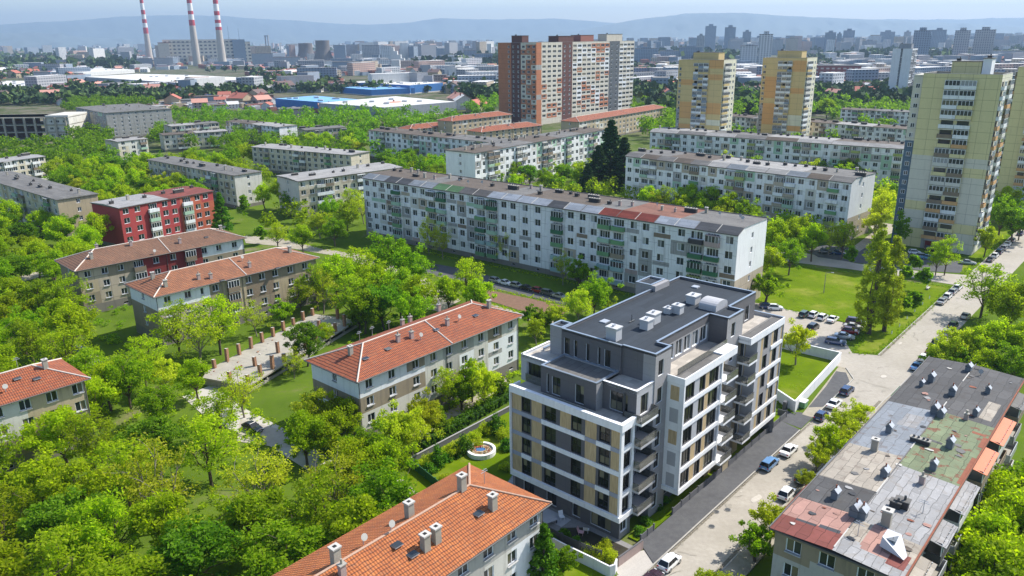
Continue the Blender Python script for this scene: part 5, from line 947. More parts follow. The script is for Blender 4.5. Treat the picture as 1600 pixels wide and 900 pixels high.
def tower(label, P, rz, L, D, h, fl, front, side, wall, top, group=None, fh=None, g0=3.0, seed=1, side2=None, name='apartment_tower', parap=1.3, near=False, sidewall=None, cat='tower'):
    """front/side: (a, b, kind, mats) with kind p=panel, b=balcony column, w=window column"""
    rd = random.Random(seed); T = thing(name, label, cat, P, rz, group); fh = fh or (h-g0-parap)/fl
    wl, wins, bal = MB(), [], []
    def face(p0, d, W, secs, wallm):
        ops, pts = [], [(0, W, 0, g0, 'panel_grey')]; n_ = (d[1], -d[0]); rzf = math.atan2(d[1], d[0])
        for s in secs:
            a, b, kd, mm = s[:4]
            if kd == 'p':
                if callable(mm):
                    for f in range(-1, fl+1): pts.append((a, b, g0+f*fh if f >= 0 else 0, g0+(f+1)*fh if f < fl else h, mm(f, rd)))
                else: pts.append((a, b, 0, h, mm))
            elif kd == 'w':
                nw = s[4]; ww_ = s[5]
                if mm: pts.append((a, b, 0, h-.0, mm))
                for f in range(fl):
                    for k in range(nw):
                        u = a+(k+.5)*(b-a)/nw; z = g0+f*fh+fh*.33; e = fh*.5
                        if s[6:] and callable(s[6]):
                            c = s[6](f, k, rd)
                            if c: pts.append((a+k*(b-a)/nw, a+(k+1)*(b-a)/nw, g0+f*fh, g0+(f+1)*fh, c))
                        ops.append((u-ww_/2, u+ww_/2, z, z+e)); wins.append((p0[0]+d[0]*u-n_[0]*.14, p0[1]+d[1]*u-n_[1]*.14, z, rzf, round(ww_, 2), round(e, 2), 'frame_white', 'glass_old', 2, 1))
            elif kd == 'b':
                nb = s[4]
                for f in range(fl):
                    for k in range(nb):
                        bw = (b-a)/nb; u0 = a+k*bw+.05; u1 = u0+bw-.1; z = g0+f*fh; c = mm(f, k, rd); bm_ = MB()
                        Q = lambda u, y, zz: (p0[0]+d[0]*u+n_[0]*y, p0[1]+d[1]*u+n_[1]*y, zz)
                        def bx(ua, ub, ya, yb, za, zb, m_):
                            t = MB(); t.box(0, ub-ua, -yb, -ya, za, zb, m_); M_ = Matrix.Translation(Q(ua, 0, 0)) @ Matrix.Rotation(rzf, 4, 'Z'); bm_.add(t, M_)
                        bx(u0, u1, .003, .75, z-.12, z, 'concrete'); bx(u0, u1, .67, .76, z+.003, z+fh*.38, c); bx(u0, u0+.08, .003, .668, z+.003, z+fh*.38, c); bx(u1-.08, u1, .003, .668, z+.003, z+fh*.38, c)
                        if rd.random() < .85:
                            bx(u0+.02, u1-.02, .6, .62, z+fh*.38, z+fh*.86, 'glass_dark' if rd.random() < .7 else 'glass_old')
                            n2 = 4
                            for q in range(n2+1): uu = u0+.02+q*(u1-u0-.12)/n2; bx(uu, uu+.09, .60, .70, z+fh*.38, z+fh*.86, 'frame_white')
                        bx(u0, u1, .6, .7, z+fh*.86, z+fh*.9, 'frame_white')
                        bal.append((f, bm_)); ops.append((u0+.4, u1-.4, z+.2, z+fh*.8))
        facade(wl, p0, d, W, 0, h, wallm, ops, pts, .14, 'frame_white')
        for o in ops:
            if o[1]-o[0] > 1.9: a, b, c, e = o; Q2 = lambda u, z: (p0[0]+d[0]*u-n_[0]*.14, p0[1]+d[1]*u-n_[1]*.14, z); wl.poly([Q2(a, c), Q2(b, c), Q2(b, e), Q2(a, e)], 'glass_dark')
    face((0, 0), (1, 0), L, front, wall); face((L, 0), (0, 1), D, side, sidewall or wall)
    face((0, D), (0, -1), D, [(D-b, D-a)+tuple(r) for a, b, *r in (side2 or [])], sidewall or wall); face((L, D), (-1, 0), L, [], wall)
    part('wall', wl, T)
    rf = MB(); rf.box(.25, L-.25, .25, D-.25, h-.6, h-.45, 'felt_grey'); para(rf, [(0.002, .002), (L-.002, .002), (L-.002, D-.002), (.002, D-.002)], h-.5, h+.12, m='concrete', cap='stone_pale')
    ro = part('roof', rf, T)
    for (a, b, c, e, zt_, m_) in top:
        q = MB(); q.box(a, b, c, e, h-.45, h+zt_, m_); q.box(a-.15, b+.15, c-.15, e+.15, h+zt_+.002, h+zt_+.2, 'felt_grey'); part('lift_house', q, ro)
        vent(ro, 'mast', ((a+b)/2, (c+e)/2, h+zt_), 0, 2.0); vent(ro, 'dark', (a+1, (c+e)/2, h+zt_), 0, 1)
    if bal: many(T, bal, 'balcony')
    place_windows(T, wins, near); return T
GZ = math.atan2(-VD[1], -VD[0])          # grid direction of fronts
FD = -VD; SD = UD
ycol = lambda f, rd: 'tower_stone' if f < 9 and rd.random() < .75 else 'tower_yellow'
def ybal(f, k, rd): return rd.choice(['plaster_white', 'plaster_white', 'balcony_orange', 'plaster_white', 'tower_yellow', 'panel_brown', 'balcony_orange', 'plaster_offwhite'])
# yellow tower at right
Bc = at(1517.7, 399); hT = 47.7; s = upx(Bc, VD, 1406.7, 3); P = Bc+VD*s; L = s
uu = [upx(P, FD, x, 47) for x in (1442, 1477.5, 1530.5)]
uu = [upx(P, FD, x, 24) for x in (1425.5, 1457.5, 1506)]
YT = tower('tall yellow and grey panel tower at right with a blue strip down its left edge', P, GZ, L, 12.5, hT, 17, [(0, uu[1], 'p', ycol), (uu[1], uu[2], 'b', ybal, 2), (uu[2], L, 'p', ycol)],
    [(.3, 3.2, 'b', ybal, 1), (3.6, 7.4, 'w', 'tower_cream', 2, 1.3), (8.0, 12.2, 'b', ybal, 1)], 'tower_yellow', [(L*.3, L*.68, 4, 9, 3.0, 'tower_yellow'), (L*.69, L*.8, 4, 8, 3.8, 'plaster_white')], group='tall yellow panel towers', sidewall='tower_cream', seed=2)
b = MB(); b.box(-2.6, -.004, 1.2, 11, 0, hT*.62, 'tower_blue'); b.box(-2.6, -.004, 1.2, 11, hT*.62+.002, hT-.4, 'tower_stone'); part('stair_wing', b, YT)
place_windows(YT, [(-1.3, 1.16, 4.0+k*2.65, 0, 1.1, 1.2, 'frame_white', 'glass_old', 2, 1) for k in range(16)], False, name='stair_window')
b = MB(); b.box(L*.35, L*.7, -1.6, -.004, 2.7, 2.95, 'concrete'); b.box(L*.36, L*.45, -.06, -.004, 0, 2.3, 'plaster_darkred'); part('porch', b, YT)
P2 = at(1552, 322); 
tower('second yellow panel tower, partly hidden behind the first at the right edge', P2-FD*0, GZ, 27, 13, height_at(P2, 107)+.5, 17, [(0, 4.5, 'p', 'tower_yellow'), (4.8, 10.6, 'b', ybal, 2), (11, 27, 'p', ycol)], [(1, 11, 'w', None, 3, 1.4)], 'tower_yellow', [(8, 20, 4, 9, 3, 'tower_tan')], group='tall yellow panel towers', side2=[(.5, 5, 'b', ybal, 1)], seed=5)
# two tan towers
def tan(label, xl, xr, ytop, seed, grp='twin tan and orange towers'):
    h = 47.0; P = at(xl, ytop, h); B = at(xr, ytop+.3, h); s = upx(P, FD, xr, h); L = s
    c = [upx(P, FD, xl+(xr-xl)*k, h) for k in (.30, .655)]
    rnd = lambda f, rd: rd.choice(['tower_orange', 'tower_orange', 'tower_orange', 'tower_tan']) if f < 13 else 'tower_tan'
    rn2 = lambda f, rd: rd.choice(['tower_orange', 'tower_tan', 'tower_tan']) if f > 5 else rd.choice(['tower_orange', 'tower_tan', 'tower_cream'])
    T = tower(label, P, GZ, L, 13, h, 16, [(0, c[0], 'p', rnd), (c[0], c[1], 'b', lambda f, k, rd: rd.choice(['plaster_white', 'plaster_white', 'tower_tan', 'far_blue']), 3), (c[1], L, 'p', rn2)], [(.5, 6, 'b', lambda f, k, rd: rd.choice(['plaster_white', 'tower_tan', 'plaster_offwhite']), 1), (6.5, 12.5, 'w', None, 2, 1.5)], 'tower_tan',
        [(L*.2, L*.8, 3, 9, 3.2, 'tower_tan')], group=grp, seed=seed, sidewall='tower_cream')
    b = MB(); b.box(-3.0, -.004, 2.2, 12, 0, h*.5, 'far_grey'); b.box(-3.0, -.004, 2.2, 12, h*.5+.002, h-.2, 'tower_tan'); part('stair_wing', b, T)
    place_windows(T, [(-1.5, 2.16, 4+k*2.7, 0, 1.6, 1.4, 'frame_white', 'glass_old', 2, 1) for k in range(15)], False, name='stair_window'); return T
tan('left one of two tan and orange towers standing beyond the white blocks', 1065.7, 1131.4, 93, 3); tan('right one of two tan and orange towers, with pale panels at its top', 1198.3, 1261.6, 90, 4)
# big brick-coloured slab
C = at(838, 196); hB = height_at(C, 66.5); LL = upx(C, VD, 778, hB); LR = upx(C, UD, 989.5, hB*.5)
P = C+VD*LL; U_ = lambda x: upx(P, FD, x, hB*.5); vR = lambda x: upx(C, UD, x, hB*.5)
mixw = lambda *cs: (lambda f, k, rd: rd.choice(cs))
pale = mixw('panel_pale', 'panel_pale', 'panel_pale', 'brick_orange', 'panel_pale', 'plaster_white'); org = mixw('brick_orange', 'panel_pale', 'brick_orange', 'panel_pale')
fr_ = [(0, U_(792), 'p', 'brick_orange'), (U_(792), U_(799), 'w', 'brick_orange', 1, 1.6), (U_(799), U_(814), 'w', 'brick_brown', 2, 1.4), (U_(814), LL, 'w', 'panel_pale', 3, 2.4, org)]
sd_ = [(0, vR(846), 'p', lambda f, rd: 'brick_orange' if rd.random() < .8 else 'panel_grey'), (vR(846), vR(878), 'w', 'panel_pale', 4, 3.6, lambda f, k, rd: rd.choice(['brick_orange', 'panel_pale', 'panel_pale']) if f < 8 else 'panel_pale'), (vR(878), vR(894), 'w', 'brick_brown', 2, 1.8), (vR(894), vR(951), 'w', 'panel_pale', 8, 4.2, pale), (vR(951), vR(967), 'w', 'slate_panel', 2, 2.2), (vR(967), LR, 'w', 'panel_pale', 4, 4.2, mixw('panel_pale', 'panel_pale', 'plaster_white'))]
tower('huge brick-orange and pale slab of seventeen storeys with dark stair shafts, centre background', P, GZ, LL, LR, hB, 15, fr_, sd_, 'brick_orange', [(U_(797), U_(813), 2, 9, 4.5, 'brick_brown'), (LL-10, LL-1, vR(874), vR(897), 4, 'brick_brown'), (LL-10, LL-1, vR(908), vR(928), 4.5, 'far_red'), (LL-9, LL-1, vR(948), vR(972), 5, 'power_wall')], g0=4, name='apartment_slab', cat='apartment slab', seed=6)
# white tower
Pw = at(1400, 158); hw_ = height_at(Pw, 76); Lw = upx(Pw, FD, 1414, 0)
s0 = upx(Pw, VD, 1384.5, 0); PW = Pw+VD*s0; Lw = upx(PW, FD, 1414.5, 0)
dk = mixw('far_dark', 'plaster_white', 'far_grey')
tower('slim white tower with dark window columns between the tan and yellow towers', PW, GZ, Lw, 16, hw_, 16, [(0, Lw*.42, 'p', 'plaster_white'), (Lw*.42, Lw*.52, 'w', 'far_dark', 1, 1.6), (Lw*.52, Lw, 'p', 'plaster_white')], [(0, 16, 'w', 'plaster_white', 3, 3.0, dk)], 'plaster_white', [(4, 14, 4, 10, 4, 'far_grey')], side2=[(0, 16, 'w', 'plaster_white', 3, 3, dk)], seed=7)
# ---- skyline towers, slabs and works: pattern of windows as a surface
winmat('win_blue', (.20, .25, .31), (.05, .07, .10), 4, 3.2); winmat('win_white', (.55, .56, .56), (.10, .12, .15), 4.5, 3.2); winmat('win_grey', (.33, .34, .35), (.08, .09, .11), 4, 3.2); winmat('win_tan', (.44, .36, .26), (.09, .09, .10), 4, 3.2); winmat('win_pink', (.46, .32, .26), (.10, .09, .10), 4, 3.2); winmat('win_brick', (.22, .07, .06), (.45, .42, .38), 6, 4, .4); winmat('win_power', (.58, .52, .42), (.10, .10, .11), 11, 9, .42)
def farblock(label, x0, x1, yt, yb, D, mat, name='tower_block', cat='tower', group=None, rz=None, top=None, roof='felt_grey'):
    P0 = at((x0+x1)/2, yb); az_ = math.atan2(P0[0], P0[1]); vr = np.array([math.cos(az_), -math.sin(az_)])   # to the right as seen
    A = at(x0, yb); L = upx(A, vr, x1, 0); h = height_at(A, yt); T = thing(name, label, cat, A, math.atan2(vr[1], vr[0])+(rz or 0), group)
    b = MB()
    facade(b, (0, 0), (1, 0), L, 0, h, mat); facade(b, (L, 0), (0, 1), D, 0, h, mat); facade(b, (L, D), (-1, 0), L, 0, h, mat); facade(b, (0, D), (0, -1), D, 0, h, mat); part('wall', b, T)
    b = MB(); b.box(-.3, L+.3, -.3, D+.3, h-.1, h+.7, roof); ro = part('roof', b, T)
    if top != 0:
        q = MB(); tw = L*(top or .4); q.box(L/2-tw/2, L/2+tw/2, D*.2, D*.7, h+.7, h+.7+max(3.0, h*.08), mat); part('lift_house', q, ro)
    return T, h, L
sky_ = [(1100, 1117, 41, 80, 'win_blue', 'dark glass tower, leftmost on the right skyline'), (1130, 1147, 43, 84, 'win_blue', 'dark glass tower, second from left on the right skyline'), (1158, 1171, 50, 86, 'win_blue', 'bluish tower rising behind the white twin blocks'), (1154, 1181, 72, 112, 'win_white', 'broad white block, left of a pair between the tan towers'), (1182, 1203, 54, 112, 'win_white', 'taller white tower, right of a pair between the tan towers'),
        (1286, 1303, 51, 85, 'win_blue', 'dark tower, left of a group of three on the skyline'), (1304.5, 1312, 53, 85, 'win_blue', 'narrow tower in the middle of a group of three'), (1314, 1332, 48, 84, 'win_blue', 'dark tower, right of a group of three on the skyline'), (1372, 1395, 50, 80, 'win_blue', 'bluish tower rising behind the slim white tower'), (1409, 1420, 50, 78, 'win_grey', 'small grey tower right of the slim white tower'),
        (1421, 1448, 48, 102, 'win_blue', 'broad stepped blue-grey tower, leftmost of the four at right'), (1451, 1474, 47, 84, 'win_blue', 'dark blue-grey tower, second of the four at right'), (1485, 1509, 48, 99, 'win_grey', 'blue-grey tower with pale stripes, third of the four at right'), (1516, 1548, 47, 98, 'win_grey', 'pale striped tower, rightmost of the four on the skyline'),
        (1087, 1099, 56, 92, 'win_grey', 'low grey tower at the left end of the right skyline'), (1226, 1245, 60, 84, 'win_tan', 'beige block on the skyline above the right tan tower'), (1205, 1222, 62, 86, 'win_grey', 'grey block on the skyline between the tan towers'), (1345, 1368, 64, 84, 'win_grey', 'low wide grey block left of the slim white tower'),
        (1500, 1600, 80, 96, 'hall_grey', 'long low grey hall at the right edge below the skyline'), (1262, 1342, 103, 136, 'win_brick', 'dark red building with pale window bands between tan and white towers'), (990, 1028, 76, 97, 'win_blue', 'blue-grey office block right of the brick slab'), (1030, 1060, 80, 98, 'win_blue', 'dark low office block left of the first tan tower'), (1060, 1096, 74, 96, 'win_blue', 'blue office block behind the left tan tower')]
for x0, x1, yt, yb, mt_, lb in sky_: farblock(lb, x0, x1, yt, yb, 22, mt_, group='skyline towers' if x0 > 1080 and yb < 115 else None, top=0 if mt_ in ('hall_grey', 'win_brick') else .4)
for x0, x1, yt, yb, mt_, lb in ((523, 541, 71, 96, 'far_blue', 'blue-grey works building, left end of the concrete group'), (542, 566, 70, 92, 'win_grey', 'grey slab building with window grid in the works'), (567, 594, 71, 98, 'win_grey', 'grey slab building with white columns in the works'), (596, 613, 72, 100, 'win_white', 'pale tall end building of the works group'),
        (648, 662, 68, 82, 'win_tan', 'small beige tower beyond the works, left one'), (664, 672, 68, 82, 'win_pink', 'small pink tower beyond the works, right one'), (725, 745, 79, 96, 'win_blue', 'dark block just left of the brick slab, lower'), (742, 770, 84, 104, 'win_blue', 'dark wide block just left of the brick slab'), (738, 772, 112, 126, 'far_dark', 'dark low hall left of the brick slab'), (676, 705, 118, 128, 'win_pink', 'long pinkish low building in the middle distance')):
    farblock(lb, x0, x1, yt, yb, 20, mt_, 'works_building' if 'works' in lb else 'building', 'building', top=0)
for x0, x1, yt, yb, mt_, lb in ((272, 300, 158, 166, 'far_white', 'low pale shed left of the market lots'), (305, 352, 152, 159, 'far_grey', 'long grey shed behind the market lots'), (360, 398, 160, 168, 'win_tan', 'beige low workshop in the market lots'), (402, 428, 150, 157, 'far_red', 'dark red low shed left of the blue halls'), (330, 356, 166, 174, 'far_white', 'white low building among the nearer lots'), (436, 486, 172, 182, 'concrete', 'long flat concrete shed in front of the blue halls'), (250, 268, 150, 158, 'plaster_tan', 'small tan building by the grey warehouse end'), (395, 470, 139, 146, 'far_grey', 'long low grey building behind the market lots'), (486, 540, 184, 192, 'win_pink', 'pinkish low works among the trees'), (30, 66, 150, 158, 'win_pink', 'pinkish low block far left behind the concrete frame'), (132, 176, 150, 158, 'far_white', 'pale low block behind the grey five-storey block'), (185, 240, 148, 155, 'felt_brown', 'long brownish low shed left of centre distance')):
    farblock(lb, x0, x1, yt, yb, 16, mt_, 'shed', 'shed', 'low sheds and workshops in the middle distance', top=0, roof=random.choice(['felt_grey', 'roof_tin', 'felt_brown']))
# power station
def solid(name, label, cat, x0, x1, yt, yb, D, mat, top=0): return farblock(label, x0, x1, yt, yb, D, mat, name, cat, top=top)
PS, hp, Lp = solid('power_station', 'long beige power station hall with rows of dark openings between the striped chimneys', 'power station', 253, 394, 67, 101, 60, 'win_power')
b = MB(); b.box(-3, 24, -6, 60, 0, hp*.98, 'power_wall'); b.box(-3.3, 24.3, -6.3, 60.3, hp*.985, hp*1.02, 'power_brown'); part('end_bay', b, PS)
b = MB(); b.box(8, Lp*.86, 20, 50, hp+.8, hp*1.14, 'win_power'); b.box(Lp*.80, Lp*.94, -8, 30, 0, hp*1.12, 'far_blue'); part('boiler_house', b, PS)
b = MB()
for k in range(9): b.box(Lp*.2+k*Lp*.075, Lp*.2+k*Lp*.075+9, -14, -.5, 0, hp*random.uniform(.18, .4), random.choice(['power_wall', 'far_grey', 'concrete']))
part('filter_house', b, PS)
def stripes(label, base, segs):
    P = at(*base); T = thing('chimney', label, 'chimney', P, 0, 'striped power station chimneys'); H_ = 205.0; r = lambda z: 9.8-5.4*(z/H_)**.8
    zs = [0]+[height_at(P, y) for y in segs]
    zs = [z for z in zs if z < H_-12]; 
    while zs[-1] < H_-14: zs.append(zs[-1]+13)
    zs.append(H_)
    for i in range(len(zs)-1):
        b = MB(); b.tube((0, 0, zs[i]), (0, 0, zs[i+1]), r(zs[i]), r(zs[i+1]), 'chimney_concrete' if i == 0 else ('chimney_red' if i % 2 else 'chimney_white'), 24, cap=(i == len(zs)-2)); part('shaft' if i == 0 else 'painted_band', b, T)
stripes('striped red and white power station chimney, leftmost of three', (234.8, 96), [52.5, 43, 36, 30, 22.5, 15.6, 5]); stripes('striped red and white power station chimney, middle of three', (308.5, 103), [40, 31, 22.5, 17, 5]); stripes('striped red and white power station chimney, rightmost of three', (348.5, 103), [47, 42, 36, 31, 24, 17.5, 6])
def revolve(name, label, cat, base, prof, mat, group=None):
    P = at(*base); T = thing(name, label, cat, P, 0, group); b = MB()
    for i in range(len(prof)-1): b.tube((0, 0, prof[i][1]), (0, 0, prof[i+1][1]), prof[i][0], prof[i+1][0], mat, 28, cap=False)
    b.tube((0, 0, prof[-1][1]-.5), (0, 0, prof[-1][1]-.4), prof[-1][0]-1, prof[-1][0]-1, 'black_hole', 28); part('shell', b, T); return T
P = at(479, 93); s_ = np.linalg.norm(P)/FPX; hc = height_at(P, 67.5)
revolve('cooling_tower', 'squat dark cooling tower, left of two', 'cooling tower', (479, 93), [((14.5-4.5*math.sin(min(t, .75)/.75*1.57))*s_, hc*t) for t in np.linspace(0, 1, 9)], 'cooling_grey', 'cooling towers')
P = at(506, 96); hc = height_at(P, 63); revolve('cooling_tower', 'taller dark cooling tower, right of two', 'cooling tower', (506, 96), [((14.0-5.0*math.sin(min(t, .75)/.75*1.57))*s_, hc*t) for t in np.linspace(0, 1, 9)], 'cooling_grey', 'cooling towers')
P = at(419.5, 88); T = thing('tower', 'thin two-legged concrete tower between power station and cooling towers', 'tower', P); h_ = height_at(P, 57); b = MB(); b.box(-7, -3, -3, 3, 0, h_, 'far_grey'); b.box(3, 7, -3, 3, 0, h_, 'far_grey'); b.box(-8, 8, -4, 4, h_, h_+4, 'far_grey'); b.box(-3, 3, -2, 2, h_*.5, h_*.55, 'far_grey'); part('frame', b, T)
P = at(440, 88); T = thing('chimney', 'slender pale chimney right of the two-legged tower', 'chimney', P); b = MB(); b.tube((0, 0, 0), (0, 0, height_at(P, 67)), 3.4, 1.8, 'far_white', 12); part('shaft', b, T)
for x, yt in ((361, 40), (377, 44)):
    P = at(x, 90); T = thing('mast', 'thin lattice mast behind the power station, '+('left' if x < 370 else 'right')+' of two', 'mast', P); b = MB(); b.tube((0, 0, 0), (0, 0, height_at(P, yt)), 1.5, .5, 'far_blue', 5); part('pole', b, T)
P = at(626, 104); T = thing('works_building', 'pale stepped ramp building at the right end of the works', 'building', P); h_ = height_at(P, 74); k_ = np.linalg.norm(P)/FPX; b = MB()
for i in range(5): b.box((-14+i*5)*k_, (-9+i*5)*k_, 0, 14*k_*.6, 0, h_*(1-.19*i), 'far_white')
b.box(-16*k_, 16*k_, -8*k_*.5, -.4, 0, h_*.2, 'win_white'); part('wall', b, T)
for x0, x1, yt, yb, mt_, lb in ((215, 240, 92, 105, 'far_grey', 'pale grey block with rounded corner at the first chimney foot'), (242, 272, 91, 107, 'far_grey', 'dark and pale low block left of the power station'), (395, 428, 84, 104, 'hall_grey', 'grey works hall right of the power station'), (428, 470, 90, 106, 'hall_grey', 'pale works hall with rounded tanks, under the cooling towers'), (470, 520, 96, 110, 'far_white', 'long pale works hall before the cooling towers'), (520, 562, 97, 112, 'far_blue', 'blue-grey works hall right of the cooling towers'), (40, 60, 120, 131, 'far_white', 'small pale works hall in the left distance'), (55, 78, 113, 130, 'far_grey', 'grey works block in the left distance')):
    solid('works_hall', lb, 'works hall', x0, x1, yt, yb, 30, mt_)
plain('roof_red', (.38, .12, .08), .85, var=.3, scale=.02); plain('roof_pink', (.48, .24, .18), .85, var=.3, scale=.02); plain('roof_dark', (.14, .09, .08), .85, var=.3, scale=.02); plain('roof_pale', (.55, .53, .50), .8, var=.2, scale=.02)
plain('blue_roof', (.16, .36, .62), .6, var=.1, scale=.02); plain('fol_far', (.035, .07, .02), 1, var=.5, scale=.03); plain('fol_far2', (.07, .12, .02), 1, var=.4, scale=.03); plain('mountain', (.12, .15, .14), 1, var=.3, scale=.002)
# big halls from their roof outlines
def hall(label, pts, h, wm, rm, group=None):
    P = [at(*q, h) for q in pts]; o = P[0]; T = thing('hall', label, 'hall', o, 0, group); loc = [(q[0]-o[0], q[1]-o[1]) for q in P]
    ar = sum(loc[i][0]*loc[(i+1) % len(loc)][1]-loc[(i+1) % len(loc)][0]*loc[i][1] for i in range(len(loc)))
    if ar < 0: loc = loc[::-1]
    b = MB(); 
    for i in range(len(loc)):
        a, c = np.array(loc[i]), np.array(loc[(i+1) % len(loc)]); d_ = c-a; l_ = float(np.linalg.norm(d_)); facade(b, tuple(a), tuple(d_/l_), l_, 0, h, wm, (), [(0, l_, h*.0, h*.12, 'far_white')])
    part('wall', b, T); b = MB(); b.prism(loc, h+.002, h+.6, wm, rm); r_ = part('roof', b, T)
    c = np.mean(np.array(loc), axis=0)
    for k in range(8):
        t = random.random(); q = c+(np.array(loc[k % len(loc)])-c)*random.uniform(.2, .7); v_ = MB(); v_.box(q[0]-2, q[0]+2, q[1]-1.5, q[1]+1.5, h+.6, h+1.8, 'metal_light'); part('roof_vent', v_, r_)
hall('long grey warehouse with a pale flat roof in the left middle distance', [(130, 120.5), (278, 130), (391, 124.5), (385, 122), (300, 118), (215, 116)], 11, 'hall_grey', 'hall_roof')
hall('white vaulted hall at the left edge', [(0, 132), (22, 136), (99, 132.5), (85, 127), (10, 127)], 8, 'hall_grey', 'hall_roof')
hall('low white works roof left of the long warehouse', [(60, 112), (130, 114), (210, 109), (150, 107)], 6, 'far_white', 'hall_roof')
hall('blue hall with white flat roof, farther one', [(542, 129), (640, 134), (692, 130), (604, 125.5)], 9, 'hall_blue', 'hall_roof')
hall('bright blue hall with light blue roof, left of the white one', [(430, 155), (505, 161), (560, 156.5), (492, 150.5)], 8, 'hall_blue', 'blue_roof')
hall('large low hall with white flat roof before the blue halls', [(498, 162), (600, 169), (712, 160), (618, 151.5)], 8, 'hall_grey', 'hall_roof')
hall('low blue shed in front of the farther blue hall', [(530, 137), (580, 141), (648, 138), (600, 135)], 6, 'hall_blue', 'blue_roof')
hall('pale shed in the gardens right of the tan tower', [(1310, 146), (1340, 156), (1370, 151), (1350, 142)], 6, 'far_white', 'hall_roof'); hall('white market hall between the tan towers', [(1155, 133), (1195, 138), (1200, 130), (1170, 127)], 5, 'far_white', 'hall_roof')
hall('white flat-roofed works hall right of the brick slab', [(992, 128), (1022, 132), (1056, 128), (1030, 124)], 7, 'far_white', 'hall_roof')
flat('market_lot', 'dark_asphalt', [(240, 158), (330, 148), (430, 150), (490, 168), (420, 172), (300, 168)], .04); flat('market_lot', 'lot_asphalt', [(500, 176), (560, 172), (600, 178), (540, 184)], .04)
# ---- houses: 300 of their own, the rest as distant city
def house_parts(wm, rm):
    T = thing('house', 'x', 'house'); b = MB(); b.box(-5, 5, -4, 4, 0, 4.6, wm); b.poly([(-5, -4, 4.6), (-5, 4, 4.6), (-5, 0, 7.0)][::-1], wm); b.poly([(5, -4, 4.6), (5, 4, 4.6), (5, 0, 7.0)], wm)
    for x in (-3, 0, 3):
        for z in (1, 3): b.box(x-.5, x+.5, -4.03, -4.003, z, z+1.1, 'glass_dark')
    part('wall', b, T); b = MB(); b.poly([(-5.5, -4.6, 4.35), (5.5, -4.6, 4.35), (5.5, 0, 7.1), (-5.5, 0, 7.1)], rm); b.poly([(5.5, 4.6, 4.35), (-5.5, 4.6, 4.35), (-5.5, 0, 7.1), (5.5, 0, 7.1)], rm); b.box(1.5, 2.2, .8, 1.4, 6, 7.9, 'far_red'); part('roof', b, T); return T
hp_ = [(house_parts(a, c), d_) for a, c, d_ in (('far_white', 'roof_red', 'white house with red roof'), ('plaster_tan', 'roof_red', 'tan house with red roof'), ('far_white', 'roof_dark', 'white house with brown roof'), ('plaster_pinkish', 'roof_pink', 'pinkish house with faded roof'), ('far_white', 'roof_pale', 'white house with grey roof'), ('plaster_tan', 'roof_dark', 'tan house with dark roof'))]
rd = random.Random(21); used_ = set(); HS = []
avoid = [(125, 395, 113, 142), (425, 715, 146, 176), (525, 700, 122, 142), (212, 400, 84, 112), (0, 102, 124, 148), (395, 640, 82, 112), (770, 995, 60, 200), (1055, 1145, 80, 210), (1190, 1268, 80, 200), (1375, 1425, 70, 165), (1258, 1345, 100, 138), (1420, 1600, 100, 340), (110, 270, 150, 215), (0, 110, 170, 215)]
tries = 0
while len(HS) < 300 and tries < 9000:
    tries += 1; r = rd.random()
    if r < .45: x, y = rd.uniform(0, 260), 78+rd.random()**1.3*82
    elif r < .62: x, y = rd.uniform(395, 775), rd.uniform(104, 178)
    elif r < .72: x, y = rd.uniform(90, 420), rd.uniform(142, 172)
    else: x, y = rd.uniform(995, 1600), 92+rd.random()*70
    if any(a < x < b and c < y < d_ for a, b, c, d_ in avoid): continue
    P = at(x, y)
    if any((P[0]-q[0])**2+(P[1]-q[1])**2 < 320 for q in HS): continue
    HS.append(P)
HS.sort(key=lambda q: px_of(q[0], q[1], 0)[0]); keys = {}; recs = []
zn = lambda x, y: ('at far left' if x < 130 else 'left of the chimneys' if x < 260 else 'below the power station' if x < 420 else 'around the blue halls' if x < 775 else 'right of the brick slab' if x < 1190 else 'by the slim white tower' if x < 1420 else 'at the right edge')
for P in HS:
    k = rd.randrange(6); x, y = px_of(P[0], P[1], 0); row = 'near rows' if y > 130 else 'middle rows' if y > 105 else 'far rows'; key = (k, zn(x, y), row); keys[key] = keys.get(key, 0)+1; recs.append((P, key, keys[key]))
OR_ = ['first', 'second', 'third', 'fourth', 'fifth', 'sixth', 'seventh', 'eighth', 'ninth', 'tenth', 'eleventh', 'twelfth', 'thirteenth', 'fourteenth', 'fifteenth', 'sixteenth']
for P, key, q in recs:
    T0, dsc = hp_[key[0]]; s = rd.uniform(.9, 1.9); dup(T0, (P[0], P[1], 0), rd.uniform(0, 3.14), '%s, %s %s%s' % (dsc, key[2], key[1], '' if keys[key] == 1 else ', %s from left' % OR_[min(q, 16)-1]), (s, s, s*.95), 'small houses '+key[1])
for T0, _ in hp_:
    for ch in list(T0.children): bpy.data.objects.remove(ch)
    bpy.data.objects.remove(T0)
far = MB(); rd = random.Random(5)
cm = ['far_grey', 'far_white', 'far_blue', 'win_grey', 'win_white', 'win_tan', 'win_pink', 'roof_red', 'far_dark', 'win_blue', 'far_red']
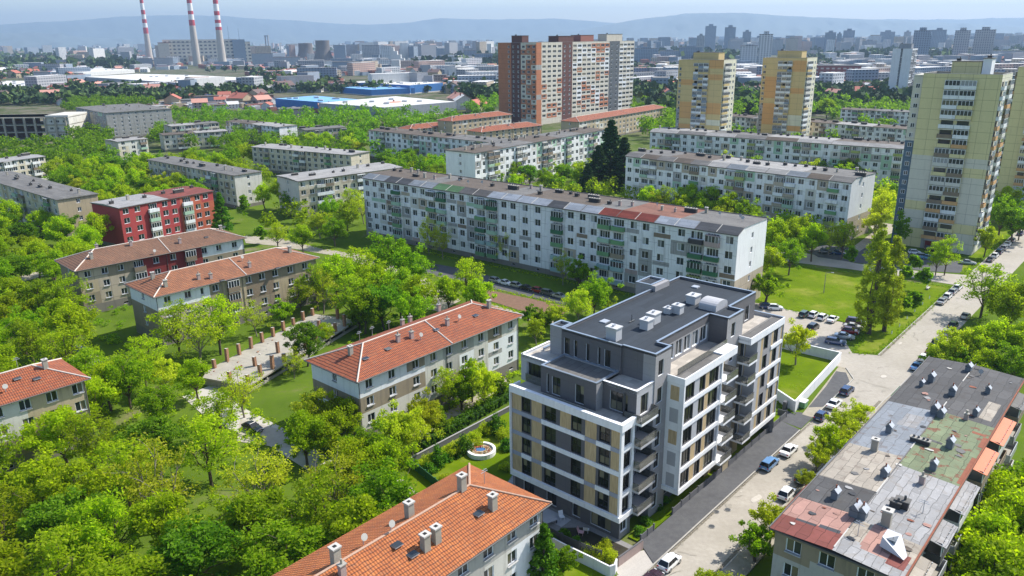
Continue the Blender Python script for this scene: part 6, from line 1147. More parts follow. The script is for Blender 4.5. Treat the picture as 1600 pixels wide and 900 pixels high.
for i in range(10000):
    if rd.random() < .35: x, y = rd.uniform(-60, 1660), 66+rd.random()**1.2*26
    else: x, y = rd.uniform(-60, 1660), 62+rd.random()**1.6*85
    y -= (x-800)*.009
    if any(a < x < b and c < y+4 < d_ for a, b, c, d_ in avoid[:3]+avoid[4:5]+avoid[6:9]+[(0, 1600, 152, 400)]): continue
    P = at(x, y)
    if P[1] > 9000 or P[1] < 650: continue
    big = rd.random() < (.32 if x > 560 else .08); a_ = rd.uniform(0, 1.57); L_ = rd.uniform(14, 55) if big else rd.uniform(8, 30); W__ = rd.uniform(12, 18); h_ = (rd.uniform(15, 50) if P[1] > 2200 else rd.uniform(9, 22)) if big else rd.uniform(4, 9)
    c_, s_ = math.cos(a_), math.sin(a_); pts = [(P[0]+c_*u-s_*v, P[1]+s_*u+c_*v) for u, v in ((-L_/2, -W__/2), (L_/2, -W__/2), (L_/2, W__/2), (-L_/2, W__/2))]
    far.prism(pts, 0, h_, rd.choice(cm[:7]+['win_blue'] if big else ['far_white', 'far_grey', 'plaster_tan', 'far_red', 'far_blue']), rd.choice(['felt_grey', 'roof_pale', 'hall_roof'] if big else ['roof_red', 'roof_red', 'roof_dark', 'roof_pink', 'roof_pale', 'roof_dark']))
for i in range(210):
    x = rd.uniform(840, 1640) if i % 6 else rd.uniform(560, 770); y = (64 if x < 900 else 60)+rd.random()**1.5*22+6-(x-800)*.009; P = at(x, y)
    if P[1] > 6500 or (1375 < x < 1430 and y > 70): continue
    h_ = rd.uniform(30, 58)*(1 if x > 900 else .7); L_ = rd.uniform(14, 40); W__ = rd.uniform(14, 22); c_, s_ = math.cos(rd.uniform(-.6, .6)), .3
    far.prism([(P[0]-L_/2, P[1]-W__/2), (P[0]+L_/2, P[1]-W__/2+4), (P[0]+L_/2-3, P[1]+W__/2+4), (P[0]-L_/2-3, P[1]+W__/2)], 0, h_, rd.choice(['win_blue', 'win_grey', 'win_white', 'win_tan', 'far_blue', 'win_pink', 'win_blue', 'win_white']), 'felt_grey')
for i in range(420):          # yards full of vans, garages and sheds
    x, y = rd.uniform(90, 560), rd.uniform(142, 176)
    if (425 < x < 715 and y < 172) or x < 235 and y > 152: continue
    P = at(x, y)
    if math.sin(P[0]*.03)+math.sin(P[1]*.045) < -.3: continue
    a_ = rd.choice([.84, 2.4])+rd.uniform(-.1, .1); L_ = rd.choice([5, 6, 9, 14, 22]); W__ = rd.uniform(2.2, 7); c_, s_ = math.cos(a_), math.sin(a_)
    far.prism([(P[0]+c_*u-s_*v, P[1]+s_*u+c_*v) for u, v in ((-L_/2, -W__/2), (L_/2, -W__/2), (L_/2, W__/2), (-L_/2, W__/2))], 0, rd.uniform(1.8, 4), rd.choice(['far_white', 'far_grey', 'plaster_tan', 'far_red', 'far_dark', 'hall_blue']), rd.choice(['roof_pale', 'roof_tin', 'felt_brown', 'roof_dark', 'roof_tin', 'roof_red']))
o = struct('distant_city', far, 'stuff')
fv, ff, fm_ = [], [], []
rdn = np.random.default_rng(3); nb_ = 0; trees_far = MB()
for i in range(12000):
    x, y = rdn.uniform(-60, 1660), 62+rdn.random()**1.1*125
    if y > 158 and not (x > 1000 or 250 < x < 560): continue
    y -= (x-800)*.009
    if any(a < x < b and c < y < d_ for a, b, c, d_ in avoid[:6]+avoid[8:9]): continue
    P = at(x, y)
    if P[1] > 7000: continue
    if math.sin(P[0]*.012+1)+math.sin(P[1]*.009+P[0]*.004) < -.5: continue
    big_ = P[1] > 1700; R_ = rdn.uniform(4, 7)*(1.8 if big_ else 1); n_ = 10 if big_ else 34; c = rdn.normal(0, .42, (n_, 3))*[R_, R_, R_*.75]+[P[0], P[1], R_*1.1]; sz = R_*(.75 if big_ else .42); mname = 'fol_far' if rdn.random() < .6 else 'fol_far2'
    for q in c:
        a_ = rdn.normal(0, 1, 3); a_ /= np.linalg.norm(a_); b_ = np.cross(a_, rdn.normal(0, 1, 3)); b_ /= np.linalg.norm(b_); q = np.maximum(q, [-1e9, -1e9, sz])
        k_ = len(fv); fv += [tuple(q+a_*sz), tuple(q+b_*sz), tuple(q-a_*sz), tuple(q-b_*sz)]; ff.append((k_, k_+1, k_+2, k_+3)); fm_.append(0 if mname == 'fol_far' else 1)
me = bpy.data.meshes.new('distant_trees'); me.from_pydata(fv, [], ff); me.materials.append(MT['fol_far']); me.materials.append(MT['fol_far2']); me.polygons.foreach_set('material_index', fm_); o = link('distant_trees', me); o['kind'] = 'stuff'
# ---- mountains
def ridge(name, prof, dist, slope, seed):
    rg = np.random.default_rng(seed); xs = np.arange(-250, 1860, 9.0); ys = np.interp(xs, [p_[0] for p_ in prof], [p_[1] for p_ in prof])
    nz_ = np.convolve(rg.normal(0, 1, len(xs)+8), np.ones(5)/5, 'same')[4:-4]*1.1+np.convolve(rg.normal(0, 1, len(xs)+40), np.ones(21)/21, 'same')[20:-20]*3
    ys = ys+nz_; b = MB(); rows = []
    for r_ in range(9):
        t = r_/8; row = []
        for i, (x, y) in enumerate(zip(xs, ys)):
            d_ = FW+RT*(x-800)/FPX-UP*(y-450)/FPX; hd = math.hypot(d_[0], d_[1]); dd_ = dist-slope*t+rg.normal(0, 60)*(t > 0)*(t < 1); zt_ = CAMH+d_[2]/hd*dist
            zz = max(-2, zt_*(1-t)**1.25+(rg.normal(0, 14) if 0 < r_ < 8 else 0)) if r_ < 8 else -2
            row.append((d_[0]/hd*dd_, d_[1]/hd*dd_, zz))
        rows.append(row)
    back = [(q[0]*1.12, q[1]*1.12, -2) for q in rows[0]]
    v = [q for r_ in [back]+rows for q in r_]; n_ = len(xs); f = [(a*n_+i, (a+1)*n_+i, (a+1)*n_+i+1, a*n_+i+1) for a in range(9) for i in range(n_-1)]
    me = bpy.data.meshes.new(name); me.from_pydata(v, [], f); me.materials.append(MT['mountain']); me.polygons.foreach_set('use_smooth', [True]*len(f)); o = link(name, me); o['kind'] = 'structure'
ridge('mountains', [(-250, 42), (0, 38), (100, 33), (190, 26), (260, 25), (350, 25), (390, 29), (470, 33), (530, 37), (580, 39), (630, 35), (690, 28), (770, 30), (870, 29), (920, 33), (950, 36), (1000, 38), (1060, 30), (1200, 28), (1400, 30), (1600, 27), (1860, 28)], 14500, 2400, 1)
ridge('mountains', [(-250, 50), (0, 52), (60, 50), (130, 58), (300, 62), (700, 62), (820, 58), (880, 50), (940, 40), (990, 32), (1070, 22), (1150, 21), (1260, 26), (1400, 33), (1500, 38), (1600, 42), (1860, 45)], 12000, 2000, 2)
# ---- the air
M = bpy.data.materials.new('haze'); M.use_nodes = True; n = M.node_tree; n.nodes.remove(n.nodes['Principled BSDF']); pv = n.nodes.new('ShaderNodeVolumePrincipled')
pv.inputs['Color'].default_value = (.36, .50, .70, 1); pv.inputs['Density'].default_value = 1.0e-4; pv.inputs['Anisotropy'].default_value = .25
n.links.new(pv.outputs[0], n.nodes['Material Output'].inputs['Volume']); MT['haze'] = M
hz = MB(); hz.box(-17500, 17500, -17500, 17500, -3, 640, 'haze'); hz = struct('haze', hz, 'stuff')

# ================================================================ trees
def leaf_mesh(name, centers, spread, n, size, mat, rg, flat_=.75, up=.6, seg=None):
    """many small leaf faces round clump centres"""
    k = len(centers); idx = np.arange(n) % k; c = centers[idx]; sp = spread[idx][:, None] if isinstance(spread, np.ndarray) else spread
    off = rg.normal(0, 1, (n, 3)); off /= np.maximum(1e-6, np.linalg.norm(off, axis=1))[:, None]; off *= (rg.random((n, 1))**.45); p = c+off*sp*[1, 1, flat_]
    p[:, 2] = np.maximum(p[:, 2], .15)
    nn = rg.normal(0, 1, (n, 3)); nn[:, 2] += up*2; nn /= np.linalg.norm(nn, axis=1)[:, None]
    a = np.cross(nn, rg.normal(0, 1, (n, 3))); a /= np.linalg.norm(a, axis=1)[:, None]; b = np.cross(nn, a); s = size*rg.uniform(.6, 1.35, (n, 1))
    v = np.empty((n, 4, 3)); v[:, 0] = p-a*s; v[:, 1] = p-b*s*.55+nn*s*.12; v[:, 2] = p+a*s; v[:, 3] = p+b*s*.55+nn*s*.12
    me = bpy.data.meshes.new(name); me.vertices.add(4*n); me.vertices.foreach_set('co', v.reshape(-1)); me.loops.add(4*n); me.loops.foreach_set('vertex_index', np.arange(4*n)); me.polygons.add(n); me.polygons.foreach_set('loop_start', np.arange(0, 4*n, 4)); me.polygons.foreach_set('loop_total', np.full(n, 4))
    me.materials.append(MT[mat]); me.update(); return me
def limb(mb, pts, r0, r1, m, k=6):
    n_ = len(pts)-1
    for i in range(n_): mb.tube(pts[i], pts[i+1], r0+(r1-r0)*i/n_, r0+(r1-r0)*(i+1)/n_, m, k, cap=False)
def proto(kind, seed, leaf, H, R, n=6500, lsize=.225, bark='trunk_bark', dens=1.0, nclump=60):
    rg = np.random.default_rng(seed); mb = MB(); C_ = []
    if kind == 'conifer':
        limb(mb, [(0, 0, 0), (0, 0, H*.5), (0, 0, H*.96)], .3, .04, bark); sp = []
        for i in range(nclump*3):
            t = rg.random()**.8; z = H*(.1+.88*t); r = R*(1-t)**.85*rg.uniform(.45, 1.05)*(1+.15*math.sin(i)); a = rg.random()*6.283; C_.append((r*math.cos(a), r*math.sin(a), z-.25*r)); sp.append(.35+.55*(1-t))
        sp = np.array(sp)*R/3.2; fl_ = .45
    elif kind == 'poplar':
        sp = []
        for j in range(7):
            a = rg.random()*6.283; rr = R*.42*rg.random(); pts = [(0, 0, .6)]; 
            for q in range(1, 7): t = q/6; w_ = math.sin(math.pi*min(1, t*.95)**.8)**.7; pts.append((math.cos(a)*rr*w_+rg.normal(0, .12), math.sin(a)*rr*w_+rg.normal(0, .12), .6+H*(.72+.24*rg.random())*t))
            limb(mb, pts, .17, .03, bark, 5)
        limb(mb, [(0, 0, 0), (0, 0, H*.4)], .42, .25, bark)
        for i in range(nclump*3):
            t = rg.random()**.85; z = H*(.07+.91*t); w_ = R*(math.sin(math.pi*(.12+.86*t)**.9))**.75; a = rg.random()*6.283; r = w_*rg.random()**.5; C_.append((r*math.cos(a), r*math.sin(a), z)); sp.append(.55)
        sp = np.array(sp); fl_ = 1.5
    elif kind == 'shrub':
        for i in range(5): a = rg.random()*6.28; limb(mb, [(0, 0, 0), (math.cos(a)*R*.4, math.sin(a)*R*.4, H*.6)], .05, .02, bark, 4)
        for i in range(nclump//2): a = rg.random()*6.283; r = R*rg.random()**.5; C_.append((r*math.cos(a)*.8, r*math.sin(a)*.8, H*.5*(.4+rg.random()*1.2*(1-(r/R)**2)**.5)))
        sp = R*.4; fl_ = .9
    else:
        hf = H*(.24 if kind != 'tall' else .3); lean = rg.normal(0, .25, 2); top = np.array([lean[0], lean[1], hf]); limb(mb, [(0, 0, 0), tuple(top*[.5, .5, .55]), tuple(top)], .26 if kind != 'sparse' else .2, .2, bark, 8)
        zc, zr = H*.62, H*.40; nl = 7 if kind != 'multi' else 9
        for i in range(nl):
            a = 6.283*i/nl+rg.normal(0, .3); el = rg.uniform(.35, 1.2) if i else 1.45; d_ = np.array([math.cos(a)*math.cos(el), math.sin(a)*math.cos(el), math.sin(el)])
            e_ = np.array([d_[0]*R*.85, d_[1]*R*.85, hf+(zc-hf)*.5+math.sin(el)*zr*1.05]); mid_ = (top+e_)/2+[0, 0, -.05*H]+rg.normal(0, .25, 3); s0 = top*[1, 1, .85+.15*(i % 3)/2]; limb(mb, [tuple(s0), tuple(mid_), tuple(e_)], .12, .035, bark, 5)
            for j in range(4 if kind != 'sparse' else 7):
                b0 = mid_+(e_-mid_)*rg.random() if j % 2 else s0+(mid_-s0)*rg.uniform(.5, 1); e2 = b0+rg.normal(0, 1, 3)*[R*.26, R*.26, H*.07]+d_*R*.2+[0, 0, H*.05]; limb(mb, [tuple(b0), tuple((b0+e2)/2+rg.normal(0, .12, 3)), tuple(e2)], .05, .015, bark, 4); C_.append(e2)
            C_.append(e_)
        lob = [(rg.uniform(0, 6.28), rg.uniform(-.3, .9), rg.uniform(.75, 1.15)) for _ in range(7)]
        while len(C_) < nclump:
            a = rg.random()*6.283; u_ = rg.uniform(-.75, 1); rr = math.sqrt(max(0, 1-u_*u_)); f_ = rg.random()**.3
            l_ = lob[int(a/6.283*7) % 7][2]*(1 if kind != 'spread' else 1.05); C_.append((math.cos(a)*rr*R*.86*f_*l_, math.sin(a)*rr*R*.86*f_*l_, zc+u_*zr*.84*f_*rg.uniform(.85, 1.05)))
        sp = rg.uniform(.13, .27, len(C_))*R*1.15; fl_ = .7
    C_ = np.array(C_); T = thing('tree', 'x', 'tree')
    part('trunk', mb, T); cm_ = leaf_mesh('crown', C_, sp, int(n*dens), lsize, leaf, rg, fl_, .6 if kind != 'conifer' else .0); link('crown', cm_, T); T['H'] = H; T['R'] = R; return T
PT = {'a': proto('round', 1, 'leaf_lime', 10, 4.6, 6200), 'b': proto('round', 2, 'leaf_green', 11, 4.8, 6600), 'c': proto('multi', 3, 'leaf_lime', 9.5, 4.8, 5800), 'd': proto('tall', 4, 'leaf_green', 12, 4.0, 6200), 'e': proto('spread', 5, 'leaf_yellow', 9, 4.5, 5200, bark='bark_light'),
      's': proto('sparse', 6, 'leaf_yellow', 11, 4.4, 2600, .19, 'bark_light'), 't': proto('sparse', 7, 'leaf_lime', 12, 4.6, 3600, .2), 'k': proto('round', 8, 'leaf_deep', 11, 4.4, 7500), 'p': proto('poplar', 9, 'leaf_poplar', 22, 3.0, 12000, .19), 'f': proto('conifer', 10, 'leaf_dark', 22, 4.6, 15000, .34), 'g': proto('conifer', 11, 'leaf_hedge', 9, 2.6, 6000, .22),
      'h': proto('shrub', 12, 'leaf_hedge', 2, 1.3, 1500, .13), 'i': proto('shrub', 13, 'leaf_yellow', 2.2, 1.4, 1300, .13), 'm': proto('round', 14, 'leaf_green', 6, 2.7, 4500, .19)}
DS = {'a': 'bright green round tree', 'b': 'mid green round tree', 'c': 'many-stemmed bright green tree', 'd': 'tall mid green tree', 'e': 'spreading yellow-green tree', 's': 'thin pale half-bare tree', 't': 'open-crowned light green tree', 'k': 'deep green dense tree', 'p': 'tall slim poplar', 'f': 'very dark tall conifer', 'g': 'dark green conifer', 'h': 'dark green shrub', 'i': 'yellow-green shrub', 'm': 'small green tree'}
TL = []      # zone, kind, x, y, h, r
def trees(zone, s):
    for it in s.split(';'):
        q = it.split()
        if q:
            k, x, y, h, r = q[0], *map(float, q[1:]); P = at(x, y, h*.97); TL.append([zone, k, P[0], P[1], h, r])
FOOT = []    # building footprints (with a margin) that trees keep clear of
for o in bpy.data.objects:
    if o.type == 'EMPTY' and o.name.split('.')[0] in ('apartment_block', 'apartment_tower', 'apartment_slab', 'apartment_house', 'unfinished_building', 'hall', 'ruin'):
        bb = [c for ch in o.children if ch.type == 'MESH' and ch.name.startswith(('wall', 'floor')) for c in ch.bound_box]
        if bb: FOOT.append((np.array(o.location[:2]), o.rotation_euler[2], min(c[0] for c in bb), max(c[0] for c in bb), min(c[1] for c in bb), max(c[1] for c in bb)))
def blocked(x, y, mg):
    for o, rz, a, b, c, e in FOOT:
        dx, dy = x-o[0], y-o[1]; u = dx*math.cos(rz)+dy*math.sin(rz); v = -dx*math.sin(rz)+dy*math.cos(rz)
        if a-mg < u < b+mg and c-mg < v < e+mg: return True
    r = np.array([x, y])-O0; u, v = r@UD, r@VD
    return (-15 < v < -2+mg*.5 and u < 140) or (-8 < v < 24 and 66 < u < 96) or (-16-mg*.4 < v < -2 and u >= 140)
def inpoly(x, y, p):
    r = False; j = len(p)-1
    for i in range(len(p)):
        if (p[i][1] > y) != (p[j][1] > y) and x < (p[j][0]-p[i][0])*(y-p[i][1])/(p[j][1]-p[i][1])+p[i][0]: r = not r
        j = i
    return r
RS = random.Random(77)
def scatter(zone, poly, kinds, spc, h=(8, 12), r=(3.6, 5.2), z=8, mg=2.6, mx=999):
    P = [at(*q, z) for q in poly]; x0, x1 = min(q[0] for q in P), max(q[0] for q in P); y0, y1 = min(q[1] for q in P), max(q[1] for q in P); n_ = 0
    for _ in range(int((x1-x0)*(y1-y0)/spc**2*9)+30):
        x, y = RS.uniform(x0, x1), RS.uniform(y0, y1)
        if not inpoly(x, y, P) or blocked(x, y, mg) or any((t[2]-x)**2+(t[3]-y)**2 < (spc*.93)**2 for t in TL): continue
        TL.append([zone, RS.choice(kinds), x, y, RS.uniform(*h), RS.uniform(*r)]); n_ += 1
        if n_ >= mx: break
# single trees the photograph shows, by the picture position of their tops
trees('between the poplars and the car park', 'p 1379 362 22 3.5;p 1402 374 20 3.0;m 1420 408 6 1.8')
trees('around the ruin and the left tiled blocks', 'k 197 385 13 4.6;t 332 458 13 5.4;t 268 470 12 4.6;s 300 478 12 4.6;t 215 520 11 4;k 474 500 9.5 3.6;s 372 575 9 3.4;a 160 566 9 4;b 238 600 8 3.6;s 455 545 6 2;a 505 505 5 2.2;m 440 470 6 2.6;s 395 470 8 3;s 500 425 10 4;t 465 432 9 3.4;m 560 480 5 2.4')
trees('around the ruin and the left tiled blocks', 'a 140 590 9 4;b 190 555 10 4;e 250 560 7 3;a 300 560 8 3.4;b 130 545 9 4')
trees('in the grove left of the patchwork block', 'b 604 366 14 5.6;t 560 382 13 5;b 640 385 13 5;a 520 398 12 4.8;t 490 408 12 4;c 582 410 12 5;b 622 418 12 5;a 650 432 11 4.6;t 545 425 12 5;k 596 440 11 4.6;a 566 452 10 4.4;b 640 455 10 4')
trees('in front of the patchwork block', 't 727 399 12 4.8;a 700 432 9 4;a 748 436 9 3.8;s 668 340 11 3;s 690 352 10 2.6;s 788 352 11 3;m 905 405 8 2.8;t 1040 388 10 3.6;m 620 322 9 2.6;s 880 392 9 2.4')
trees('beside the soil bed', 'b 930 431 9.5 4;e 905 452 8 3.2;e 868 474 7 2.8;m 846 484 6 2.4;e 838 496 6 2.2;m 826 478 5 2;e 960 470 7 2.6')
trees('between the orange-roofed block and the hedge', 't 700 572 8 2.9;a 736 562 8 2.8;e 755 572 8 2.8;m 720 590 6 2.2;m 780 590 4.5 1.5;e 660 618 8 3;e 640 640 8 3;m 681 640 4.5 2;e 610 640 8.5 3.2')
trees('at the near gable of the orange-roofed block', 'e 497 608 9 3.8;a 540 622 8 3.4;c 515 642 8 3.6;a 472 645 9 4;b 570 668 9 4.2;c 598 690 9 4;a 545 690 9 4.2')
trees('on the fenced lawn beside the new house', 'e 1250 505 8.5 3')
trees('beside the patched flat roof', 'e 1345 628 5.5 2.3;e 1318 640 6 2.5;a 1297 662 6.5 2.6;e 1326 668 5.5 2.2;e 1280 690 5 1.9;e 1208 786 6.5 2.7;m 1185 822 5 2;e 1110 892 6 2;i 1150 896 3 1.6;e 1262 735 3 1.4')
trees('right of the street near the junction', 't 1548 408 13 6;c 1590 440 12 5.4;e 1500 512 8 3.4;a 1530 512 8 3.6;c 1565 500 9 4;a 1596 505 9 4.2;e 1478 532 6 2.8;b 1585 540 8 3.6;a 1548 545 7 3.2;m 1465 548 4 2;m 1510 548 5 2.5')
trees('at the bottom right behind the balconies', 'a 1572 742 10 4.6;c 1604 768 11 5;a 1545 800 10 4.4;c 1590 838 11 5;a 1540 856 9 4;b 1625 720 10 4.6;a 1650 800 10 5;c 1600 900 10 5;a 1556 905 9 4.4')
trees('beside the yellow tower and the cross street', 't 1486 366 11 3.8;t 1470 378 9 3;m 1430 398 6 2;b 1572 307 13 5;k 1592 318 12 4.6;a 1546 353 9 3.2;m 1412 328 12 2.8;e 1382 300 12 4;b 1600 330 9 3.6')
trees('at the left edge of the park lawn', 'a 1216 343 12 4.8;c 1250 336 12 4.8;a 1274 348 11 4.2;b 1238 372 10 4;a 1205 385 10 4;m 1200 425 8 3;t 1322 345 11 4.2;s 1300 350 9 3.4')
trees('between the poplars and the car park', 'm 1330 385 6 2;m 1413 458 5 1.7;m 1432 455 5 1.7;m 1448 418 6 2')
trees('behind the patchwork block', 'f 956 189 27 8.6;f 976 216 21 7.4;f 936 228 18 7;f 990 248 13 4.8;f 918 256 12 4.5;g 1004 274 10 3;a 1014 290 11 4.6;t 1045 288 12 5;a 1078 287 12 5;c 1110 290 12 5;a 1142 300 12 5;e 1028 302 9 4;a 1068 304 9 4;c 1100 308 9 4.4;b 1170 312 12 4.6;a 1176 335 11 4.4;e 1130 318 9 4')
trees('before the white gable block', 'b 795 248 12 4.4;a 775 264 9 3.6;k 826 254 11 4.2;b 852 262 10 4;a 806 272 9 3.8;s 838 240 11 3;k 880 254 10 4;a 905 262 9 4;e 872 272 8 3.4;e 898 280 7 3')
trees('around the red block and the cream block', 'g 342 302 13 3.4;g 379 304 10 2.6;a 436 277 12 4.6;c 410 286 10 4;e 450 300 8 3.4;t 548 291 12 4.2;s 565 300 11 3.4;b 512 308 10 4;a 540 318 9 4;e 497 330 9 3.6;t 430 345 9 3.6;m 405 352 6 2.4;a 470 350 9 3.6;b 520 340 9 3.8;e 250 345 5 2;e 222 352 5 2')
trees('beside the curved white wall', 'g 850 822 9 2.5;m 880 856 4 1.7;i 935 848 2.6 .9;i 918 846 2.2 .8;i 955 852 2.4 .9;h 900 838 1.4 .8;h 1010 806 1.2 .8;h 868 832 1.6 1;h 888 840 1.3 .9;i 946 838 2 .8;h 925 856 1.3 .9;h 940 864 1.2 .8;h 1028 785 1 .8;h 1040 775 1 .7;h 1000 822 1.2 .9;h 880 826 1.3 .9')
trees('in the bed along the garden wall', 'i 666 706 2.6 1.3;h 684 694 3.6 1.3;i 706 688 2.8 1.2;h 722 678 3.4 1.4;i 742 670 2.2 1;i 758 656 2.6 1.1;h 775 646 3.4 1.5;i 786 664 2.4 1.2;h 700 708 1.2 .9;h 715 705 1 .8;i 745 682 1.8 1;h 792 684 2 1.2;h 672 722 1.6 1.1;i 694 738 1.6 1;h 712 752 1.4 1;i 790 720 1.6 1')
# woods and groves
trees('in the dense bottom left wood', 's 232 690 13 4.8;s 395 700 11 4;t 130 640 11 4.2;s 520 705 10 3.8')
scatter('in the dense bottom left wood', [(-90, 700), (20, 668), (110, 640), (200, 640), (300, 660), (420, 700), (520, 700), (615, 735), (640, 760), (560, 812), (430, 890), (390, 960), (-90, 990)], 'aatbcsactekat', 6.5, (8.5, 11.5), (4.2, 5.4))
scatter('in the trees above the left tiled roof', [(-80, 455), (60, 432), (150, 470), (140, 540), (60, 545), (-40, 570), (-80, 560)], 'abct', 8.2, (9, 12), (4.4, 5.4))
scatter('in the trees between the left roofs and the wood', [(130, 560), (220, 590), (340, 610), (400, 650), (330, 660), (200, 640), (130, 620)], 'ate', 8.2, (7, 10), (3.4, 4.4), mx=8)
scatter('in the trees left of the brown-roofed block', [(-60, 320), (60, 322), (150, 345), (165, 368), (95, 400), (60, 420), (-60, 440)], 'abcak', 8.6, (9, 12), (4.2, 5.4))
scatter('in the large grove above the red block', [(60, 258), (150, 240), (225, 260), (320, 292), (290, 300), (160, 304), (120, 282)], 'abcaek', 8.8, (9, 12), (4.4, 5.6))
scatter('in the trees beyond the upper left blocks', [(100, 225), (190, 222), (235, 243), (380, 222), (400, 238), (380, 252), (420, 262), (300, 255), (200, 248)], 'abca', 10.5, (9, 12), (4.6, 5.8), mx=22)
scatter('in the middle grove above the grey-roofed blocks', [(240, 195), (330, 178), (420, 180), (560, 195), (600, 225), (560, 232), (400, 215), (300, 218)], 'abcae', 12, (9, 12.5), (5, 6.2), mx=40)
scatter('left of the white gable block', [(560, 235), (640, 232), (700, 238), (698, 262), (640, 268), (570, 250)], 'abk', 8.6, (9, 11), (4, 5), mx=14)
scatter('between the two right-hand white rows', [(1010, 246), (1300, 268), (1400, 262), (1400, 246), (1200, 232), (1015, 226)], 'abe', 12, (9, 12), (4.4, 5.6), z=8, mx=16)
trees('between the two right-hand white rows', 't 1315 216 14 6.5;a 1290 228 12 5;b 1340 230 12 5')
scatter('left of the yellow tower foot', [(1345, 275), (1400, 285), (1400, 330), (1350, 340)], 'abe', 10, (8, 10), (3.6, 4.6), mx=7)
scatter('at the feet of the tan towers', [(1130, 152), (1195, 148), (1200, 172), (1130, 180)], 'ab', 13, (12, 15), (6, 7.5), mx=8)
scatter('right of the second tan tower', [(1262, 150), (1310, 155), (1312, 172), (1262, 178)], 'ab', 14, (13, 16), (6.5, 8), mx=7)
scatter('at the right edge beyond the second yellow tower', [(1560, 300), (1640, 296), (1640, 345), (1600, 350)], 'abk', 9, (9, 12), (4, 5), mx=6)
HN = ['nearest the viewer', 'second row back', 'third row back', 'far side']
ORD = ['first', 'second', 'third', 'fourth', 'fifth', 'sixth', 'seventh', 'eighth', 'ninth', 'tenth', 'eleventh', 'twelfth', 'thirteenth', 'fourteenth', 'fifteenth', 'sixteenth', 'seventeenth', 'eighteenth', 'nineteenth', 'twentieth']
# keep those that show, nearest first; no more than 290 of their own
vis = []
for t in TL:
    px, py = px_of(t[2], t[3], t[4]*.6)
    if -70 < px < 1670 and py < 1010: vis.append(t)
vis.sort(key=lambda t: -t[5]/math.hypot(t[2], t[3]))
shr = [t for t in vis if t[1] in 'hi']; tre = [t for t in vis if t[1] not in 'hi']; own = tre[:298]+shr; rest_ = tre[298:]; byz = {}
for t in own: byz.setdefault(t[0], []).append(t)
for z_, lst in byz.items():
    kk = {}
    for t in lst: kk.setdefault(t[1], []).append(t)
    for k, l2 in kk.items():
        l2.sort(key=lambda t: px_of(t[2], t[3], t[4])[0]); n_ = len(l2)
        for i, t in enumerate(l2):
            if n_ == 1: lab = '%s %s' % (DS[k], z_)
            elif n_ == 2: lab = '%s %s, %s one' % (DS[k], z_, ('left', 'right')[i])
            elif i < 20: lab = '%s %s, %s from left' % (DS[k], z_, ORD[i])
            else: lab = '%s %s, towards its right' % (DS[k], z_)
            T0 = PT[k]; s = t[5]/T0['R']; sh = t[4]/T0['H']
            o = dup(T0, (t[2], t[3], 0), RS.uniform(0, 6.28), lab, (s, s*RS.uniform(.9, 1.1), sh), 'trees '+z_ if n_ > 1 else None)
            o.name = {'p': 'poplar_tree', 'f': 'conifer_tree', 'g': 'conifer_tree', 'h': 'shrub', 'i': 'shrub'}.get(k, 'tree')
            o['category'] = 'shrub' if k in 'hi' else 'tree'
            for q in ('H', 'R'):
                if q in o: del o[q]
if rest_:      # the farther trees past the three hundred
    rg = np.random.default_rng(99); C_, S_ = [], []
    for t in rest_:
        for k in range(18): d_ = rg.normal(0, 1, 3); d_ /= np.linalg.norm(d_); f_ = rg.random()**.33; C_.append((t[2]+d_[0]*t[5]*.75*f_, t[3]+d_[1]*t[5]*.75*f_, t[4]*.6+d_[2]*t[4]*.33*f_)); S_.append(t[5]*rg.uniform(.3, .45))
    o = link('distant_trees', leaf_mesh('distant_trees', np.array(C_), np.array(S_), len(rest_)*700, .45, 'leaf_green', rg, .75)); o['kind'] = 'stuff'
# ---- thick greenery that nobody could count: the middle-distance woods
def bulk(name, polys, spc, leaf, seed, n=420, size=.55, h=(7, 12), r=(3.5, 5.5), mg=3.0):
    rg = np.random.default_rng(seed); C_, S_ = [], []; pts = []
    for poly in polys:
        P = [at(*q, 7) for q in poly]; x0, x1 = min(q[0] for q in P), max(q[0] for q in P); y0, y1 = min(q[1] for q in P), max(q[1] for q in P)
        for _ in range(int((x1-x0)*(y1-y0)/spc**2*2.2)):
            x, y = rg.uniform(x0, x1), rg.uniform(y0, y1)
            if not inpoly(x, y, P) or blocked(x, y, mg) or (y > 330 and math.sin(x*.05+1.3)+math.sin(y*.04+x*.013) < -.75): continue
            if any((a-x)**2+(b-y)**2 < (spc*.8)**2 for a, b in pts[-260:]) or any((t[2]-x)**2+(t[3]-y)**2 < 36 for t in TL): continue
            pts.append((x, y)); H, R = rg.uniform(*h), rg.uniform(*r)
            for k in range(16):
                d_ = rg.normal(0, 1, 3); d_ /= np.linalg.norm(d_); f_ = rg.random()**.33; C_.append((x+d_[0]*R*.75*f_, y+d_[1]*R*.75*f_, H*.58+d_[2]*H*.34*f_)); S_.append(R*rg.uniform(.3, .48))
    if not C_: return
    me = leaf_mesh(name, np.array(C_), np.array(S_), min(len(pts)*n, 420000), size, leaf, rg, .75); o = link(name, me); o['kind'] = 'stuff'
bulk('distant_wood', [[(395, 178), (480, 176), (560, 170), (620, 172), (700, 172), (772, 150), (772, 188), (700, 200), (560, 205), (430, 198)], [(250, 176), (400, 172), (430, 196), (330, 190)], [(560, 205), (700, 220), (700, 240), (620, 232), (560, 232)]], 10.5, 'leaf_deep', 31, 220, .8, (9, 14), (5, 7))
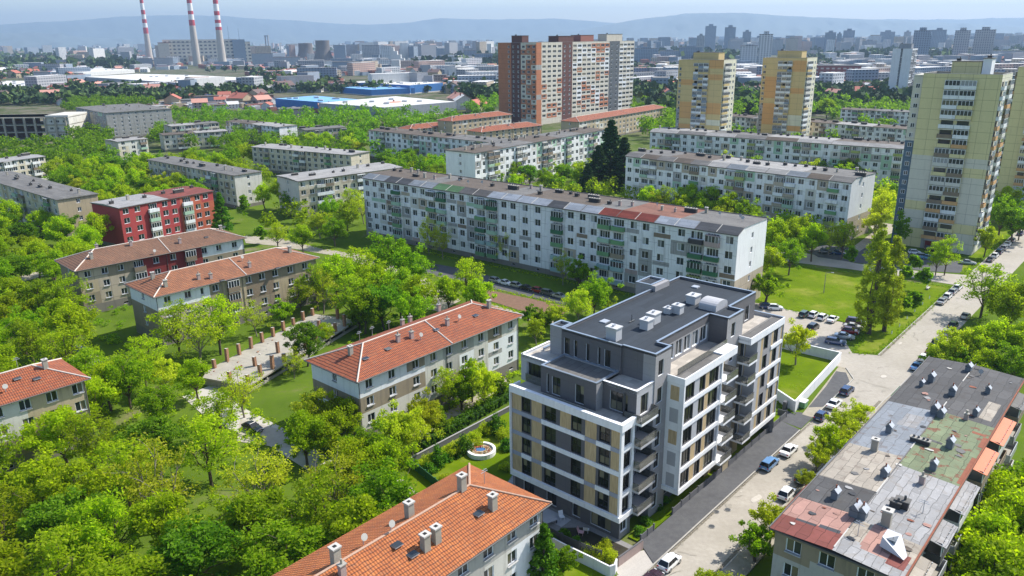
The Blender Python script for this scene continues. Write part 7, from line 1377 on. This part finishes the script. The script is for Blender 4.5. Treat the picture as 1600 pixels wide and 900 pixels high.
bulk('distant_wood', [[(90, 152), (235, 152), (300, 172), (235, 180), (100, 165)], [(100, 190), (175, 178), (175, 228), (120, 225)], [(0, 212), (110, 215), (190, 240), (60, 262), (0, 268)], [(560, 190), (700, 186), (690, 200), (560, 215)], [(230, 185), (420, 190), (560, 205), (560, 240), (400, 222), (240, 215)], [(88, 250), (240, 235), (235, 262), (110, 290)]], 10, 'leaf_deep', 32, 260, .7, (8, 12), (4.5, 6))
bulk('distant_wood', [[(990, 172), (1060, 174), (1130, 168), (1130, 196), (1230, 200), (1420, 208), (1420, 236), (1220, 222), (1010, 205)], [(1190, 180), (1250, 184), (1250, 206), (1190, 200)], [(1385, 148), (1430, 150), (1430, 200), (1310, 196), (1310, 180)], [(1190, 155), (1270, 165), (1270, 185), (1190, 180)], [(990, 155), (1060, 155), (1060, 182), (990, 182)], [(1260, 140), (1390, 145), (1400, 172), (1260, 178)], [(1130, 140), (1200, 145), (1200, 175), (1130, 170)]], 11, 'leaf_deep', 33, 260, .8, (9, 14), (5, 7))
bulk('distant_wood', [[(230, 255), (420, 275), (430, 262), (390, 250), (240, 240)], [(550, 255), (700, 272), (700, 250), (640, 235)], [(950, 240), (1010, 240), (1010, 300), (900, 290), (760, 270), (800, 250)], [(1010, 245), (1380, 262), (1400, 250), (1200, 232), (1015, 228)], [(400, 290), (470, 300), (560, 275), (560, 330), (480, 350), (400, 330)]], 9, 'leaf_lime', 34, 300, .5, (7, 10), (3.6, 4.8))
bulk('distant_wood', [[(1190, 290), (1340, 300), (1340, 345), (1290, 360), (1200, 380)], [(1350, 270), (1400, 280), (1400, 340), (1350, 345)], [(1560, 290), (1620, 285), (1620, 345), (1575, 345)]], 8, 'leaf_green', 35, 340, .45, (7, 10), (3.4, 4.6))
bulk('distant_wood', [[(1690, 470), (2000, 420), (2100, 700), (1760, 700)], [(-500, 500), (-120, 470), (-120, 800), (-500, 900)]], 10, 'leaf_green', 36, 400, .4, (8, 11), (4, 5))
# undergrowth: bushes and tall grass in the wood and the gardens
def cover(name, polys, per, leaf, seed, size=.2, zmax=.9, mg=.6):
    rg = np.random.default_rng(seed); pts = []
    for poly in polys:
        P = [at(*q) for q in poly]; x0, x1 = min(q[0] for q in P), max(q[0] for q in P); y0, y1 = min(q[1] for q in P), max(q[1] for q in P)
        for _ in range(int((x1-x0)*(y1-y0)*per)):
            x, y = rg.uniform(x0, x1), rg.uniform(y0, y1)
            if inpoly(x, y, P) and not blocked(x, y, mg) and math.sin(x*.9)+math.sin(y*.8+x*.35) > .2: pts.append((x, y, rg.uniform(.04, zmax)))
    me = leaf_mesh(name, np.array(pts), .7, len(pts)*26, size, leaf, rg, .5); o = link(name, me); o['kind'] = 'stuff'
cover('undergrowth', [[(0, 640), (250, 620), (400, 640), (560, 720), (640, 790), (500, 900), (-40, 960)], [(480, 640), (560, 710), (640, 720), (800, 620), (830, 560), (560, 690)], [(120, 500), (330, 590), (380, 640), (150, 600)], [(560, 500), (760, 480), (820, 500), (650, 540), (520, 600)]], .5, 'leaf_lime', 41)
cover('undergrowth', [[(1450, 600), (1620, 600), (1640, 520), (1500, 500), (1440, 560)], [(1500, 760), (1640, 700), (1640, 960), (1440, 1000)], [(0, 470), (200, 480), (180, 560), (0, 560)], [(560, 400), (700, 420), (700, 480), (520, 470)]], .45, 'leaf_green', 42)
cover('lawn_tufts', [[(1190, 405), (1430, 442), (1488, 449), (1368, 553), (1335, 552), (1320, 504), (1219, 481), (1185, 470)], [(1220, 550), (1305, 568), (1241, 640), (1214, 622)], [(645, 728), (799, 648), (800, 740), (690, 795)], [(850, 842), (960, 898), (985, 950), (840, 930)]], .35, 'leaf_green', 43, .07, .1, .2)
# clipped hedge
A_, B_ = at(655, 705, 0), at(805, 618, 0); d = B_-A_; L = float(np.linalg.norm(d)); H_ = thing('hedge', 'long clipped dark green hedge behind the low grey garden wall', 'hedge', A_, math.atan2(d[1], d[0]))
rg = np.random.default_rng(8); c = np.column_stack([rg.uniform(0, L, 900), rg.uniform(-.75, .75, 900), rg.uniform(.2, 1.7, 900)]); link('foliage', leaf_mesh('foliage', c, .3, 26000, .13, 'leaf_hedge', rg, 1), H_)
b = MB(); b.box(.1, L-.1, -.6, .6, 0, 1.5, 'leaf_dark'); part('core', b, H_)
for T0 in PT.values():
    for ch in list(T0.children): bpy.data.objects.remove(ch)
    bpy.data.objects.remove(T0)
print('trees', len(TL), len(vis), len(own), {k: len(v) for k, v in byz.items()})

# ================================================================ vehicles
for nm, c, ro_, me_ in (('paint_white', (.78, .78, .77), .25, 0), ('paint_silver', (.45, .47, .49), .28, .5), ('paint_black', (.012, .012, .014), .2, 0), ('paint_red', (.26, .012, .014), .25, 0), ('paint_lightblue', (.12, .27, .50), .28, .3), ('paint_navy', (.018, .05, .14), .22, .2), ('paint_grey', (.12, .13, .14), .28, .4), ('paint_green', (.05, .09, .06), .3, .2), ('paint_plum', (.05, .025, .04), .25, .2), ('paint_beige', (.42, .38, .31), .3, .3)):
    plain(nm, c, ro_, me_, var=.04, scale=1.5); MT[nm].node_tree.nodes['Principled BSDF'].inputs['Coat Weight'].default_value = .6
def car_meshes(kind, paint):
    L, hw, zr = {'hatch': (3.95, .86, 1.48), 'sedan': (4.5, .88, 1.42), 'suv': (4.45, .92, 1.68), 'wagon': (4.55, .88, 1.5)}[kind]
    f, r = L/2, -L/2
    cab = {'hatch': (.95, -1.80, .28, -1.35), 'sedan': (.85, -1.45, .15, -.95), 'suv': (1.05, -2.05, .45, -1.75), 'wagon': (.90, -2.12, .22, -1.85)}[kind]   # base front, base rear, roof front, roof rear
    zb = .92 if kind != 'suv' else 1.05; zf = .72 if kind != 'suv' else .88
    st = [(r, .70, .42, zb-.30), (r+.08, .93, .30, zb-.08), (r+.35, 1.0, .22, zb), (cab[1]+.3, 1.0, .2, zb), (0, 1.0, .2, zb), (cab[0], 1.0, .2, zb), (cab[0]+.5, .98, .2, (zb+zf)/2+.06), (f-.25, .92, .22, zf+.02), (f-.06, .80, .30, zf-.12), (f, .62, .40, zf-.28)]
    if kind == 'sedan': st[3] = (cab[1]-.1, 1.0, .2, zb)
    b = MB(); rings = []
    for x, w_, z0, z1 in st:
        w = hw*w_; zm = (z0+z1)/2+.05; rings.append([(x, -w*.90, z0), (x, -w, zm*.8), (x, -w*.99, zm), (x, -w*.92, z1), (x, 0, z1+.035), (x, w*.92, z1), (x, w*.99, zm), (x, w, zm*.8), (x, w*.90, z0)])
    for i in range(len(rings)-1):
        for j in range(8): b.poly([rings[i][j], rings[i][j+1], rings[i+1][j+1], rings[i+1][j]], paint)
        b.poly([rings[i][8], rings[i][0], rings[i+1][0], rings[i+1][8]], 'rubber')
    b.poly(rings[0], paint); b.poly(rings[-1][::-1], paint)
    g = MB(); a0, a1, c0, c1 = cab; wb, wr = hw*.90, hw*.70; B = [(a0, -wb, zb+.01), (a1, -wb, zb+.01), (a1, wb, zb+.01), (a0, wb, zb+.01)]; R_ = [(c0, -wr, zr-.05), (c1, -wr, zr-.05), (c1, wr, zr-.05), (c0, wr, zr-.05)]
    for i in range(4): j = (i+1) % 4; g.poly([B[i], R_[i], R_[j], B[j]], 'glass_car')
    Rf = [(c0-.06, -wr+.06, zr), (c1+.06, -wr+.06, zr), (c1+.06, wr-.06, zr), (c0-.06, wr-.06, zr)]
    b.poly(Rf[::-1], paint)
    for i in range(4): j = (i+1) % 4; b.poly([R_[i], Rf[i], Rf[j], R_[j]], paint)
    for s in (-1, 1):         # pillars
        for t in (0, .42, .72, 1) if kind != 'sedan' else (0, .5, 1):
            x0 = a0+(a1-a0)*t; x1 = c0+(c1-c0)*t; b.tube((x0, s*(wb+.005), zb), (x1, s*(wr+.01), zr-.03), .045, .035, paint if t in (0, 1) else 'rubber', 5)
        b.box(.55*a0+.1, .55*a0+.3, s*hw*1.02-(.12 if s > 0 else 0), s*hw*1.02+(.12 if s < 0 else 0)+(.0), zb-.02, zb+.13, paint)
    b.box(f-.03, f+.015, -.26, .26, .42, .54, 'plate'); b.box(r-.015, r+.03, -.26, .26, .52, .64, 'plate'); b.box(f-.1, f+.01, -hw*.5, hw*.5, .56, .66, 'rubber')
    wh = MB(); R = .32 if kind != 'suv' else .36; wh.tube((0, -.1, 0), (0, .1, 0), R, R, 'rubber', 16); rm = MB(); rm.tube((0, -.108, 0), (0, .108, 0), R*.62, R*.62, 'rim', 12)
    lt = MB(); lt.box(-.12, .04, -.17, .17, -.07, .07, 'lamp_clear'); tl = MB(); tl.box(-.04, .1, -.13, .13, -.11, .11, 'lamp_red')
    return b.mesh('body'), g.mesh('glass'), wh.mesh('wheel'), rm.mesh('rim'), lt.mesh('headlight'), tl.mesh('taillight'), (L, hw, R, zf, zb)
_cc = {}
def car(px, py, az, kind, paint, label, group, flip=False, z=.03, sc=.87):
    k = (kind, paint)
    if k not in _cc: _cc[k] = car_meshes(kind, paint)
    bo, gl, wh, rm, lt, tl, (L, hw, R, zf, zb) = _cc[k]; P = at(px, py); rz = math.radians(90-az)+(math.pi if flip else 0)
    T = thing('parked_car', label, 'car', P, rz, group, z); T.scale = (sc, sc, sc*1.03)
    link('body', bo, T); link('glass', gl, T)
    for x in (L*.31, -L*.30):
        for s in (-1, 1): o = link('wheel', wh, T, (x, s*(hw-.1), R)); link('rim', rm, o)
    for s in (-1, 1): link('headlight', lt, T, (L/2-.08, s*hw*.66, zf-.12)); link('taillight', tl, T, (-L/2+.06, s*hw*.72, zb-.2))
    return T
S_ = 41.6; G1 = 'cars parked along the left kerb of the street'; G2 = 'cars parked along the right side of the street'; G3 = 'cars in the small car park'; G4 = 'cars beside the long patchwork block'; G5 = 'cars in the yellow tower court'
for a in ((1046, 884, S_, 'hatch', 'paint_white', 'white hatchback at the kerb, nearest car at the bottom edge', G1), (1016, 912, S_, 'sedan', 'paint_plum', 'dark plum car cut by the bottom edge', G1),
    (1202, 729, S_, 'wagon', 'paint_lightblue', 'light blue estate car at the kerb before the new house', G1), (1232, 708, S_, 'sedan', 'paint_white', 'white saloon parked just ahead of the light blue estate', G1), (1283, 654, S_, 'hatch', 'paint_navy', 'navy blue car by the driveway mouth, behind a silver one', G1), (1303, 635, S_, 'sedan', 'paint_white', 'white saloon between two blue cars near the white wall', G1), (1323, 614, S_, 'wagon', 'paint_navy', 'blue estate, farthest of three by the white wall corner', G1),
    (1229, 776, S_, 'hatch', 'paint_white', 'white car by the flat roof block, right side of the street', G2), (1256, 750, S_, 'wagon', 'paint_green', 'dark green car half under a tree by the flat roof block', G2), (1443, 563, S_, 'hatch', 'paint_white', 'white car just past the far corner of the patched roof', G2), (1432, 576, S_, 'sedan', 'paint_lightblue', 'blue car beside the far corner of the patched roof', G2), (1455, 551, S_, 'sedan', 'paint_grey', 'dark grey car beyond the white one past the patched roof', G2), (1463, 539, S_, 'hatch', 'paint_navy', 'dark blue car partly hidden by bushes right of the street', G2), (1479, 523, S_, 'wagon', 'paint_silver', 'silver car among bushes right of the street', G2), (1489, 511, S_, 'hatch', 'paint_green', 'greenish car among bushes right of the street', G2), (1508, 497, S_, 'sedan', 'paint_beige', 'brownish car under the big maple right of the street', G2),
    (1471, 474, S_, 'sedan', 'paint_silver', 'silver saloon, nearest of four at the park lawn kerb', G1), (1480, 466, S_, 'hatch', 'paint_white', 'white hatchback, second of four at the park lawn kerb', G1), (1488, 459, S_, 'hatch', 'paint_silver', 'silver hatchback, third of four at the park lawn kerb', G1), (1496, 452, S_, 'wagon', 'paint_white', 'white estate, farthest of four at the park lawn kerb', G1),
    (1547, 408, S_, 'sedan', 'paint_grey', 'dark grey car, nearest in the row past the cross street', G1), (1554, 402, S_, 'hatch', 'paint_white', 'white car, second in the row past the cross street', G1), (1561, 396, S_, 'wagon', 'paint_navy', 'dark blue car, third in the row past the cross street', G1), (1568, 390, S_, 'hatch', 'paint_silver', 'silver car, fourth in the row past the cross street', G1), (1574, 384, S_, 'sedan', 'paint_white', 'white car, fifth in the row past the cross street', G1), (1581, 378, S_, 'hatch', 'paint_silver', 'silver car, sixth in the row past the cross street', G1), (1594, 367, S_, 'sedan', 'paint_navy', 'dark car at the right edge past the cross street', G1), (1512, 413, 115, 'sedan', 'paint_silver', 'silver car crossing by the yellow tower corner', G5),
    (1257, 494, S_, 'wagon', 'paint_green', 'dark greenish car, leftmost of four at the lawn edge', G3), (1271, 495, S_, 'hatch', 'paint_white', 'white car, second of four at the lawn edge', G3), (1285, 499, S_, 'hatch', 'paint_white', 'white car, third of four at the lawn edge', G3), (1301, 502, S_, 'sedan', 'paint_white', 'white saloon, rightmost of four at the lawn edge', G3), (1336, 507, 118, 'suv', 'paint_plum', 'dark plum car, farthest of the five angled by the poplars', G3), (1333, 514, 118, 'sedan', 'paint_beige', 'beige car, second farthest of five angled by the poplars', G3), (1328, 521, 118, 'hatch', 'paint_red', 'dark red car, middle of five angled by the poplars', G3), (1319, 529, 118, 'sedan', 'paint_silver', 'silver car, second nearest of five angled by the poplars', G3), (1305, 538, 118, 'wagon', 'paint_navy', 'black-blue car, nearest of five angled by the poplars', G3), (1270, 515, S_, 'suv', 'paint_black', 'black car behind the young tree at the car park', G3), (1198, 482, 100, 'hatch', 'paint_navy', 'dark blue car just right of the new house roof', G3), (1211, 484, 100, 'hatch', 'paint_white', 'white car right of the dark one by the new house roof', G3),
    (774, 441, 131, 'hatch', 'paint_silver', 'silver car, leftmost of the row in shade of the long block', G4), (790, 445, 131, 'sedan', 'paint_white', 'white car, second in the row in shade of the long block', G4), (807, 449, 131, 'hatch', 'paint_silver', 'silver car, third in the row in shade of the long block', G4), (823, 453, 131, 'sedan', 'paint_black', 'black car, fourth in the row in shade of the long block', G4), (841, 457, 131, 'hatch', 'paint_red', 'dark red car, fifth in the row in shade of the long block', G4), (857, 461, 131, 'wagon', 'paint_grey', 'grey car, sixth in the row in shade of the long block', G4), (875, 466, 131, 'sedan', 'paint_silver', 'silver car at the right end of the shaded row', G4), (671, 416, 131, 'sedan', 'paint_black', 'black car on the lane left of the long shaded row', G4),
    (1429, 397, 100, 'hatch', 'paint_white', 'white car at the foot of the yellow tower, left one', G5), (1441, 403, 110, 'hatch', 'paint_silver', 'silver car before the yellow tower porch', G5), (1450, 405, 110, 'sedan', 'paint_lightblue', 'light blue car before the yellow tower porch', G5), (1456, 392, 110, 'suv', 'paint_black', 'black car close to the yellow tower wall', G5), (1397, 395, 110, 'sedan', 'paint_grey', 'grey car at the left corner of the yellow tower', G5), (1310, 398, 110, 'sedan', 'paint_navy', 'dark car in the shaded court, right of two', G5), (1290, 396, 110, 'hatch', 'paint_grey', 'dark grey car in the shaded court, left of two', G5),
    (395, 672, 125, 'sedan', 'paint_black', 'black car under the trees left of the orange-roofed block', None), (122, 551, 80, 'hatch', 'paint_navy', 'dark blue car in the yard beyond the left tiled roof', None), (1168, 330, 130, 'hatch', 'paint_black', 'black car before the second white block, left one', None), (1186, 333, 130, 'sedan', 'paint_white', 'white car before the second white block, right one', None)): car(*a)
# small things along the street and in the gardens
for i, (x, y) in enumerate(((1393, 522), (1405, 511), (1417, 499), (1429, 488), (1441, 477), (1452, 467))):
    T = thing('bollard', 'small white bollard on the verge by the poplars, %s from near end' % ORD[i], 'bollard', at(x, y), 0, 'white bollards on the verge'); b = MB(); b.tube((0, 0, 0), (0, 0, .75), .1, .09, 'frame_white', 10); part('post', b, T); b = MB(); b.tube((0, 0, .752), (0, 0, .85), .1, .05, 'metal_dark', 10); part('cap', b, T)
def bench(x, y, az, label):
    T = thing('bench', label, 'bench', at(x, y), math.radians(90-az), 'benches on the park verge'); b = MB()
    for k in range(4): b.box(-.9, .9, -.25+k*.13, -.15+k*.13, .42, .46, 'stone_pale')
    part('seat', b, T); b = MB(); 
    for k in range(3): b.box(-.9, .9, .29, .33, .55+k*.13, .65+k*.13, 'stone_pale')
    part('backrest', b, T)
    for s in (-.75, .75): b = MB(); b.box(s-.05, s+.05, -.22, .3, 0, .415, 'concrete'); part('leg', b, T)
bench(1450, 452, 41, 'pale park bench under the twin trees at the cross street'); bench(1424, 477, 100, 'pale park bench on the grass between poplars and cross street')
for x, y, lb in ((1119, 800, 'round dark manhole cover on the street, left of two'), (1137, 797, 'round dark manhole cover on the street, right of two'), (1112, 823, 'oval rusty manhole cover in the middle of the street')):
    T = thing('manhole_cover', lb, 'manhole cover', at(x, y), 0, None, .062); b = MB(); b.tube((0, 0, 0), (0, 0, .02), .36, .36, 'metal_dark', 16); part('lid', b, T); b = MB(); b.tube((0, 0, -.02), (0, 0, .008), .45, .45, 'concrete', 16); part('ring', b, T)
T = thing('waste_container', 'green waste container with white lid against the white wall corner', 'waste container', at(1255, 636), RZ); b = MB(); b.box(-.7, .7, -.45, .45, .1, 1.05, 'green_mid'); part('bin', b, T); b = MB(); b.box(-.75, .75, -.5, .5, 1.052, 1.18, 'frame_white'); part('lid', b, T)
for s in (-.5, .5): b = MB(); b.tube((s, -.3, .08), (s, .3, .08), .08, .08, 'rubber', 8); part('wheel', b, T)
T = thing('electric_cabinet', 'dark grey electric cabinet by the gate before the white wall', 'cabinet', at(1226, 640), RZ); b = MB(); b.box(-.4, .4, -.25, .25, .1, 1.5, 'fence_grey'); part('box', b, T); b = MB(); b.box(-.5, .5, -.33, .33, 0, .098, 'concrete'); part('plinth', b, T)
def chair(x, y, az, m_, label):
    T = thing('garden_chair', label, 'garden chair', at(x, y), math.radians(az), 'garden furniture in the shaded yard', .06); b = MB(); b.box(-.3, .3, -.3, .3, .38, .42, m_); part('seat', b, T); b = MB(); b.poly([(-.3, .3, .42), (.3, .3, .42), (.3, .5, 1.0), (-.3, .5, 1.0)], m_); b.poly([(-.3, .53, 1.0), (.3, .53, 1.0), (.3, .33, .42), (-.3, .33, .42)], m_); part('backrest', b, T)
    for sx in (-.26, .26):
        for sy in (-.26, .26): b = MB(); b.tube((sx, sy, 0), (sx, sy, .38), .03, .03, m_, 5); part('leg', b, T)
chair(878, 812, 20, 'frame_white', 'white garden chair on the paving by the new house wall'); chair(908, 836, 70, 'flower_pink', 'pale pink garden chair in the shaded corner yard'); chair(916, 832, 160, 'frame_white', 'white garden chair beside the pale pink one')
T = thing('garden_table', 'low pale table on the yard paving left of the white chair', 'garden table', at(858, 818), .5, None, .06); b = MB(); b.box(-.9, .9, -.6, .6, .5, .58, 'render_lightgrey'); part('tabletop', b, T)
for sx in (-.8, .8):
    for sy in (-.5, .5): b = MB(); b.box(sx-.05, sx+.05, sy-.05, sy+.05, 0, .498, 'metal_dark'); part('leg', b, T)
# street lamps and a pole
def lamp(x, y, az, h, label):
    T = thing('street_lamp', label, 'street lamp', at(x, y), math.radians(90-az), 'street lamps'); b = MB(); b.tube((0, 0, 0), (0, 0, h), .11, .06, 'concrete', 8); part('pole', b, T); b = MB(); b.tube((0, 0, h-.1), (1.3, 0, h+.3), .04, .035, 'metal_light', 6); part('arm', b, T); b = MB(); b.box(1.2, 1.75, -.12, .12, h+.24, h+.36, 'metal_light'); part('lamp_head', b, T)
lamp(1287, 458, 131, 5, 'thin short lamp post standing on the park lawn')
# stains, patches and cracks of the street; tyre dust
rd = random.Random(15); stn = MB(); k = 0
plain('stain_dark', (.29, .265, .22), .95, var=.3, scale=3); plain('stain_pale', (.47, .43, .37), .95, var=.2, scale=3); plain('crack', (.19, .17, .14), 1)
for i in range(22):
    u = rd.uniform(-8, 150) if i % 2 else rd.uniform(0, 70); v = rd.uniform(-11.4, -5.9) if rd.random() < .75 else rd.choice([-6.0, -6.3, -11.3]); c = uv(u, v); r = rd.uniform(.08, .5); e_ = rd.uniform(1, 3.5) if rd.random() < .5 else 1; n_ = 10; pts = []
    for t in np.linspace(0, 2*math.pi, n_, False): q = UD*r*e_*math.cos(t)*rd.uniform(.7, 1.2)+VD*r*math.sin(t)*rd.uniform(.6, 1.2); pts.append((c[0]+q[0], c[1]+q[1], .052+.0004*i))
    stn.poly(pts[::1] if True else pts, rd.choice(['stain_dark', 'stain_pale', 'stain_dark']))
struct('road_stains', stn)
crk = MB()
for i in range(13):
    u = rd.uniform(-5, 120); v = rd.uniform(-11, -6); a = rd.uniform(0, 6.28); p = uv(u, v)
    for s in range(rd.randint(4, 9)):
        a += rd.uniform(-.6, .6); q = p+np.array([math.cos(a), math.sin(a)])*rd.uniform(.4, .9); w_ = np.array([-math.sin(a), math.cos(a)])*.025
        crk.poly([(*(p-w_), .09+.0005*i), (*(q-w_), .09+.0005*i), (*(q+w_), .09+.0005*i), (*(p+w_), .09+.0005*i)], 'crack'); p = q
struct('road_cracks', crk)
# leaf litter and dust along the kerbs, grass tufts on ragged lawn edges
rg = np.random.default_rng(50); pts = []
for a, b, w_ in (((-20, -5.75), (60, -5.8), .16), ((-20, -11.75), (60, -11.75), .25), ((80, -5.3), (138, -5.2), .15)):
    n_ = int((b[0]-a[0])*9)
    for i in range(n_): t = rg.random(); c = uv(a[0]+(b[0]-a[0])*t, a[1]+(b[1]-a[1])*t+abs(rg.normal(0, w_))*(-1 if a[1] > -8 else 1)); pts.append((c[0], c[1], .06))
me = leaf_mesh('litter', np.array(pts), .1, len(pts), .07, 'rust', rg, .1, 3); me.materials[0] = MT['path_pale']; o = link('kerb_litter', me); o['kind'] = 'stuff'
def tufts(name, runs, per=9, spread=.35, leaf='leaf_green', size=.1, zz=.12):
    rg = np.random.default_rng(len(runs)); pts = []
    for run in runs:
        P = [at(*q) for q in run]
        for i in range(len(P)-1):
            L = float(np.linalg.norm(P[i+1]-P[i]))
            for _ in range(int(L*per)): t = rg.random(); c = P[i]+(P[i+1]-P[i])*t+rg.normal(0, spread*(.4+abs(math.sin(t*L*.9+i))), 2); pts.append((c[0], c[1], zz*rg.random()))
    o = link(name, leaf_mesh(name, np.array(pts), .22, len(pts)*7, size, leaf, rg, .6, .4)); o['kind'] = 'stuff'
tufts('grass_tufts', [[(1188, 400), (1240, 416), (1340, 428), (1430, 442), (1488, 449), (1400, 527), (1368, 553), (1335, 552), (1352, 520), (1320, 504), (1219, 481), (1185, 470)], [(1502, 428), (1560, 383), (1598, 350)], [(1213, 628), (1241, 646)], [(1448, 600), (1560, 470), (1620, 420)], [(850, 838), (962, 896)], [(1390, 640), (1449, 598)]])
tufts('grass_tufts', [[(0, 440), (60, 424), (108, 415)], [(380, 368), (440, 372), (500, 388), (590, 402)], [(335, 600), (385, 640), (440, 668), (520, 720)], [(600, 700), (700, 642), (790, 590)], [(612, 712), (712, 652), (800, 597)], [(560, 395), (650, 425), (720, 470)], [(735, 466), (815, 490), (868, 502)], [(575, 372), (700, 402), (870, 437), (985, 462)], [(632, 420), (690, 434), (755, 449), (828, 464), (893, 479)]], 7, .5, 'leaf_lime', .12)
